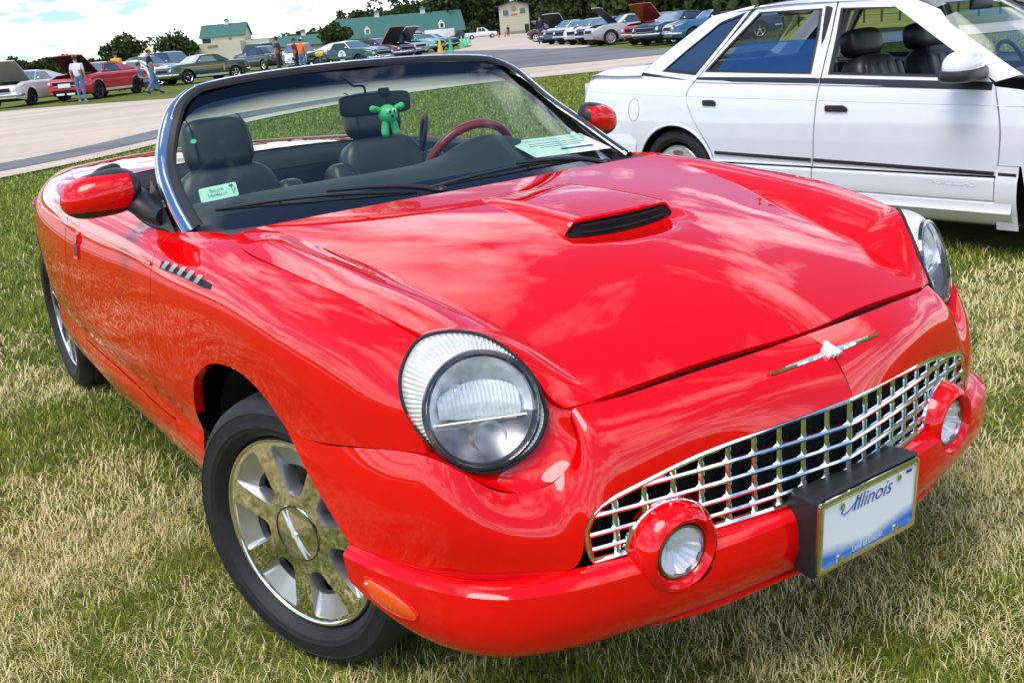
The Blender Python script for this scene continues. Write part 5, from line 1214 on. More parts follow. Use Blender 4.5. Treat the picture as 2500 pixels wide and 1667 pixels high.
def make_far_car(name, P, body, label, group, front=None, **o):
    """P: location of the car's centre on the ground, heading in degrees (direction of the nose)"""
    d = dict(L=4.6, W=1.78, wb=2.74, R=.325, fo=.88, hood=.92, cowl=.99, belt=.98, deck=.98, tail=.86, nose=.82, roof=1.33, wb0=-.58, wb1=-1.05, rt=-1.95, rb=-2.85, conv=False, hood_open=0, stripe=None, classic=True, suv=False, roofmat=None, rim=None, dark_under=True, spoked=5, bump=True, sill=None)
    d.update(o); L, W, wb = d['L'], d['W'], d['wb']; w = W/2
    root = empty(name, (P[0], P[1], zg(P[0], P[1])), rad(P[2])); tag(root, label, 'car', group)
    off = wb/2; X = lambda x: x+off                 # x measured from the front axle, nose forward
    fo = d['fo']; xr = -(L-fo)
    xs_ = np.r_[np.linspace(xr, fo, 74)]
    topx = [xr, xr+.05, xr+.25, d['rb']-.1, d['rb']+.3, d['wb0'], d['wb0']+.15, .3, fo-.22, fo-.04, fo]; topz_ = [d['tail']-.18, d['tail'], d['deck']-.02, d['deck'], d['belt'], d['cowl']-.01, d['cowl'], (d['cowl']+d['hood'])/2, d['nose']+.04, d['nose'], d['nose']-.12]
    G = []
    for x in xs_:
        zt = float(np.interp(x, topx, topz_)); e = min((x-xr)/.5, (fo-x)/.6); ww = w*(1-.16*max(0, 1-e)**2.2); zl = .24+.10*max(0, 1-min((x-xr)/.5, (fo-x)/.5))
        h = zt-zl
        G.append([(X(x), 0, zt), (X(x), ww*.55, zt-.004), (X(x), ww*.84, zt-.022), (X(x), ww*.935, zt-.07), (X(x), ww*.965, zt-.17*h/.6), (X(x), ww, zl+h*.50), (X(x), ww*.995, zl+h*.30), (X(x), ww*.97, zl+.07), (X(x), ww*.92, zl)])
    G = np.array(G)
    Gd = np.array([curve(r, 30) for r in G])
    mk = np.ones((Gd.shape[0]-1, Gd.shape[1]-1), bool)
    for xw in (0, -wb):
        ra = d['R']+.055; dd_ = np.hypot(Gd[..., 0]-X(xw), Gd[..., 2]-d['R']); ins = (dd_ < ra) & (Gd[..., 1] > w*.6); f_ = np.where(ins, ra/(dd_+1e-6), 1.)
        mk &= ~(ins[:-1, :-1] & ins[1:, :-1] & ins[:-1, 1:] & ins[1:, 1:])
        Gd[..., 0] = X(xw)+(Gd[..., 0]-X(xw))*f_; Gd[..., 2] = d['R']+(Gd[..., 2]-d['R'])*f_
    c = (Gd[:-1, :-1]+Gd[1:, 1:])/2
    hmk = np.ones_like(mk)
    b = MB()
    if d['hood_open']:
        hood_zone = (c[..., 0] > X(d['wb0']+.12)) & (c[..., 0] < X(fo-.16)) & (c[..., 1] < w*.78); mk &= ~hood_zone
    for sy in (-1, 1): b.grid(Gd*[1, sy, 1], mask=mk)
    for gx_ in (Gd[0], Gd[-1]): b.grid(np.stack([gx_*[1, -1, 1], gx_*[1, 0, 1], gx_]))
    bd = b.build('body', body, root, weld=True, sharp=40)
    b = MB(); b.box((X(-wb/2), 0, .36), (L*.9, W*.72, .28)); b.build('chassis', DARK, root)
    if d['hood_open']:
        b = MB(); b.box((X(-.05), 0, .70), (1.1, W*.75, .06)); b.ell((X(-.1), 0, .74), (.38, .34, .12), 12, 8); b.build('engine', mat('engine_bits', (.06, .06, .06), .4, .5, noise=.6, nscale=14), root)
        a = rad(d['hood_open']); hx, hz = d['wb0']+.14, d['cowl']+.01; hl_ = fo-.18-hx; q = MB(); g = []
        for f in np.linspace(0, 1, 10):
            px_, pz = hx+hl_*f*math.cos(a), hz+hl_*f*math.sin(a); cv = .03*math.sin(f*3.14)
            g.append([(X(px_+math.sin(a)*(.03*(1-v*v)+cv)*-1), v*w*.76, pz+math.cos(a)*(.03*(1-v*v)+cv)) for v in np.linspace(-1, 1, 9)])
        g = np.array(g); q.grid(g); q.grid(g+np.array((math.sin(a), 0, -math.cos(a)))*.035, mi=1)
        for e_ in (0, -1):
            q.grid(np.stack([g[:, e_], g[:, e_]+np.array((math.sin(a), 0, -math.cos(a)))*.035])); q.grid(np.stack([g[e_], g[e_]+np.array((math.sin(a), 0, -math.cos(a)))*.035]))
        q.build('open_hood', [d.get('hood_m') or body, d.get('under_m') or mat('hood_underside', (.03, .03, .03), .6, noise=.2)], root)
    # cabin
    yb, yr = w*.86, w*.66; zb, zr = d['belt']-.01, d['roof']
    A = [(d['wb0'], d['cowl']-.01), (d['wb1'], zr-.03), (d['rt'], zr-.02), (d['rb'], d['deck']-.01)]
    if not d['conv']:
        b = MB(); prof = [(d['wb0']+.02, d['cowl']-.02), (d['wb1']+.02, zr-.035), (d['wb1']-.10, zr-.01), ((d['wb1']+d['rt'])/2, zr+.01), (d['rt']+.1, zr-.01), (d['rt']-.05, zr-.03), (d['rb'], d['deck']-.02)]
        yp = [yb, yr+.02, yr, yr, yr, yr+.02, yb]
        # roof and rear pillar shell
        rm_ = d['roofmat'] or body
        g = [[(X(x), y*v, z+(.02 if abs(v) < .9 else 0)*(1-v*v)) for v in np.linspace(-1, 1, 9)] for (x, z), y in list(zip(prof, yp))[1:6]]
        b.grid(patch(g, 14, 13)); rf = b.build('roof', rm_, root)
        zside = lambda z: yb+(yr-yb)*(z-zb)/(zr-zb)
        for sy in (-1, 1):
            q = MB()
            def S3(x, z, o_=0): return (X(x), sy*(zside(z)+o_), z)
            # pillars
            q.grid(np.array([[S3(d['wb0']+.03, zb), S3(d['wb0']-.06, zb)], [S3(d['wb1']+.04, zr-.03), S3(d['wb1']-.05, zr-.02)]]))
            cp = d.get('cpill', .42)
            q.add([S3(d['rb'], zb-.0), S3(d['rt']-.05, zr-.03), S3(d['rt']+cp*.55, zr-.02), S3(d['rt']-.12+cp*.4, zb)], [(0, 1, 2, 3)])
            q.grid(np.array([[S3(d['wb1']-.02, zr-.06), S3(d['wb1']-.02, zr-.015, .004)], [S3(d['rt']+.1, zr-.06), S3(d['rt']+.1, zr-.01, .004)]]))
            q.build('pillar', rm_ if d.get('pill_roof') else body, rf, smooth=False)
            q = MB(); q.add([S3(d['wb0']-.05, zb, -.012), S3(d['wb1']-.04, zr-.05, -.012), S3(d['rt']+cp*.5, zr-.05, -.012), S3(d['rt']-.12+cp*.4, zb, -.012)], [(0, 1, 2, 3)]); q.build('side_window', d.get('sglass') or GLASSD, root, smooth=False)
        for nm, (x0, z0, y0), (x1, z1, y1), gm in (('windscreen', (d['wb0']+.03, d['cowl']-.015, yb*.97), (d['wb1']+.035, zr-.03, yr*.98), d.get('wglass') or GLASSB), ('rear_screen', (d['rb']+.02, d['deck']-.01, yb*.92), (d['rt']-.045, zr-.025, yr*.95), GLASSD)):
            q = MB(); q.grid(np.array([[(X(x0+.03*(1-v*v)*(1 if nm == 'windscreen' else -1)), y0*v, z0) for v in np.linspace(-1, 1, 7)], [(X(x1), y1*v, z1+.006) for v in np.linspace(-1, 1, 7)]])); q.build(nm, gm, root)
    else:
        b = MB(); b.tube([(X(d['wb0']), -yb*.96, d['cowl']), (X(d['wb1']+.18), -yr*1.05, zr-.08), (X(d['wb1']+.16), 0, zr-.06), (X(d['wb1']+.18), yr*1.05, zr-.08), (X(d['wb0']), yb*.96, d['cowl'])], .022, 6); b.build('screen_frame', CHROME, root)
        q = MB(); q.grid(np.array([[(X(d['wb0']), yb*.96*v, d['cowl']) for v in np.linspace(-1, 1, 5)], [(X(d['wb1']+.17), yr*1.03*v, zr-.08) for v in np.linspace(-1, 1, 5)]])); q.build('windscreen', GLASSB, root)
        q = MB(); cushion(q, (X(-2.35), 0, 1.0), (.42, w*.78, .10)); q.build('folded_top', d['roofmat'] or mat('soft_top_cloth'), root)
        for sy in (-1, 1): q = MB(); cushion(q, (X(-1.65), sy*.36, .98), (.10, .22, .20)); q.build('seat', mat('seat_vinyl', (.05, .05, .06), .5, noise=.1), root)
    rimM = d['rim'] or CHROME
    # wheels
    for xw in (0, -wb):
        for sy in (-1, 1):
            wl = empty('wheel', (X(xw), sy*(w-.13), d['R']), parent=root); A_ = (0, sy, 0); R = d['R']
            MB().lathe([(.085, R*.66), (.10, R*.75), (.10, R*.90), (.075, R), (-.075, R), (-.10, R*.9), (-.09, R*.6)], (0, 0, 0), A_, 28).build('tyre', RUBBER, wl)
            q = MB(); rr_ = R*.70
            q.lathe([(.075, rr_*.86), (.098, rr_*.93), (.100, rr_), (.08, rr_*1.02)], (0, 0, 0), A_, 28); q.lathe([(.07, rr_*.28), (.092, rr_*.24), (.095, .001)], (0, 0, 0), A_, 14)
            for k in range(d['spoked']):
                t = 2*math.pi*k/d['spoked']+.3; u = np.array((math.cos(t), 0, math.sin(t))); v = np.array((-math.sin(t), 0, math.cos(t))); y_ = np.array((0, sy*.088, 0))
                q.add([u*rr_*.2+v*rr_*.13+y_, u*rr_*.2-v*rr_*.13+y_, u*rr_*.9-v*rr_*.12+y_*1.02, u*rr_*.9+v*rr_*.12+y_*1.02], [(0, 1, 2, 3)])
            q.build('rim', rimM, wl, sharp=40); MB().lathe([(.06, rr_*.95), (.05, .01)], (0, 0, 0), A_, 20).build('wheel_well', DARK, wl)
    # ends
    if d['classic'] and d['bump']:
        for xe, s_, nm in ((fo, 1, 'front_bumper'), (xr, -1, 'rear_bumper')):
            q = MB(); P_ = [(X(xe-s_*.35), -w*.97, .47), (X(xe-s_*.05), -w*.90, .47), (X(xe+s_*.06), -w*.5, .47), (X(xe+s_*.08), 0, .47), (X(xe+s_*.06), w*.5, .47), (X(xe-s_*.05), w*.90, .47), (X(xe-s_*.35), w*.97, .47)]; q.tube(curve(P_, 24), .035, 8, flat=1.6); q.build(nm, BUMPC, root)
    gz = d['nose']-.17
    q = MB(); q.prism(round_poly([(-w*.58, -.085), (w*.58, -.085), (w*.58, .085), (-w*.58, .085)], .04), (X(fo)-.012, 0, gz), (0, 1, 0), (0, 0, 1), (1, 0, 0), .02); gr_ = q.build('grille', mat('grille_black'), root)
    q = MB(); q.tube([(X(fo)+.014, y, z+gz) for y, z in [(-w*.58, -.085), (w*.58, -.085), (w*.58, .085), (-w*.58, .085)]], .010, 6, closed=True); q.build('grille_surround', CHROME, gr_)
    for sy in (-1, 1):
        lx = X(fo)-.045; q = MB(); q.lathe([(.0, .085), (.03, .08), (.045, .05), (.05, .001)], (lx, sy*w*.76, gz+.01), (1, 0, 0), 18); q.build('headlight', HL_M, root)
        q = MB(); q.box((X(xr)-.0, sy*w*.62, d['tail']-.16), (.04, .26, .10), bev=.01); q.build('tail_light', TL_M, root)
        q = MB(); q.ell((X(d['wb0']-.18), sy*(w*.95), d['belt']+.05), (.05, .075, .045), 12, 8); q.build('door_mirror', d.get('mirm') or CHROME, root)
        # door seams and handle
        q = MB(); q.tube([(X(d['wb0']-.95), sy*(w*.985), d['belt']-.13), (X(d['wb0']-.80), sy*(w*.985), d['belt']-.13)], .012, 6); q.build('door_handle', CHROME if d['classic'] else body, root)
    if d['sill']:
        for sy in (-1, 1): q = MB(); q.box((X(-wb/2), sy*(w*.985), .34), (wb-.9, .02, .09)); q.build('sill_stripe', d['sill'], root)
    if d['stripe']: d['stripe'](root, X, w, d, G)
    return root
def heading_from(pf, pr): 
    v = pf-pr; return math.degrees(math.atan2(v[1], v[0]))
WHT = paint('ivory', (.72, .70, .64)); SILV_P = paint('silver', (.36, .36, .38)); REDP = paint('crimson', (.55, .012, .02)); GREENP = paint('moss', (.035, .06, .03)); NAVY = paint('navy', (.012, .03, .07)); BLUEP = paint('blue', (.015, .10, .19)); TEALP = paint('teal', (.14, .36, .37)); BLKP = paint('black', (.012, .012, .014)); MAR = paint('maroon', (.10, .012, .025)); RACEG = paint('racing_green', (.010, .055, .035)); CREAM = paint('cream', (.78, .74, .62)); BRRED = paint('bright_red', (.62, .02, .03))
BLKRIM = mat('dark_alloy', (.06, .06, .06), .3, .8, noise=.2)
LG = 'show cars on the lawn beyond the road'; RG = 'show cars lined up below the wood'; BG_ = 'cars parked in the far lot'
# 1 white fastback, hood up
def by_front_wheel(px, py, hd, wb=2.74, w=.77):
    g = on_ground(px, py); h = np.array((math.cos(rad(hd)), math.sin(rad(hd)))); n = np.array((-h[1], h[0])); c = g[:2]-n*w-h*wb/2; return (c[0], c[1], hd)
make_far_car('fastback_car', by_front_wheel(74, 243, -40), WHT, 'pale grey white fastback with its hood up at the left edge', LG, hood_open=42, hood_m=WHT, under_m=mat('hood_under_grey', (.30, .29, .25), .5, noise=.1), rb=-3.35, rt=-2.0, deck=.98, L=4.67, rim=BLKRIM, sglass=GLASSD, cpill=.55)
def red_bits(root, X, w, d, G):
    q = MB(); q.box((X(d['fo'])+.03, 0, .62), (.05, .55, .15)); q.build('white_stripe', mat('stripe_white', (.8, .8, .8), .4, noise=.04), root)
    q = MB(); q.box((X(d['fo'])+.03, 0, .40), (.05, 1.2, .10), bev=.02); q.build('lower_intake', DARK, root)
    [MB().box((X(d['fo'])+.045, sy*.24, .29), (.03, .36, .07)).build('bumper_panel', mat('stripe_white'), root, smooth=False) for sy in (-1, 1)]
gf, gr_ = on_ground(212, 229), on_ground(302, 217)
hd_ = -66.
make_far_car('muscle_car', by_front_wheel(226, 228, -47), REDP, 'red muscle car with white bumper stripe and raised hood by the man in white', LG, hood_open=38, L=4.77, W=1.88, roof=1.40, cowl=1.05, belt=1.04, deck=1.05, tail=.98, hood=.98, nose=.86, rt=-2.0, rb=-3.1, R=.35, rim=BLKRIM, classic=False, under_m=mat('hood_under_dark', (.035, .008, .01), .5, noise=.3), stripe=red_bits, sill=mat('stripe_silver', (.6, .6, .6), .4, noise=.04), mirm=REDP, sglass=GLASSD, cpill=.5)
# green coupe with yellow C-stripe
def cstripe(root, X, w, d, G):
    Y_ = mat('stripe_yellow', (.70, .33, .03), .4, noise=.04)
    for sy in (-1, 1):
        q = MB(); y = sy*(w*.985)
        q.add([(X(.35), sy*w*.955, .80), (X(-2.10), y*.985, .80), (X(-2.10), y*.985, .75), (X(.30), sy*w*.965, .765)], [(0, 1, 2, 3)]); q.add([(X(-2.02), y*1.006, .80), (X(-2.12), y*1.006, .80), (X(-2.12), y*1.012, .48), (X(-2.02), y*1.012, .48)], [(0, 1, 2, 3)]); q.V = [(a, b_+sy*.012, c_) for a, b_, c_ in q.V]; q.build('side_stripe', Y_, root, smooth=False)
gf, gr_ = on_ground(428, 195), on_ground(548, 181)
h = heading_from(gf, gr_); mid = (gf+gr_)/2; nrm = np.array((math.cos(rad(h+90)), math.sin(rad(h+90)))); sgn = 1 if nrm@(mid[:2]-CAMV[:2]) > 0 else -1
make_far_car('coupe_car', (mid[0]+sgn*nrm[0]*.78, mid[1]+sgn*nrm[1]*.78, h), GREENP, 'dark green coupe with yellow side stripe and chrome bumpers', LG, stripe=cstripe, sill=mat('stripe_silver'), sglass=mat('coupe_glass', (.22, .27, .24), .05, .1, coat=1, noise=.1), rt=-1.95, rb=-2.55, roof=1.31, cpill=.6)
g = on_ground(380, 196)
make_far_car('fastback_car', (g[0]-.5, g[1]-1.3, 62), CREAM, 'cream fastback with blue edge parked behind the man in the yellow cap', LG, rt=-1.8, rb=-3.3, cpill=.55, rim=CHROME, wglass=GLASSB)
def place(px, py, D, hd, *a, **k): p = on_ground(px, py, D); return make_far_car(a[0], (p[0], p[1], hd), *a[1:], **k)
place(400, 165, 66, 20, 'wagon_car', BLKP, 'black wagon with bright window trim behind the cream fastback', BG_, roof=1.62, belt=1.05, cowl=1.08, deck=1.08, tail=1.02, rt=-3.1, rb=-3.35, L=4.9, classic=False, cpill=.2)
place(340, 170, 64, 35, 'saloon_car', paint('grey', (.10, .11, .12)), 'dark grey saloon behind the red muscle car', BG_, roof=1.5, belt=1.05, cowl=1.06, deck=1.08, classic=False)
place(606, 150, 68, -170, 'saloon_car', BLKP, 'black saloon right behind the tail of the green coupe', BG_, roof=1.45, classic=False, belt=1.0)
place(588, 142, 92, -160, 'suv_car', paint('slate', (.05, .07, .08)), 'dark slate off-roader in front of the low green-roofed shed', BG_, roof=1.78, belt=1.12, cowl=1.14, deck=1.14, tail=1.06, rt=-3.0, rb=-3.3, classic=False, cpill=.2, R=.37)
place(690, 148, 58, -20, 'classic_car', CREAM, 'cream fastback with maroon top behind the man in orange', LG, roofmat=MAR, pill_roof=True, rt=-1.9, rb=-3.2, roof=1.42, deck=1.02)
def roundel(root, X, w, d, G):
    for sy in (-1, 1):
        q = MB(); q.lathe([(.0, .26), (.006, .255), (.007, .001)], (X(-1.05), sy*(w*.985+.004), .66), (0, sy, 0), 28); r_ = q.build('roundel', mat('stripe_white'), root)
        q = MB(); put_text(q, '2', .42, (X(-1.05), sy*(w*.985+.016), .66), (-sy, 0, 0), (0, 0, 1)); q.build('race_number', mat('toy_black'), r_, smooth=False)
    q = MB(); q.tube([(X(-1.9), -.5, .8), (X(-1.9), -.48, 1.2), (X(-1.9), .48, 1.2), (X(-1.9), .5, .8)], .03, 8); q.build('roll_bar', mat('toy_black'), root)
gf = on_ground(880, 152); place(805, 150, 52, 22, 'race_car', RACEG, 'dark green race car with white roof and number two roundel', LG, roofmat=CREAM, pill_roof=True, stripe=roundel, roof=1.32, rt=-2.0, rb=-3.1, hood_open=0, wglass=GLASSB, cpill=.5)
place(870, 130, 60, 20, 'classic_car', MAR, 'maroon car whose red hood stands open behind the race car', LG, hood_open=48, hood_m=paint('rose', (.55, .06, .08)), roof=1.3)
place(905, 128, 66, 22, 'classic_car', paint('pale_blue', (.45, .62, .70)), 'pale blue car with a white hood raised behind the race car', LG, hood_open=46, hood_m=WHT, under_m=BLKP, roof=1.3)
place(955, 112, 77, 25, 'classic_car', TEALP, 'light teal hardtop with white wheels beyond the jacketed man', LG, roof=1.33, rim=mat('white_rim', (.7, .7, .7), .4, noise=.05))
place(990, 108, 82, 30, 'classic_car', RACEG, 'dark green car nosing out past the teal hardtop', LG, roof=1.3)
# right row, noses towards the road
RH = -78
def rowcar(px, py, D, *a, **k): return place(px, py, D, k.pop('hd', RH), *a, **k)
make_hd = lambda px: None
rowcar(1280, 95, 78, 'classic_car', MAR, 'maroon car with white wheels at the far end of the row', RG, hood_open=30, rim=mat('white_rim'), hd=200)
rowcar(1300, 95, 70, 'classic_car', paint('salmon', (.60, .18, .16)), 'salmon pink car with pale hood raised in the row', RG, hood_open=48, hood_m=WHT, hd=-70)
rowcar(1318, 95, 64, 'modern_car', paint('steel_blue', (.06, .10, .17)), 'steel blue car with orange side lamps in the row', RG, classic=False, hd=-70)
rowcar(1345, 95, 61, 'classic_car', NAVY, 'navy convertible with open top in the row', RG, conv=True, hd=-72)
rowcar(1372, 95, 58, 'classic_car', WHT, 'white car with black nose stripes in the row', RG, hd=-72, stripe=lambda root, X, w, d, G: [MB().box((X(.25), sy*.28, (d['hood']+d['cowl'])/2+.012), (1.0, .26, .012)).build('hood_stripe', BLKP, root) for sy in (-1, 1)])
rowcar(1400, 95, 56, 'classic_car', BLKP, 'black car squeezed next to the silver coupe', RG, hd=-72)
rowcar(1450, 96, 52.5, 'modern_car', SILV_P, 'silver coupe with bright ten-spoke wheels and raised black hood', RG, hood_open=42, hood_m=BLKP, L=4.77, W=1.88, roof=1.40, cowl=1.04, belt=1.03, deck=1.05, hood=.97, nose=.85, R=.35, classic=False, spoked=10, hd=-112, rim=SILVW)
rowcar(1530, 95, 49, 'classic_car', BRRED, 'bright red car with its dark red hood open in the row', RG, hood_open=44, hood_m=REDP, under_m=paint('dark_red', (.2, .01, .015)), hd=-84)
rowcar(1562, 95, 46.5, 'classic_car', NAVY, 'dark navy hardtop with chrome bumper beside the blue convertible', RG, hd=-86, roofmat=BLKP)
rowcar(1655, 92, 43.5, 'classic_car', BLUEP, 'blue convertible with black top nearest the white sedan roof', RG, conv=True, hd=-118, roofmat=mat('black_top', (.012, .012, .012), .8, noise=.2))
# ================================================================== buildings
SIDING = mat('cream_siding', (.62, .56, .42), .8, noise=.06, nscale=3); GROOF = mat('green_metal_roof', (.05, .15, .12), .5, noise=.10, nscale=2); TRIMW = mat('white_trim', (.75, .75, .72), .6, noise=.04); DKROOF = mat('dark_shingle', (.06, .065, .065), .85, noise=.2, nscale=6); PANE = mat('window_pane', (.05, .07, .085), .06, coat=1, noise=.2, spec=.8); STONE = mat('block_base', (.33, .30, .24), .9, noise=.2, nscale=2)
def frame_at(px, py, D, turn=0.):
    """ground frame facing the camera: origin, right, depth (away)"""
    p = on_ground(px, py, D); v = p[:2]-CAMV[:2]; v /= np.linalg.norm(v); a = math.atan2(v[1], v[0])-math.pi/2+rad(turn)
    return p, a
def add_window(parent, x, z, w, h, y=0., panes=2):
    q = MB(); q.box((x, y-.03, z), (w+.16, .08, h+.16)); f = q.build('window', TRIMW, parent, smooth=False)
    for k in range(panes): q = MB(); q.box((x-w/2+w*(k+.5)/panes, y-.075, z), (w/panes-.08, .03, h)); q.build('pane', PANE, f, smooth=False)
def gable_house(name, P, a, W, Dp, eave, ridge, label, wall, roof, along=True, over=.5, ribs=0):
    r = empty(name, P, a); tag(r, label, 'building')
    q = MB()
    if along:      # ridge runs left-right
        q.box((0, Dp/2, eave/2), (W, Dp, eave)); q.prism([(0, eave), (Dp, eave), (Dp/2, ridge)], (-W/2+.01, 0, 0), (0, 1, 0), (0, 0, 1), (1, 0, 0), W-.02); q.build('wall', wall, r, smooth=False)
        sl = (ridge-eave)/(Dp/2); q = MB()
        for s_ in (-1, 1):
            y0, y1 = (-over, Dp/2) if s_ < 0 else (Dp+over, Dp/2); z0 = eave-over*sl
            V = [(-W/2-over, y0, z0+.02), (W/2+over, y0, z0+.02), (W/2+over, y1, ridge+.02), (-W/2-over, y1, ridge+.02)]; q.add(V+[(x, y, z+.18) for x, y, z in V], [(0, 1, 2, 3), (4, 5, 6, 7), (0, 1, 5, 4), (1, 2, 6, 5), (2, 3, 7, 6), (3, 0, 4, 7)])
        rf = q.build('roof', roof, r, smooth=False)
        for k in range(ribs):
            x = -W/2-over+(W+2*over)*(k+.5)/ribs; q = MB(); q.add([(x-.04, -over, z0+.24), (x+.04, -over, z0+.24), (x+.04, Dp/2, ridge+.24), (x-.04, Dp/2, ridge+.24)], [(0, 1, 2, 3)]); q.build('roof_seam', roof, rf, smooth=False)
    else:          # gable end faces the viewer
        q.box((0, Dp/2, eave/2), (W, Dp, eave)); q.prism([(-W/2, eave), (W/2, eave), (0, ridge)], (0, .01, 0), (1, 0, 0), (0, 0, 1), (0, 1, 0), Dp-.02); q.build('wall', wall, r, smooth=False); q = MB(); sl = (ridge-eave)/(W/2)
        for s_ in (-1, 1):
            V = [(s_*(W/2+over), -over, eave-over*sl+.02), (0, -over, ridge+.02), (0, Dp+over, ridge+.02), (s_*(W/2+over), Dp+over, eave-over*sl+.02)]; q.add(V+[(x, y, z+.2) for x, y, z in V], [(0, 1, 2, 3), (4, 5, 6, 7), (0, 1, 5, 4), (1, 2, 6, 5), (2, 3, 7, 6), (3, 0, 4, 7)])
        rf = q.build('roof', roof, r, smooth=False)
    return r, rf
def cupola(parent, x, y, z, s=1.1):
    q = MB(); q.box((x, y, z+s*.5), (s, s, s)); c = q.build('cupola', TRIMW, parent, smooth=False)
    q = MB(); b_ = s*.75; q.add([(x-b_, y-b_, z+s), (x+b_, y-b_, z+s), (x+b_, y+b_, z+s), (x-b_, y+b_, z+s), (x, y, z+s*1.6)], [(0, 1, 4), (1, 2, 4), (2, 3, 4), (3, 0, 4)]); q.build('cupola_roof', GROOF, c, smooth=False)
def dormer(parent, x, y, z, s=1.2):
    q = MB(); q.prism([(-s/2, 0), (s/2, 0), (s/2, s*.8), (0, s*1.35), (-s/2, s*.8)], (x, y, z), (1, 0, 0), (0, 0, 1), (0, 1, 0), 3.); c = q.build('dormer', TRIMW, parent, smooth=False)
    q = MB(); q.box((x, y-.04, z+s*.5), (s*.5, .06, s*.6)); q.build('dormer_pane', PANE, c, smooth=False)
# timing tower
P, a = frame_at(1184, 78, 250, 0); tw, rf = gable_house('timing_tower', P, a, 7.2, 8, 6.6, 7.5, 'tall cream timing tower with two upper windows standing before the wood', SIDING, DKROOF, along=False, over=.7)
add_window(tw, -1.95, 5.0, 1.5, 1.3, 0, 1); add_window(tw, 2.1, 5.25, 1.5, 1.3, 0, 1)
q = MB(); q.lathe([(0, .62), (.08, .6), (.09, .001)], (0, -.02, 5.9), (0, -1, 0), 24); em_ = q.build('round_emblem', STONE, tw)
q = MB(); q.box((0, -.05, 4.55), (1.5, .08, .35)); q.build('yellow_sign', mat('sign_ochre', (.35, .26, .04), .6, noise=.1), tw)
q = MB(); q.box((2.9, -.03, 1.05), (1.0, .08, 2.1)); q.build('door', mat('dark_door', (.02, .03, .025), .6, noise=.1), tw)
q = MB(); q.box((0, -.1, .35), (5, .2, .7)); q.build('block_plinth', STONE, tw)
q = MB(); q.box((-.3, 3, 7.9), (1.1, 1.1, .9), bev=.05); q.build('roof_unit', TRIMW, rf); q = MB(); q.tube([(.9, 3, 7.2), (.9, 3, 9.2)], .05, 6); q.build('aerial', TRIMW, rf)
for k in range(9): q = MB(); q.box((0, -.012, .9+.62*k), (7.2, .02, .03)); q.build('siding_joint', STONE, tw)
# long pavilion
P, a = frame_at(925, 96, 265, 4); pv, rf = gable_house('pavilion', P, a, 31, 14, 2.6, 7.2, 'long cream pavilion with a broad green metal roof and dormers', SIDING, GROOF, over=1.0, ribs=40)
cupola(rf, -5.5, 7, 7.1, 1.2); cupola(rf, 6.5, 7, 7.1, 1.2); dormer(rf, -8.6, .4, 3.0, 1.5); dormer(rf, 10.5, .4, 3.0, 1.5)
q = MB(); q.prism([(-4.2, 2.3), (4.2, 2.3), (0, 4.3)], (1.5, -2.2, 0), (1, 0, 0), (0, 0, 1), (0, 1, 0), 4.); pg = q.build('porch_gable', SIDING, pv, smooth=False)
q = MB()
for s_ in (-1, 1): V = [(1.5+s_*4.6, -2.5, 2.15), (1.5, -2.5, 4.42), (1.5, 2.5, 4.42), (1.5+s_*4.6, 2.5, 2.15)]; q.add(V, [(0, 1, 2, 3)])
q.build('porch_roof', GROOF, pg, smooth=False)
for x in (-2.2, .3, 2.8, 5.2): q = MB(); q.box((x, -2.0, 1.15), (.3, .3, 2.3)); q.build('porch_post', TRIMW, pv, smooth=False)
for x in (-13, -10, -7, 9, 12): add_window(pv, x, 1.5, 1.2, 1.1, 0, 2)
# barn with lower front
P, a = frame_at(520, 138, 235, -14); bn, rf = gable_house('barn', P, a, 9.5, 6.5, 5.2, 7.6, 'two-storey cream barn with green roof and cupola behind the coupe', SIDING, GROOF, over=.4, ribs=12)
cupola(rf, .6, 3.2, 7.5, .9); add_window(bn, 1.6, 4.6, .9, .9, 0, 1); add_window(bn, -3.6, 4.3, 1.9, 1.1, 0, 1)
q = MB(); q.box((-.8, -2.6, 1.9), (11.2, 5, 3.8)); q.build('front_annex', SIDING, bn, smooth=False); q = MB(); q.box((-1.2, -5.15, 3.1), (2.2, .08, .5)); q.build('annex_sign', mat('sign_ochre'), bn); q = MB(); q.box((7.3, 2.5, 1.9), (5.5, 6, 3.8)); q.build('side_annex', SIDING, bn, smooth=False)
# low shed
P, a = frame_at(690, 118, 250, 3); sd_, rf = gable_house('shed', P, a, 21, 9, 1.9, 4.0, 'low shed with a long green roof left of the pavilion', SIDING, GROOF, over=.6, ribs=28)
cupola(rf, 1.5, 4.5, 3.9, 1.1)
# ================================================================== trees
def leaf_mat(name, c1, c2):
    m = mat(name, c1, .75, spec=.2); nt = m.node_tree; N = nt.nodes; L = nt.links; b = N['Principled BSDF']
    at_ = N.new('ShaderNodeAttribute'); at_.attribute_name = 'tint'; r = N.new('ShaderNodeValToRGB'); r.color_ramp.elements[0].color = (*c1, 1); r.color_ramp.elements[1].color = (*c2, 1); L.new(at_.outputs['Fac'], r.inputs[0]); L.new(r.outputs[0], b.inputs['Base Color']); return m
LEAF = leaf_mat('foliage', (.022, .040, .010), (.085, .105, .028)); BARK = mat('bark', (.07, .055, .04), .9, noise=.3, nscale=4, bump=.5, bscale=12)
def crown_pts(n, R, H, zc, rng, lobes=9):
    ls = [(rng.normal(0, .42, 3)*np.array((R, R, H*.5)), rng.uniform(.38, .62)*R) for _ in range(lobes)]; P = []
    for k in range(n):
        c, r = ls[rng.integers(lobes)]; v = rng.normal(0, 1, 3); v /= np.linalg.norm(v); P.append(c+v*r*rng.uniform(.72, 1.08)*np.array((1, 1, .85)))
    P = np.array(P); P[:, 2] += zc; return P
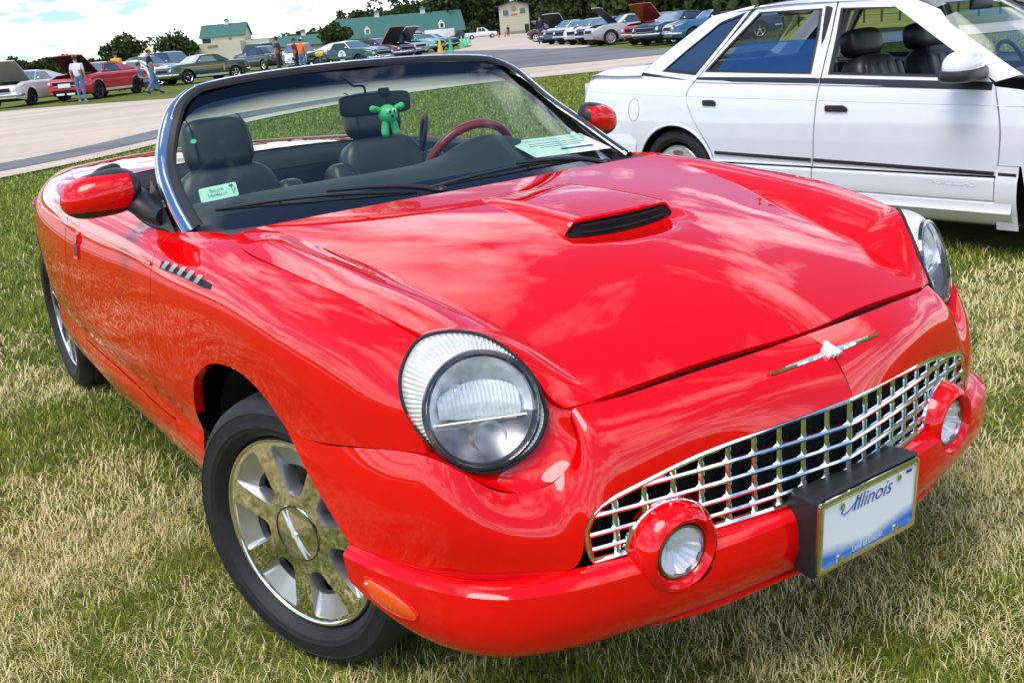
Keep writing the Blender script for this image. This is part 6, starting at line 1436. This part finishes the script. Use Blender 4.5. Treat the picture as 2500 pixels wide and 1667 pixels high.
def leaf_quads(P, size, rng):
    n = len(P); a = rng.normal(0, 1, (n, 3)); a /= np.linalg.norm(a, axis=1)[:, None]; b = np.cross(a, rng.normal(0, 1, (n, 3))); b /= np.linalg.norm(b, axis=1)[:, None]
    s = (size*rng.uniform(.6, 1.4, n))[:, None]; V = np.stack([P-a*s-b*s*.6, P+a*s-b*s*.6, P+a*s*.7+b*s*.7, P-a*s*.8+b*s*.5], 1).reshape(-1, 3)
    return V
def leaves_obj(name, P, size, rng, parent=None, tint=None):
    V = leaf_quads(P, size, rng); n = len(P); me = bpy.data.meshes.new(name); me.vertices.add(4*n); me.vertices.foreach_set('co', V.ravel()); me.loops.add(4*n); me.loops.foreach_set('vertex_index', np.arange(4*n)); me.polygons.add(n); me.polygons.foreach_set('loop_start', np.arange(n)*4); me.update(calc_edges=True)
    at_ = me.attributes.new('tint', 'FLOAT', 'FACE'); at_.data.foreach_set('value', np.clip((rng.uniform(0, 1, n) if tint is None else tint+rng.normal(0, .15, n)), 0, 1)); me.materials.append(LEAF); return link(bpy.data.objects.new(name, me), parent)
def single_tree(px, py, D, h, R, label, seed):
    rng = np.random.default_rng(seed); p = on_ground(px, py, D); r = empty('broadleaf_tree', p); tag(r, label, 'tree', 'lone trees behind the left cars')
    q = MB(); q.tube([(0, 0, -.3), (.1, 0, h*.3), (.05, .1, h*.6)], [.35, .25, .1], 8)
    for k in range(5): t = 2*math.pi*k/5; q.tube([(0, 0, h*.3), (R*.35*math.cos(t), R*.35*math.sin(t), h*.5), (R*.6*math.cos(t), R*.6*math.sin(t), h*.68)], [.14, .09, .04], 6)
    q.build('trunk', BARK, r); leaves_obj('crown', crown_pts(2600, R, h*.62, h*.60, rng, 14), .30, rng, r)
single_tree(297, 160, 225, 6.4, 3.6, 'bushy green tree left of the yellow cap above the cream car', 1); single_tree(405, 150, 230, 6.0, 4.2, 'rounded green tree just left of the cream barn', 2)
single_tree(768, 118, 240, 5.8, 3.0, 'green tree at the left end of the pavilion roof', 3); single_tree(1095, 90, 255, 3.6, 2.2, 'small tree at the right corner of the pavilion', 4)
def wood(name, label, spec, seed):
    rng = np.random.default_rng(seed); PP = []; TT = []; q = MB()
    for px, D, h, R in spec:
        p = on_ground(px, 60, D); pts = np.concatenate([crown_pts(int(1000*R/5), R, h*.85, h*.50, rng, 12), crown_pts(160, R*1.1, h*.2, h*.13, rng, 4)]); PP.append(pts+p); TT.append(np.full(len(pts), rng.uniform(.05, .75)))
        q.tube([tuple(p-[0, 0, .5]), tuple(p+[rng.normal(0, .2), rng.normal(0, .2), h*.6])], [.35, .12], 6)
    o = leaves_obj(name, np.concatenate(PP), .46, rng, None, np.concatenate(TT)); o['kind'] = 'stuff'; o['label'] = label; o['category'] = 'wood'
    t_ = q.build('wood_trunks', BARK, o); t_['kind'] = 'stuff'
rng = np.random.default_rng(5); spec = []
prof = ([560, 640, 700, 760, 800, 850, 950, 1000, 1060, 1100, 1180, 1300, 1700, 2500], [1.6, 3.4, 5.4, 5.4, 7.8, 9.0, 10.6, 12.0, 12.6, 13.5, 17, 19, 20, 20])
for px in np.arange(570, 1150, 9): h = float(np.interp(px, *prof))*rng.uniform(.86, 1.12)*1.12; spec.append((px+rng.uniform(-5, 5), rng.uniform(275, 330), h, max(2.4, h*.38)))
wood('wood', 'mass of mixed green trees rising behind the pavilion', spec, 6)
spec = []
for px in np.arange(1120, 2700, 15): h = float(np.interp(px, *prof))*rng.uniform(.8, 1.15); D = float(np.interp(px, [1100, 1250, 1330, 1500, 1800, 2600], [295, 290, 230, 155, 122, 105])); spec.append((px+rng.uniform(-9, 9), D*rng.uniform(.96, 1.1), h*.95, h*.32))
wood('wood', 'dark green wood filling the skyline behind the tower and the row of cars', spec, 7)
spec = []
for px in list(np.arange(-60, 130, 8))+list(np.arange(130, 260, 14)): spec.append((px, rng.uniform(300, 340), rng.uniform(2.8, 5.2) if px < 150 else rng.uniform(1.6, 3.2), 2.6))
wood('wood', 'low band of dark trees on the skyline behind the white fastback', spec, 8)
# ================================================================== people
SKIN = mat('skin', (.42, .24, .16), .55, noise=.06, nscale=20)
def cloth(n, c=None): return mat('cloth_'+n, c, .85, noise=.08, nscale=14, bump=.2, bscale=30)
def person(P, face, label, shirt, pants, shoes, hat=None, hair=(.03, .022, .018), pose='stand', h=1.76, sleeve=.5, group='visitors among the cars', seat_z=None):
    r = empty('person', (P[0], P[1], P[2]), rad(face)); tag(r, label, 'person', group); k = h/1.76
    J = dict(pel=(0, 0, .95), bel=(.01, 0, 1.10), chest=(.0, 0, 1.30), neckb=(-.01, 0, 1.47), neck=(.0, 0, 1.53), head=(.02, 0, 1.66), crown=(.015, 0, 1.735))
    for s_, n in ((1, 'L'), (-1, 'R')):
        J['sh'+n] = (-.01, s_*.185, 1.425); J['el'+n] = (-.03, s_*.245, 1.14); J['wr'+n] = (.04, s_*.235, .90); J['hd'+n] = (.06, s_*.225, .80)
        J['hip'+n] = (0, s_*.095, .92); J['kn'+n] = (.015, s_*.105, .50); J['an'+n] = (-.02, s_*.11, .09); J['to'+n] = (.15, s_*.13, .035)
    if pose == 'walk': J.update(knL=(.16, .10, .52), anL=(.22, .11, .10), toL=(.38, .12, .045), knR=(-.02, -.10, .50), anR=(-.30, -.11, .14), toR=(-.16, -.12, .05), elL=(.10, .23, 1.15), wrL=(.30, .12, 1.08), hdL=(.38, .05, 1.10), elR=(.05, -.24, 1.15), wrR=(.27, -.13, 1.06), hdR=(.36, -.05, 1.08))
    if pose == 'hold': J.update(elL=(.02, .25, 1.15), wrL=(.24, .14, 1.10), hdL=(.33, .09, 1.12), elR=(.02, -.25, 1.15), wrR=(.24, -.14, 1.10), hdR=(.33, -.09, 1.12))
    if pose == 'reach': J.update(elL=(.24, .30, 1.30), wrL=(.48, .26, 1.22), hdL=(.58, .24, 1.20))
    if pose == 'lean': J.update(chest=(.12, 0, 1.27), neckb=(.22, 0, 1.41), neck=(.26, 0, 1.46), head=(.33, 0, 1.56), crown=(.35, 0, 1.635), shL=(.18, .185, 1.37), shR=(.18, -.185, 1.37), elL=(.26, .23, 1.08), wrL=(.42, .17, .92), hdL=(.50, .13, .86), elR=(.26, -.23, 1.08), wrR=(.42, -.17, .92), hdR=(.50, -.13, .86))
    if pose == 'sit': 
        J = {a: (b[0]-.05, b[1], b[2]-.48) if b[2] > .93 else b for a, b in J.items()}
        J.update(pel=(0, 0, .47), hipL=(.02, .10, .46), hipR=(.02, -.10, .46), knL=(.44, .13, .47), knR=(.44, -.13, .46), anL=(.50, .13, .09), anR=(.55, -.13, .09), toL=(.66, .14, .035), toR=(.71, -.14, .035), elL=(.02, .25, .66), elR=(.02, -.25, .66), wrL=(.24, .16, .60), wrR=(.24, -.16, .60), hdL=(.32, .13, .58), hdR=(.32, -.13, .58))
    Rd = dict(pel=.145, bel=.15, chest=.165, neckb=.085, neck=.055, head=.098, crown=.06, sh=.075, el=.05, wr=.036, hd=.042, hip=.095, kn=.068, an=.048, to=.038)
    names = list(J); E_ = [('pel', 'bel'), ('bel', 'chest'), ('chest', 'neckb'), ('neckb', 'neck'), ('neck', 'head'), ('head', 'crown')]
    for n in 'LR': E_ += [('chest', 'sh'+n), ('sh'+n, 'el'+n), ('el'+n, 'wr'+n), ('wr'+n, 'hd'+n), ('pel', 'hip'+n), ('hip'+n, 'kn'+n), ('kn'+n, 'an'+n), ('an'+n, 'to'+n)]
    me = bpy.data.meshes.new('body_skeleton'); me.from_pydata([tuple(c*k for c in J[n]) for n in names], [(names.index(a), names.index(b)) for a, b in E_], [])
    o = bpy.data.objects.new('body_skeleton', me); COL.objects.link(o); md = o.modifiers.new('skin', 'SKIN')
    for i, n in enumerate(names):
        rr_ = Rd.get(n, Rd.get(n[:-1], .06))*k; v = me.skin_vertices[0].data[i]; v.radius = (rr_, rr_*(1.12 if n in ('chest', 'bel', 'pel') else 1)); v.use_root = n == 'pel'
    o.modifiers.new('smooth', 'SUBSURF').levels = 2
    bpy.context.view_layer.update(); dg = bpy.context.evaluated_depsgraph_get(); ev = o.evaluated_get(dg); m2 = bpy.data.meshes.new_from_object(ev); bpy.data.objects.remove(o)
    segs = []
    for a, b in E_: segs.append((np.array(J[a])*k, np.array(J[b])*k, a, b))
    mats_ = [shirt, pants, SKIN, shoes]
    for m_ in mats_: m2.materials.append(m_)
    idx = []
    for f in m2.polygons:
        c = np.array(f.center); best = (9e9, 0)
        for a, b, na, nb in segs:
            d = b-a; t = max(0, min(1, (c-a)@d/(d@d))); dd = np.linalg.norm(c-a-d*t)
            if dd < best[0]: best = (dd, (na, nb, t))
        na, nb, t = best[1]; i = 0
        if nb[:-1] in ('hip', 'kn', 'an'): i = 1
        elif na == 'pel' and t < .35: i = 1
        if nb[:-1] == 'to' or (nb[:-1] == 'an' and t > .93): i = 3
        if nb in ('head', 'crown') or (nb == 'neck' and t > .4): i = 2
        if nb[:-1] == 'hd' or (nb[:-1] == 'wr' and sleeve < 1.5): i = 2
        if nb[:-1] == 'el' and t > sleeve+.15 and sleeve < 1: i = 2
        idx.append(i)
    m2.polygons.foreach_set('material_index', idx); m2.polygons.foreach_set('use_smooth', [True]*len(idx)); m2.name = 'body'
    bo = link(bpy.data.objects.new('body', m2), r)
    hc = np.array(J['head'])*k; up = np.array(J['crown'])*k-hc
    q = MB(); q.ell(hc+up*.35+np.array((-.018, 0, .012)), (.104*k, .090*k, .112*k), 16, 10)
    V = np.array(q.V); F = [f for f in q.F if np.mean([V[i][2] for i in f])-hc[2] > .015 or (np.mean([V[i][0] for i in f]) < hc[0]-.03 and np.mean([V[i][2] for i in f]) > hc[2]-.06)]; q.F = F; q.M = [0]*len(F)
    q.build('hair', mat('hair_%.2f' % hair[0], hair, .7, noise=.2, nscale=60), r)
    q = MB(); q.ell(hc+np.array((.098*k, 0, .0)), (.018, .013, .022), 8, 6); q.build('nose', SKIN, r)
    if hat:
        q = MB(); c = hc+up*.75; G = [[c+np.array((.112*k*math.cos(t)*math.cos(f), .105*k*math.sin(t)*math.cos(f), .085*k*math.sin(f)+.005)) for t in np.linspace(0, 2*math.pi, 20)] for f in np.linspace(0, math.pi/2, 7)]; q.grid(np.array(G))
        bx_ = hc[0]; q.prism([(.08, -.075), (.15, -.06), (.19, 0), (.15, .06), (.08, .075)], c+np.array((0, 0, .002)), (1, 0, 0), (0, 1, 0), (-.1, 0, 1), .012); q.build('cap', hat, r)
    return r
JEANS = cloth('jeans', (.10, .19, .36)); DJEANS = cloth('dark_jeans', (.03, .045, .08)); SHOEW = cloth('white_shoe', (.65, .65, .65)); SHOEB = cloth('black_shoe', (.02, .02, .02)); WSH = cloth('white', (.72, .71, .80)); YEL = cloth('yellow', (.80, .42, .01)); NAV = cloth('navy', (.012, .014, .035)); ORG = cloth('orange', (.85, .16, .01)); GRY = cloth('grey', (.06, .062, .075)); CAPG = cloth('camo', (.16, .15, .10)); CAPW = cloth('cap_white', (.7, .7, .65))
def toward(p): return math.degrees(math.atan2(CAMV[1]-p[1], CAMV[0]-p[0]))
p = on_ground(192, 237); person(p, toward(p)+165, 'man in white shirt, blue jeans and cap standing by the raised red hood', WSH, JEANS, SHOEW, CAPG, h=1.72)
p = on_ground(278, 200, 52); person(p, toward(p)+170, 'person in a yellow-orange shirt seen behind the red muscle car', YEL, DJEANS, SHOEB, h=1.80)
p = on_ground(357, 218); person(p, toward(p)+95, 'man in yellow cap, navy jersey and jeans walking across the lawn', NAV, JEANS, SHOEB, cloth('cap_yellow', (.80, .50, .01)), pose='walk', h=1.74)
p = on_ground(330, 206, 47); person(p, toward(p)+60, 'person in blue jeans sitting on a folding chair behind the red muscle car', cloth('blue_shirt', (.12, .16, .3)), JEANS, SHOEB, pose='sit', h=1.7)
ch = empty('folding_chair', tuple(p-np.array((0, 0, 0))), rad(toward(p)+60)); tag(ch, 'dark folding chair under the seated person', 'chair')
FAB = cloth('chair_black', (.02, .02, .022)); q = MB(); q.box((0, 0, .36), (.44, .46, .03)); q.build('seat', FAB, ch); q = MB(); q.box((-.22, 0, .62), (.03, .46, .42)); q.build('backrest', FAB, ch)
for x in (-.2, .2):
    for y in (-.22, .22): q = MB(); q.tube([(x, y, .36), (-x*.9, y, 0)], .012, 6); q.build('leg', FAB, ch)
p = on_ground(645, 172); person(p, toward(p)-115, 'man in dark grey shirt and shorts standing before the black saloon', GRY, cloth('charcoal', (.05, .05, .055)), SHOEW, h=1.84)
p = on_ground(700, 172); person(p, toward(p)+150, 'man in bright orange shirt and pale cap reaching toward the race car', ORG, JEANS, SHOEB, CAPW, pose='reach', h=1.66)
p = on_ground(684, 165, 53); person(p, toward(p)+60, 'person with long dark hair half hidden behind the man in orange', cloth('plum', (.2, .04, .06)), DJEANS, SHOEB, h=1.68)
p = on_ground(928, 135); person(p, toward(p)-130, 'man in striped navy jacket leaning over the race car nose', NAV, DJEANS, SHOEB, pose='lean', h=1.76, sleeve=1.6)
p = on_ground(1243, 102); person(p, toward(p)+10, 'man in black jacket and jeans walking near the orange cone', NAV, cloth('mid_jeans', (.06, .09, .14)), SHOEB, h=1.78, pose='stand', sleeve=1.6)
p = on_ground(1168, 82, 175); person(p, toward(p), 'dark figure standing in front of the timing tower', cloth('black', (.012, .012, .014)), cloth('charcoal'), SHOEB, h=1.8)
p = on_ground(1384, 60, 66); person(p, toward(p), 'person with pale hair behind the row of cars', cloth('tan', (.2, .17, .1)), DJEANS, SHOEB, hair=(.4, .36, .25), h=1.85)
# motorcycle with yellow tank beside the man in orange
p = on_ground(738, 168); mc = empty('motorcycle', p, rad(20)); tag(mc, 'motorcycle with bright yellow tank beside the dark green race car', 'motorcycle')
for x in (-.62, .68):
    q = MB(); q.lathe([(.05, .22), (.06, .30), (0, .325), (-.06, .30), (-.05, .22)], (x, 0, .325), (0, 1, 0), 26); w_ = q.build('wheel', RUBBER, mc); q = MB(); q.lathe([(.035, .215), (.02, .03), (.05, .02), (.05, .001)], (x, 0, .325), (0, 1, 0), 20); q.build('rim', BRUSHED, w_)
q = MB(); cushion(q, (.10, 0, .86), (.26, .14, .12)); q.build('fuel_tank', mat('yellow_paint', (.75, .50, .01), .3, coat=1, noise=.03), mc)
q = MB(); cushion(q, (-.38, 0, .80), (.30, .13, .06)); q.build('seat', FAB, mc); q = MB(); cushion(q, (.02, 0, .48), (.22, .17, .17)); q.build('engine', mat('engine_bits'), mc)
q = MB(); q.tube([(.40, 0, .90), (.68, 0, .325)], .035, 8); q.tube([(-.62, 0, .325), (-.1, 0, .45), (.40, 0, .88)], .03, 8); q.build('frame', BLACK, mc); q = MB(); q.tube([(.30, -.36, 1.04), (.38, -.1, 1.0), (.38, .1, 1.0), (.30, .36, 1.04)], .016, 6); q.build('handlebar', CHROME, mc); q = MB(); q.lathe([(-.08, .03), (-.02, .085), (.02, .09), (.03, .001)], (.47, 0, .92), (1, 0, 0), 16); q.build('headlight', HL_M, mc)
# ================================================================== pickup, trailer, cones, fence
PW = paint('fleet_white', (.75, .75, .76))
p, a = frame_at(1106, 90, 180, 0); pk_ = empty('pickup_truck', p, a+rad(4)); tag(pk_, 'white pickup truck crossing the far access road', 'truck')
sec = lambda x, y, z0, z1: [(x, -y*.96, z0), (x, -y, z0+.25), (x, -y*.98, z1-.08), (x, -y*.92, z1), (x, y*.92, z1), (x, y*.98, z1-.08), (x, y, z0+.25), (x, y*.96, z0)]
q = MB(); q.grid(np.array([sec(x, .98, .45, z) for x, z in ((-2.8, 1.12), (-.75, 1.12), (-.74, 1.2), (1.15, 1.2), (1.3, 1.18), (2.55, 1.08), (2.75, .95))])); q.grid(np.array([sec(2.75, .98, .45, .95), sec(2.76, .3, .6, .8)])); q.build('body', PW, pk_, sharp=40)
q = MB(); q.grid(np.array([sec(x, y, 1.1, z) for x, y, z in ((-.75, .9, 1.25), (-.62, .80, 1.86), (.55, .80, 1.88), (1.25, .9, 1.2))])); cb_ = q.build('cab', PW, pk_, sharp=40)
for sy in (-1, 1):
    for x0, x1 in ((-.52, .02), (.10, .78)): q = MB(); q.add([(x0, sy*.935, 1.26), (x1, sy*.935, 1.26), (x1-.28 if x1 > .5 else x1, sy*.845, 1.78), (x0+.04, sy*.845, 1.78)], [(0, 1, 2, 3)]); q.build('side_window', GLASSD, cb_, smooth=False)
    for x in (-1.75, 1.85): q = MB(); q.lathe([(.08, .20), (.12, .28), (.10, .39), (-.1, .39), (-.1, .2)], (x, sy*.88, .39), (0, sy, 0), 22); w_ = q.build('wheel', RUBBER, pk_); q = MB(); q.lathe([(.09, .23), (.06, .08), (.10, .001)], (x, sy*.88, .39), (0, sy, 0), 16); q.build('rim', BRUSHED, w_)
q = MB(); q.box((-1.8, 0, 1.16), (1.9, 1.5, .12)); q.build('bed_liner', DARK, pk_)
p, a = frame_at(1012, 94, 195, 0); tr_ = empty('enclosed_trailer', p, a+rad(5)); tag(tr_, 'long white enclosed trailer parked before the pavilion', 'trailer')
q = MB(); q.box((0, 1.2, 1.35), (5.6, 2.3, 1.9), bev=.08); q.build('box', PW, tr_)
for x in (-.4, .5): q = MB(); q.lathe([(.0, .1), (.1, .2), (.08, .34), (-.1, .34)], (x, .12, .34), (0, -1, 0), 20); q.build('wheel', RUBBER, tr_)
q = MB(); q.box((.05, .02, .70), (1.9, .06, .12)); q.build('mudguard', GREYT, tr_)
place(1062, 92, 192, a*57.3+3, 'suv_car', BLKP, 'black car between the white trailer and the pickup', BG_, classic=False, roof=1.6)
place(950, 98, 200, a*57.3+5, 'suv_car', paint('slate'), 'dark car at the left end of the white trailer', BG_, classic=False, roof=1.7)
def cone(px, py, col, label, h=.7, D=None):
    p = on_ground(px, py, D); c = empty('traffic_cone', p); tag(c, label, 'cone', 'cones by the access road'); m_ = mat('cone_'+label.split()[0], col, .5, noise=.05)
    q = MB(); q.lathe([(0.03, h*.22), (h*.5, h*.13), (h, h*.05), (h, .001)], (0, 0, 0), (0, 0, 1), 18); q.build('cone_body', m_, c); q = MB(); q.box((0, 0, .02), (h*.55, h*.55, .04), bev=.01); q.build('base', m_, c)
cone(1227, 97, (.85, .13, .02), 'orange cone on the grass corner by the walking man', .75); cone(1012, 122, (.75, .50, .02), 'yellow cone on the grass island', .95); cone(1037, 126, (.10, .42, .30), 'teal green cone nearest the road edge', .9) ; cone(1062, 112, (.12, .60, .30), 'green cone in front of its two neighbours', .95); cone(1070, 106, (.15, .6, .32), 'pale green cone in the middle of the three', .95); cone(1078, 102, (.16, .55, .33), 'bluish green cone farthest along the island', .95)
cone(1146, 86, (.85, .12, .03), 'vermilion cone left of the tower foot', .8, 165); cone(1160, 85, (.85, .14, .04), 'scarlet cone right of its twin at the tower foot', .8, 165)
fn = empty('wire_fence', tuple(on_ground(1750, 66))); tag(fn, 'dark post and wire fence across the grass beyond the white sedan', 'fence'); fo_ = np.array(fn.location)
PA, PB = on_ground(1690, 72), on_ground(2352, 30); FM = mat('fence_dark', (.03, .03, .03), .7, noise=.2); n = 24
pts = [PA+(PB-PA)*(i/(n-1)*1.4-.1) for i in range(n)]
for i, p in enumerate(pts):
    z = zg(p[0], p[1]); q = MB(); q.tube([(p[0]-fo_[0], p[1]-fo_[1], z-fo_[2]-.1), (p[0]-fo_[0], p[1]-fo_[1], z-fo_[2]+1.25)], .05, 6); q.build('post', FM, fn)
for zz in (.35, .7, 1.05, 1.2): q = MB(); q.tube([(p[0]-fo_[0], p[1]-fo_[1], zg(p[0], p[1])-fo_[2]+zz) for p in pts], .012, 4); q.build('wire', FM, fn)
# ================================================================== grass blades round the cars
def vnoise(x, y, s, seed):
    r = np.random.default_rng(seed); T = r.uniform(0, 1, (64, 64)); u, v = x/s+100, y/s+100; i, j = np.floor(u).astype(int), np.floor(v).astype(int); f, g = u-i, v-j; f = f*f*(3-2*f); g = g*g*(3-2*g)
    t = lambda a, b: T[a % 64, b % 64]
    return (t(i, j)*(1-f)+t(i+1, j)*f)*(1-g)+(t(i, j+1)*(1-f)+t(i+1, j+1)*f)*g
def grass():
    rng = np.random.default_rng(3); X = []; Y = []; Wd = []; Ln = []
    vy = YAW
    for r0, r1, dens, w, ln, half in ((1.5, 3.2, 22000, .0018, .036, 50), (3.2, 5.2, 9500, .0027, .040, 48), (5.2, 8.5, 3000, .0048, .050, 44), (8.5, 14, 1150, .0075, .055, 42), (14, 30, 420, .012, .05, 42)):
        n = int(dens*(r1*r1-r0*r0)*rad(half)); r = np.sqrt(rng.uniform(r0*r0, r1*r1, n)); t = vy+rad(half)*rng.uniform(-1, 1, n)
        x = CAM_POS[0]+r*np.cos(t); y = CAM_POS[1]+r*np.sin(t)
        keep = ~((np.abs(y) < .40) & (x < .25) & (x > -3.5)); keep &= ~((np.abs(y-4.3+.0) < .6) & (x < .4) & (x > -3.8))
        # wheels press the grass down
        for wx, wy_ in ((.05, -.78), (-2.72, -.70)): keep &= ~((np.abs(x-wx) < .09) & (np.abs(y-wy_) < .07))
        # road
        xr = np.interp(y, [-24, -12, -4.5, .4, 3, 5.6, 8.3, 10.9, 12.8, 14.3, 16.4, 20.5, 29], [-6, -9.5, -11.9, -13.4, -15.3, -17.7, -19.4, -20.4, -20.5, -20.1, -19, -17, -12.5]); keep &= x > xr+.05
        X.append(x[keep]); Y.append(y[keep]); Wd.append(np.full(keep.sum(), w)); Ln.append(np.full(keep.sum(), ln))
    x, y, w, ln = map(np.concatenate, (X, Y, Wd, Ln)); n = len(x)
    dry = .55*vnoise(x, y, .55, 1)+.30*vnoise(x, y, .16, 2)+.25*vnoise(x, y, 1.7, 4)
    dry += .10*np.clip((-y-.6)/1.2, 0, 1)-.10*np.clip((x-.6), 0, 1)*np.clip((y+.3)/1.0, 0, 1)-.30*np.clip((np.hypot(x-CAM_POS[0], y-CAM_POS[1])-5)/6, 0, 1)
    p = np.clip((dry-.42)*2.6, .08, .80); straw = rng.uniform(0, 1, n) < p
    ln = ln*rng.uniform(.45, 1.25, n)*np.where(straw, 1.0, 1.0); lean = np.where(straw, rng.uniform(.55, 1.45, n), rng.uniform(.15, 1.15, n)); az = rng.uniform(0, 2*math.pi, n)
    # clumps lean together
    az = np.where(rng.uniform(0, 1, n) < .35, vnoise(x, y, .15, 9)*12.5+rng.normal(0, .7, n), az)
    d = np.stack([np.cos(az), np.sin(az)], 1); s = np.stack([-np.sin(az), np.cos(az)], 1); z0 = zgv(x, y)
    def pt(f, bend): 
        h = ln*f*np.cos(lean*(.55+.45*bend)); o = ln*f*np.sin(lean*(.55+.45*bend)); return np.stack([x+d[:, 0]*o, y+d[:, 1]*o, z0+np.maximum(h, .002+.006*f)], 1)
    lift = rng.uniform(0, .012, n)*straw
    b0, b1, b2 = pt(0., 0), pt(.55, .5), pt(1., 1.); b1[:, 2] += lift; b2[:, 2] += lift*.8
    S3 = np.concatenate([s, np.zeros((n, 1))], 1)
    V = np.stack([b0-S3*(w*.5)[:, None], b0+S3*(w*.5)[:, None], b1+S3*(w*.42)[:, None], b1-S3*(w*.42)[:, None], b2], 1).reshape(-1, 3)
    k = np.arange(n)*5; loops = np.stack([k, k+1, k+2, k+3, k+3, k+2, k+4], 1).ravel()
    me = bpy.data.meshes.new('grass'); me.vertices.add(5*n); me.vertices.foreach_set('co', V.ravel()); me.loops.add(7*n); me.loops.foreach_set('vertex_index', loops); me.polygons.add(2*n)
    ls = np.stack([np.arange(n)*7, np.arange(n)*7+4], 1).ravel(); me.polygons.foreach_set('loop_start', ls); me.update(calc_edges=True)
    tint = np.where(straw, rng.uniform(.55, 1.0, n), np.clip(rng.normal(.22, .13, n), 0, .48)); far = np.hypot(x-CAM_POS[0], y-CAM_POS[1]); tint = np.where(far > 9, np.minimum(tint, .46), tint); at_ = me.attributes.new('tint', 'FLOAT', 'FACE'); at_.data.foreach_set('value', np.repeat(tint, 2))
    m = mat('grass_blade', (.1, .2, .03), .55, spec=.25); nt = m.node_tree; N = nt.nodes; L = nt.links; b = N['Principled BSDF']
    a_ = N.new('ShaderNodeAttribute'); a_.attribute_name = 'tint'; r = N.new('ShaderNodeValToRGB'); els = r.color_ramp.elements
    els[0].position = 0; els[0].color = (.045, .085, .010, 1); els[1].position = 1; els[1].color = (.95, .83, .50, 1)
    for pos, c in ((.25, (.21, .265, .02, 1)), (.45, (.42, .41, .05, 1)), (.55, (.54, .44, .12, 1)), (.8, (.80, .67, .33, 1))): e = els.new(pos); e.color = c
    L.new(a_.outputs['Fac'], r.inputs[0]); L.new(r.outputs[0], b.inputs['Base Color'])
    me.materials.append(m); o = link(bpy.data.objects.new('grass', me)); o['kind'] = 'stuff'; o['label'] = 'short mixed green and dry straw-coloured grass round the cars'; o['category'] = 'grass'
    return n
print('GRASS', grass())
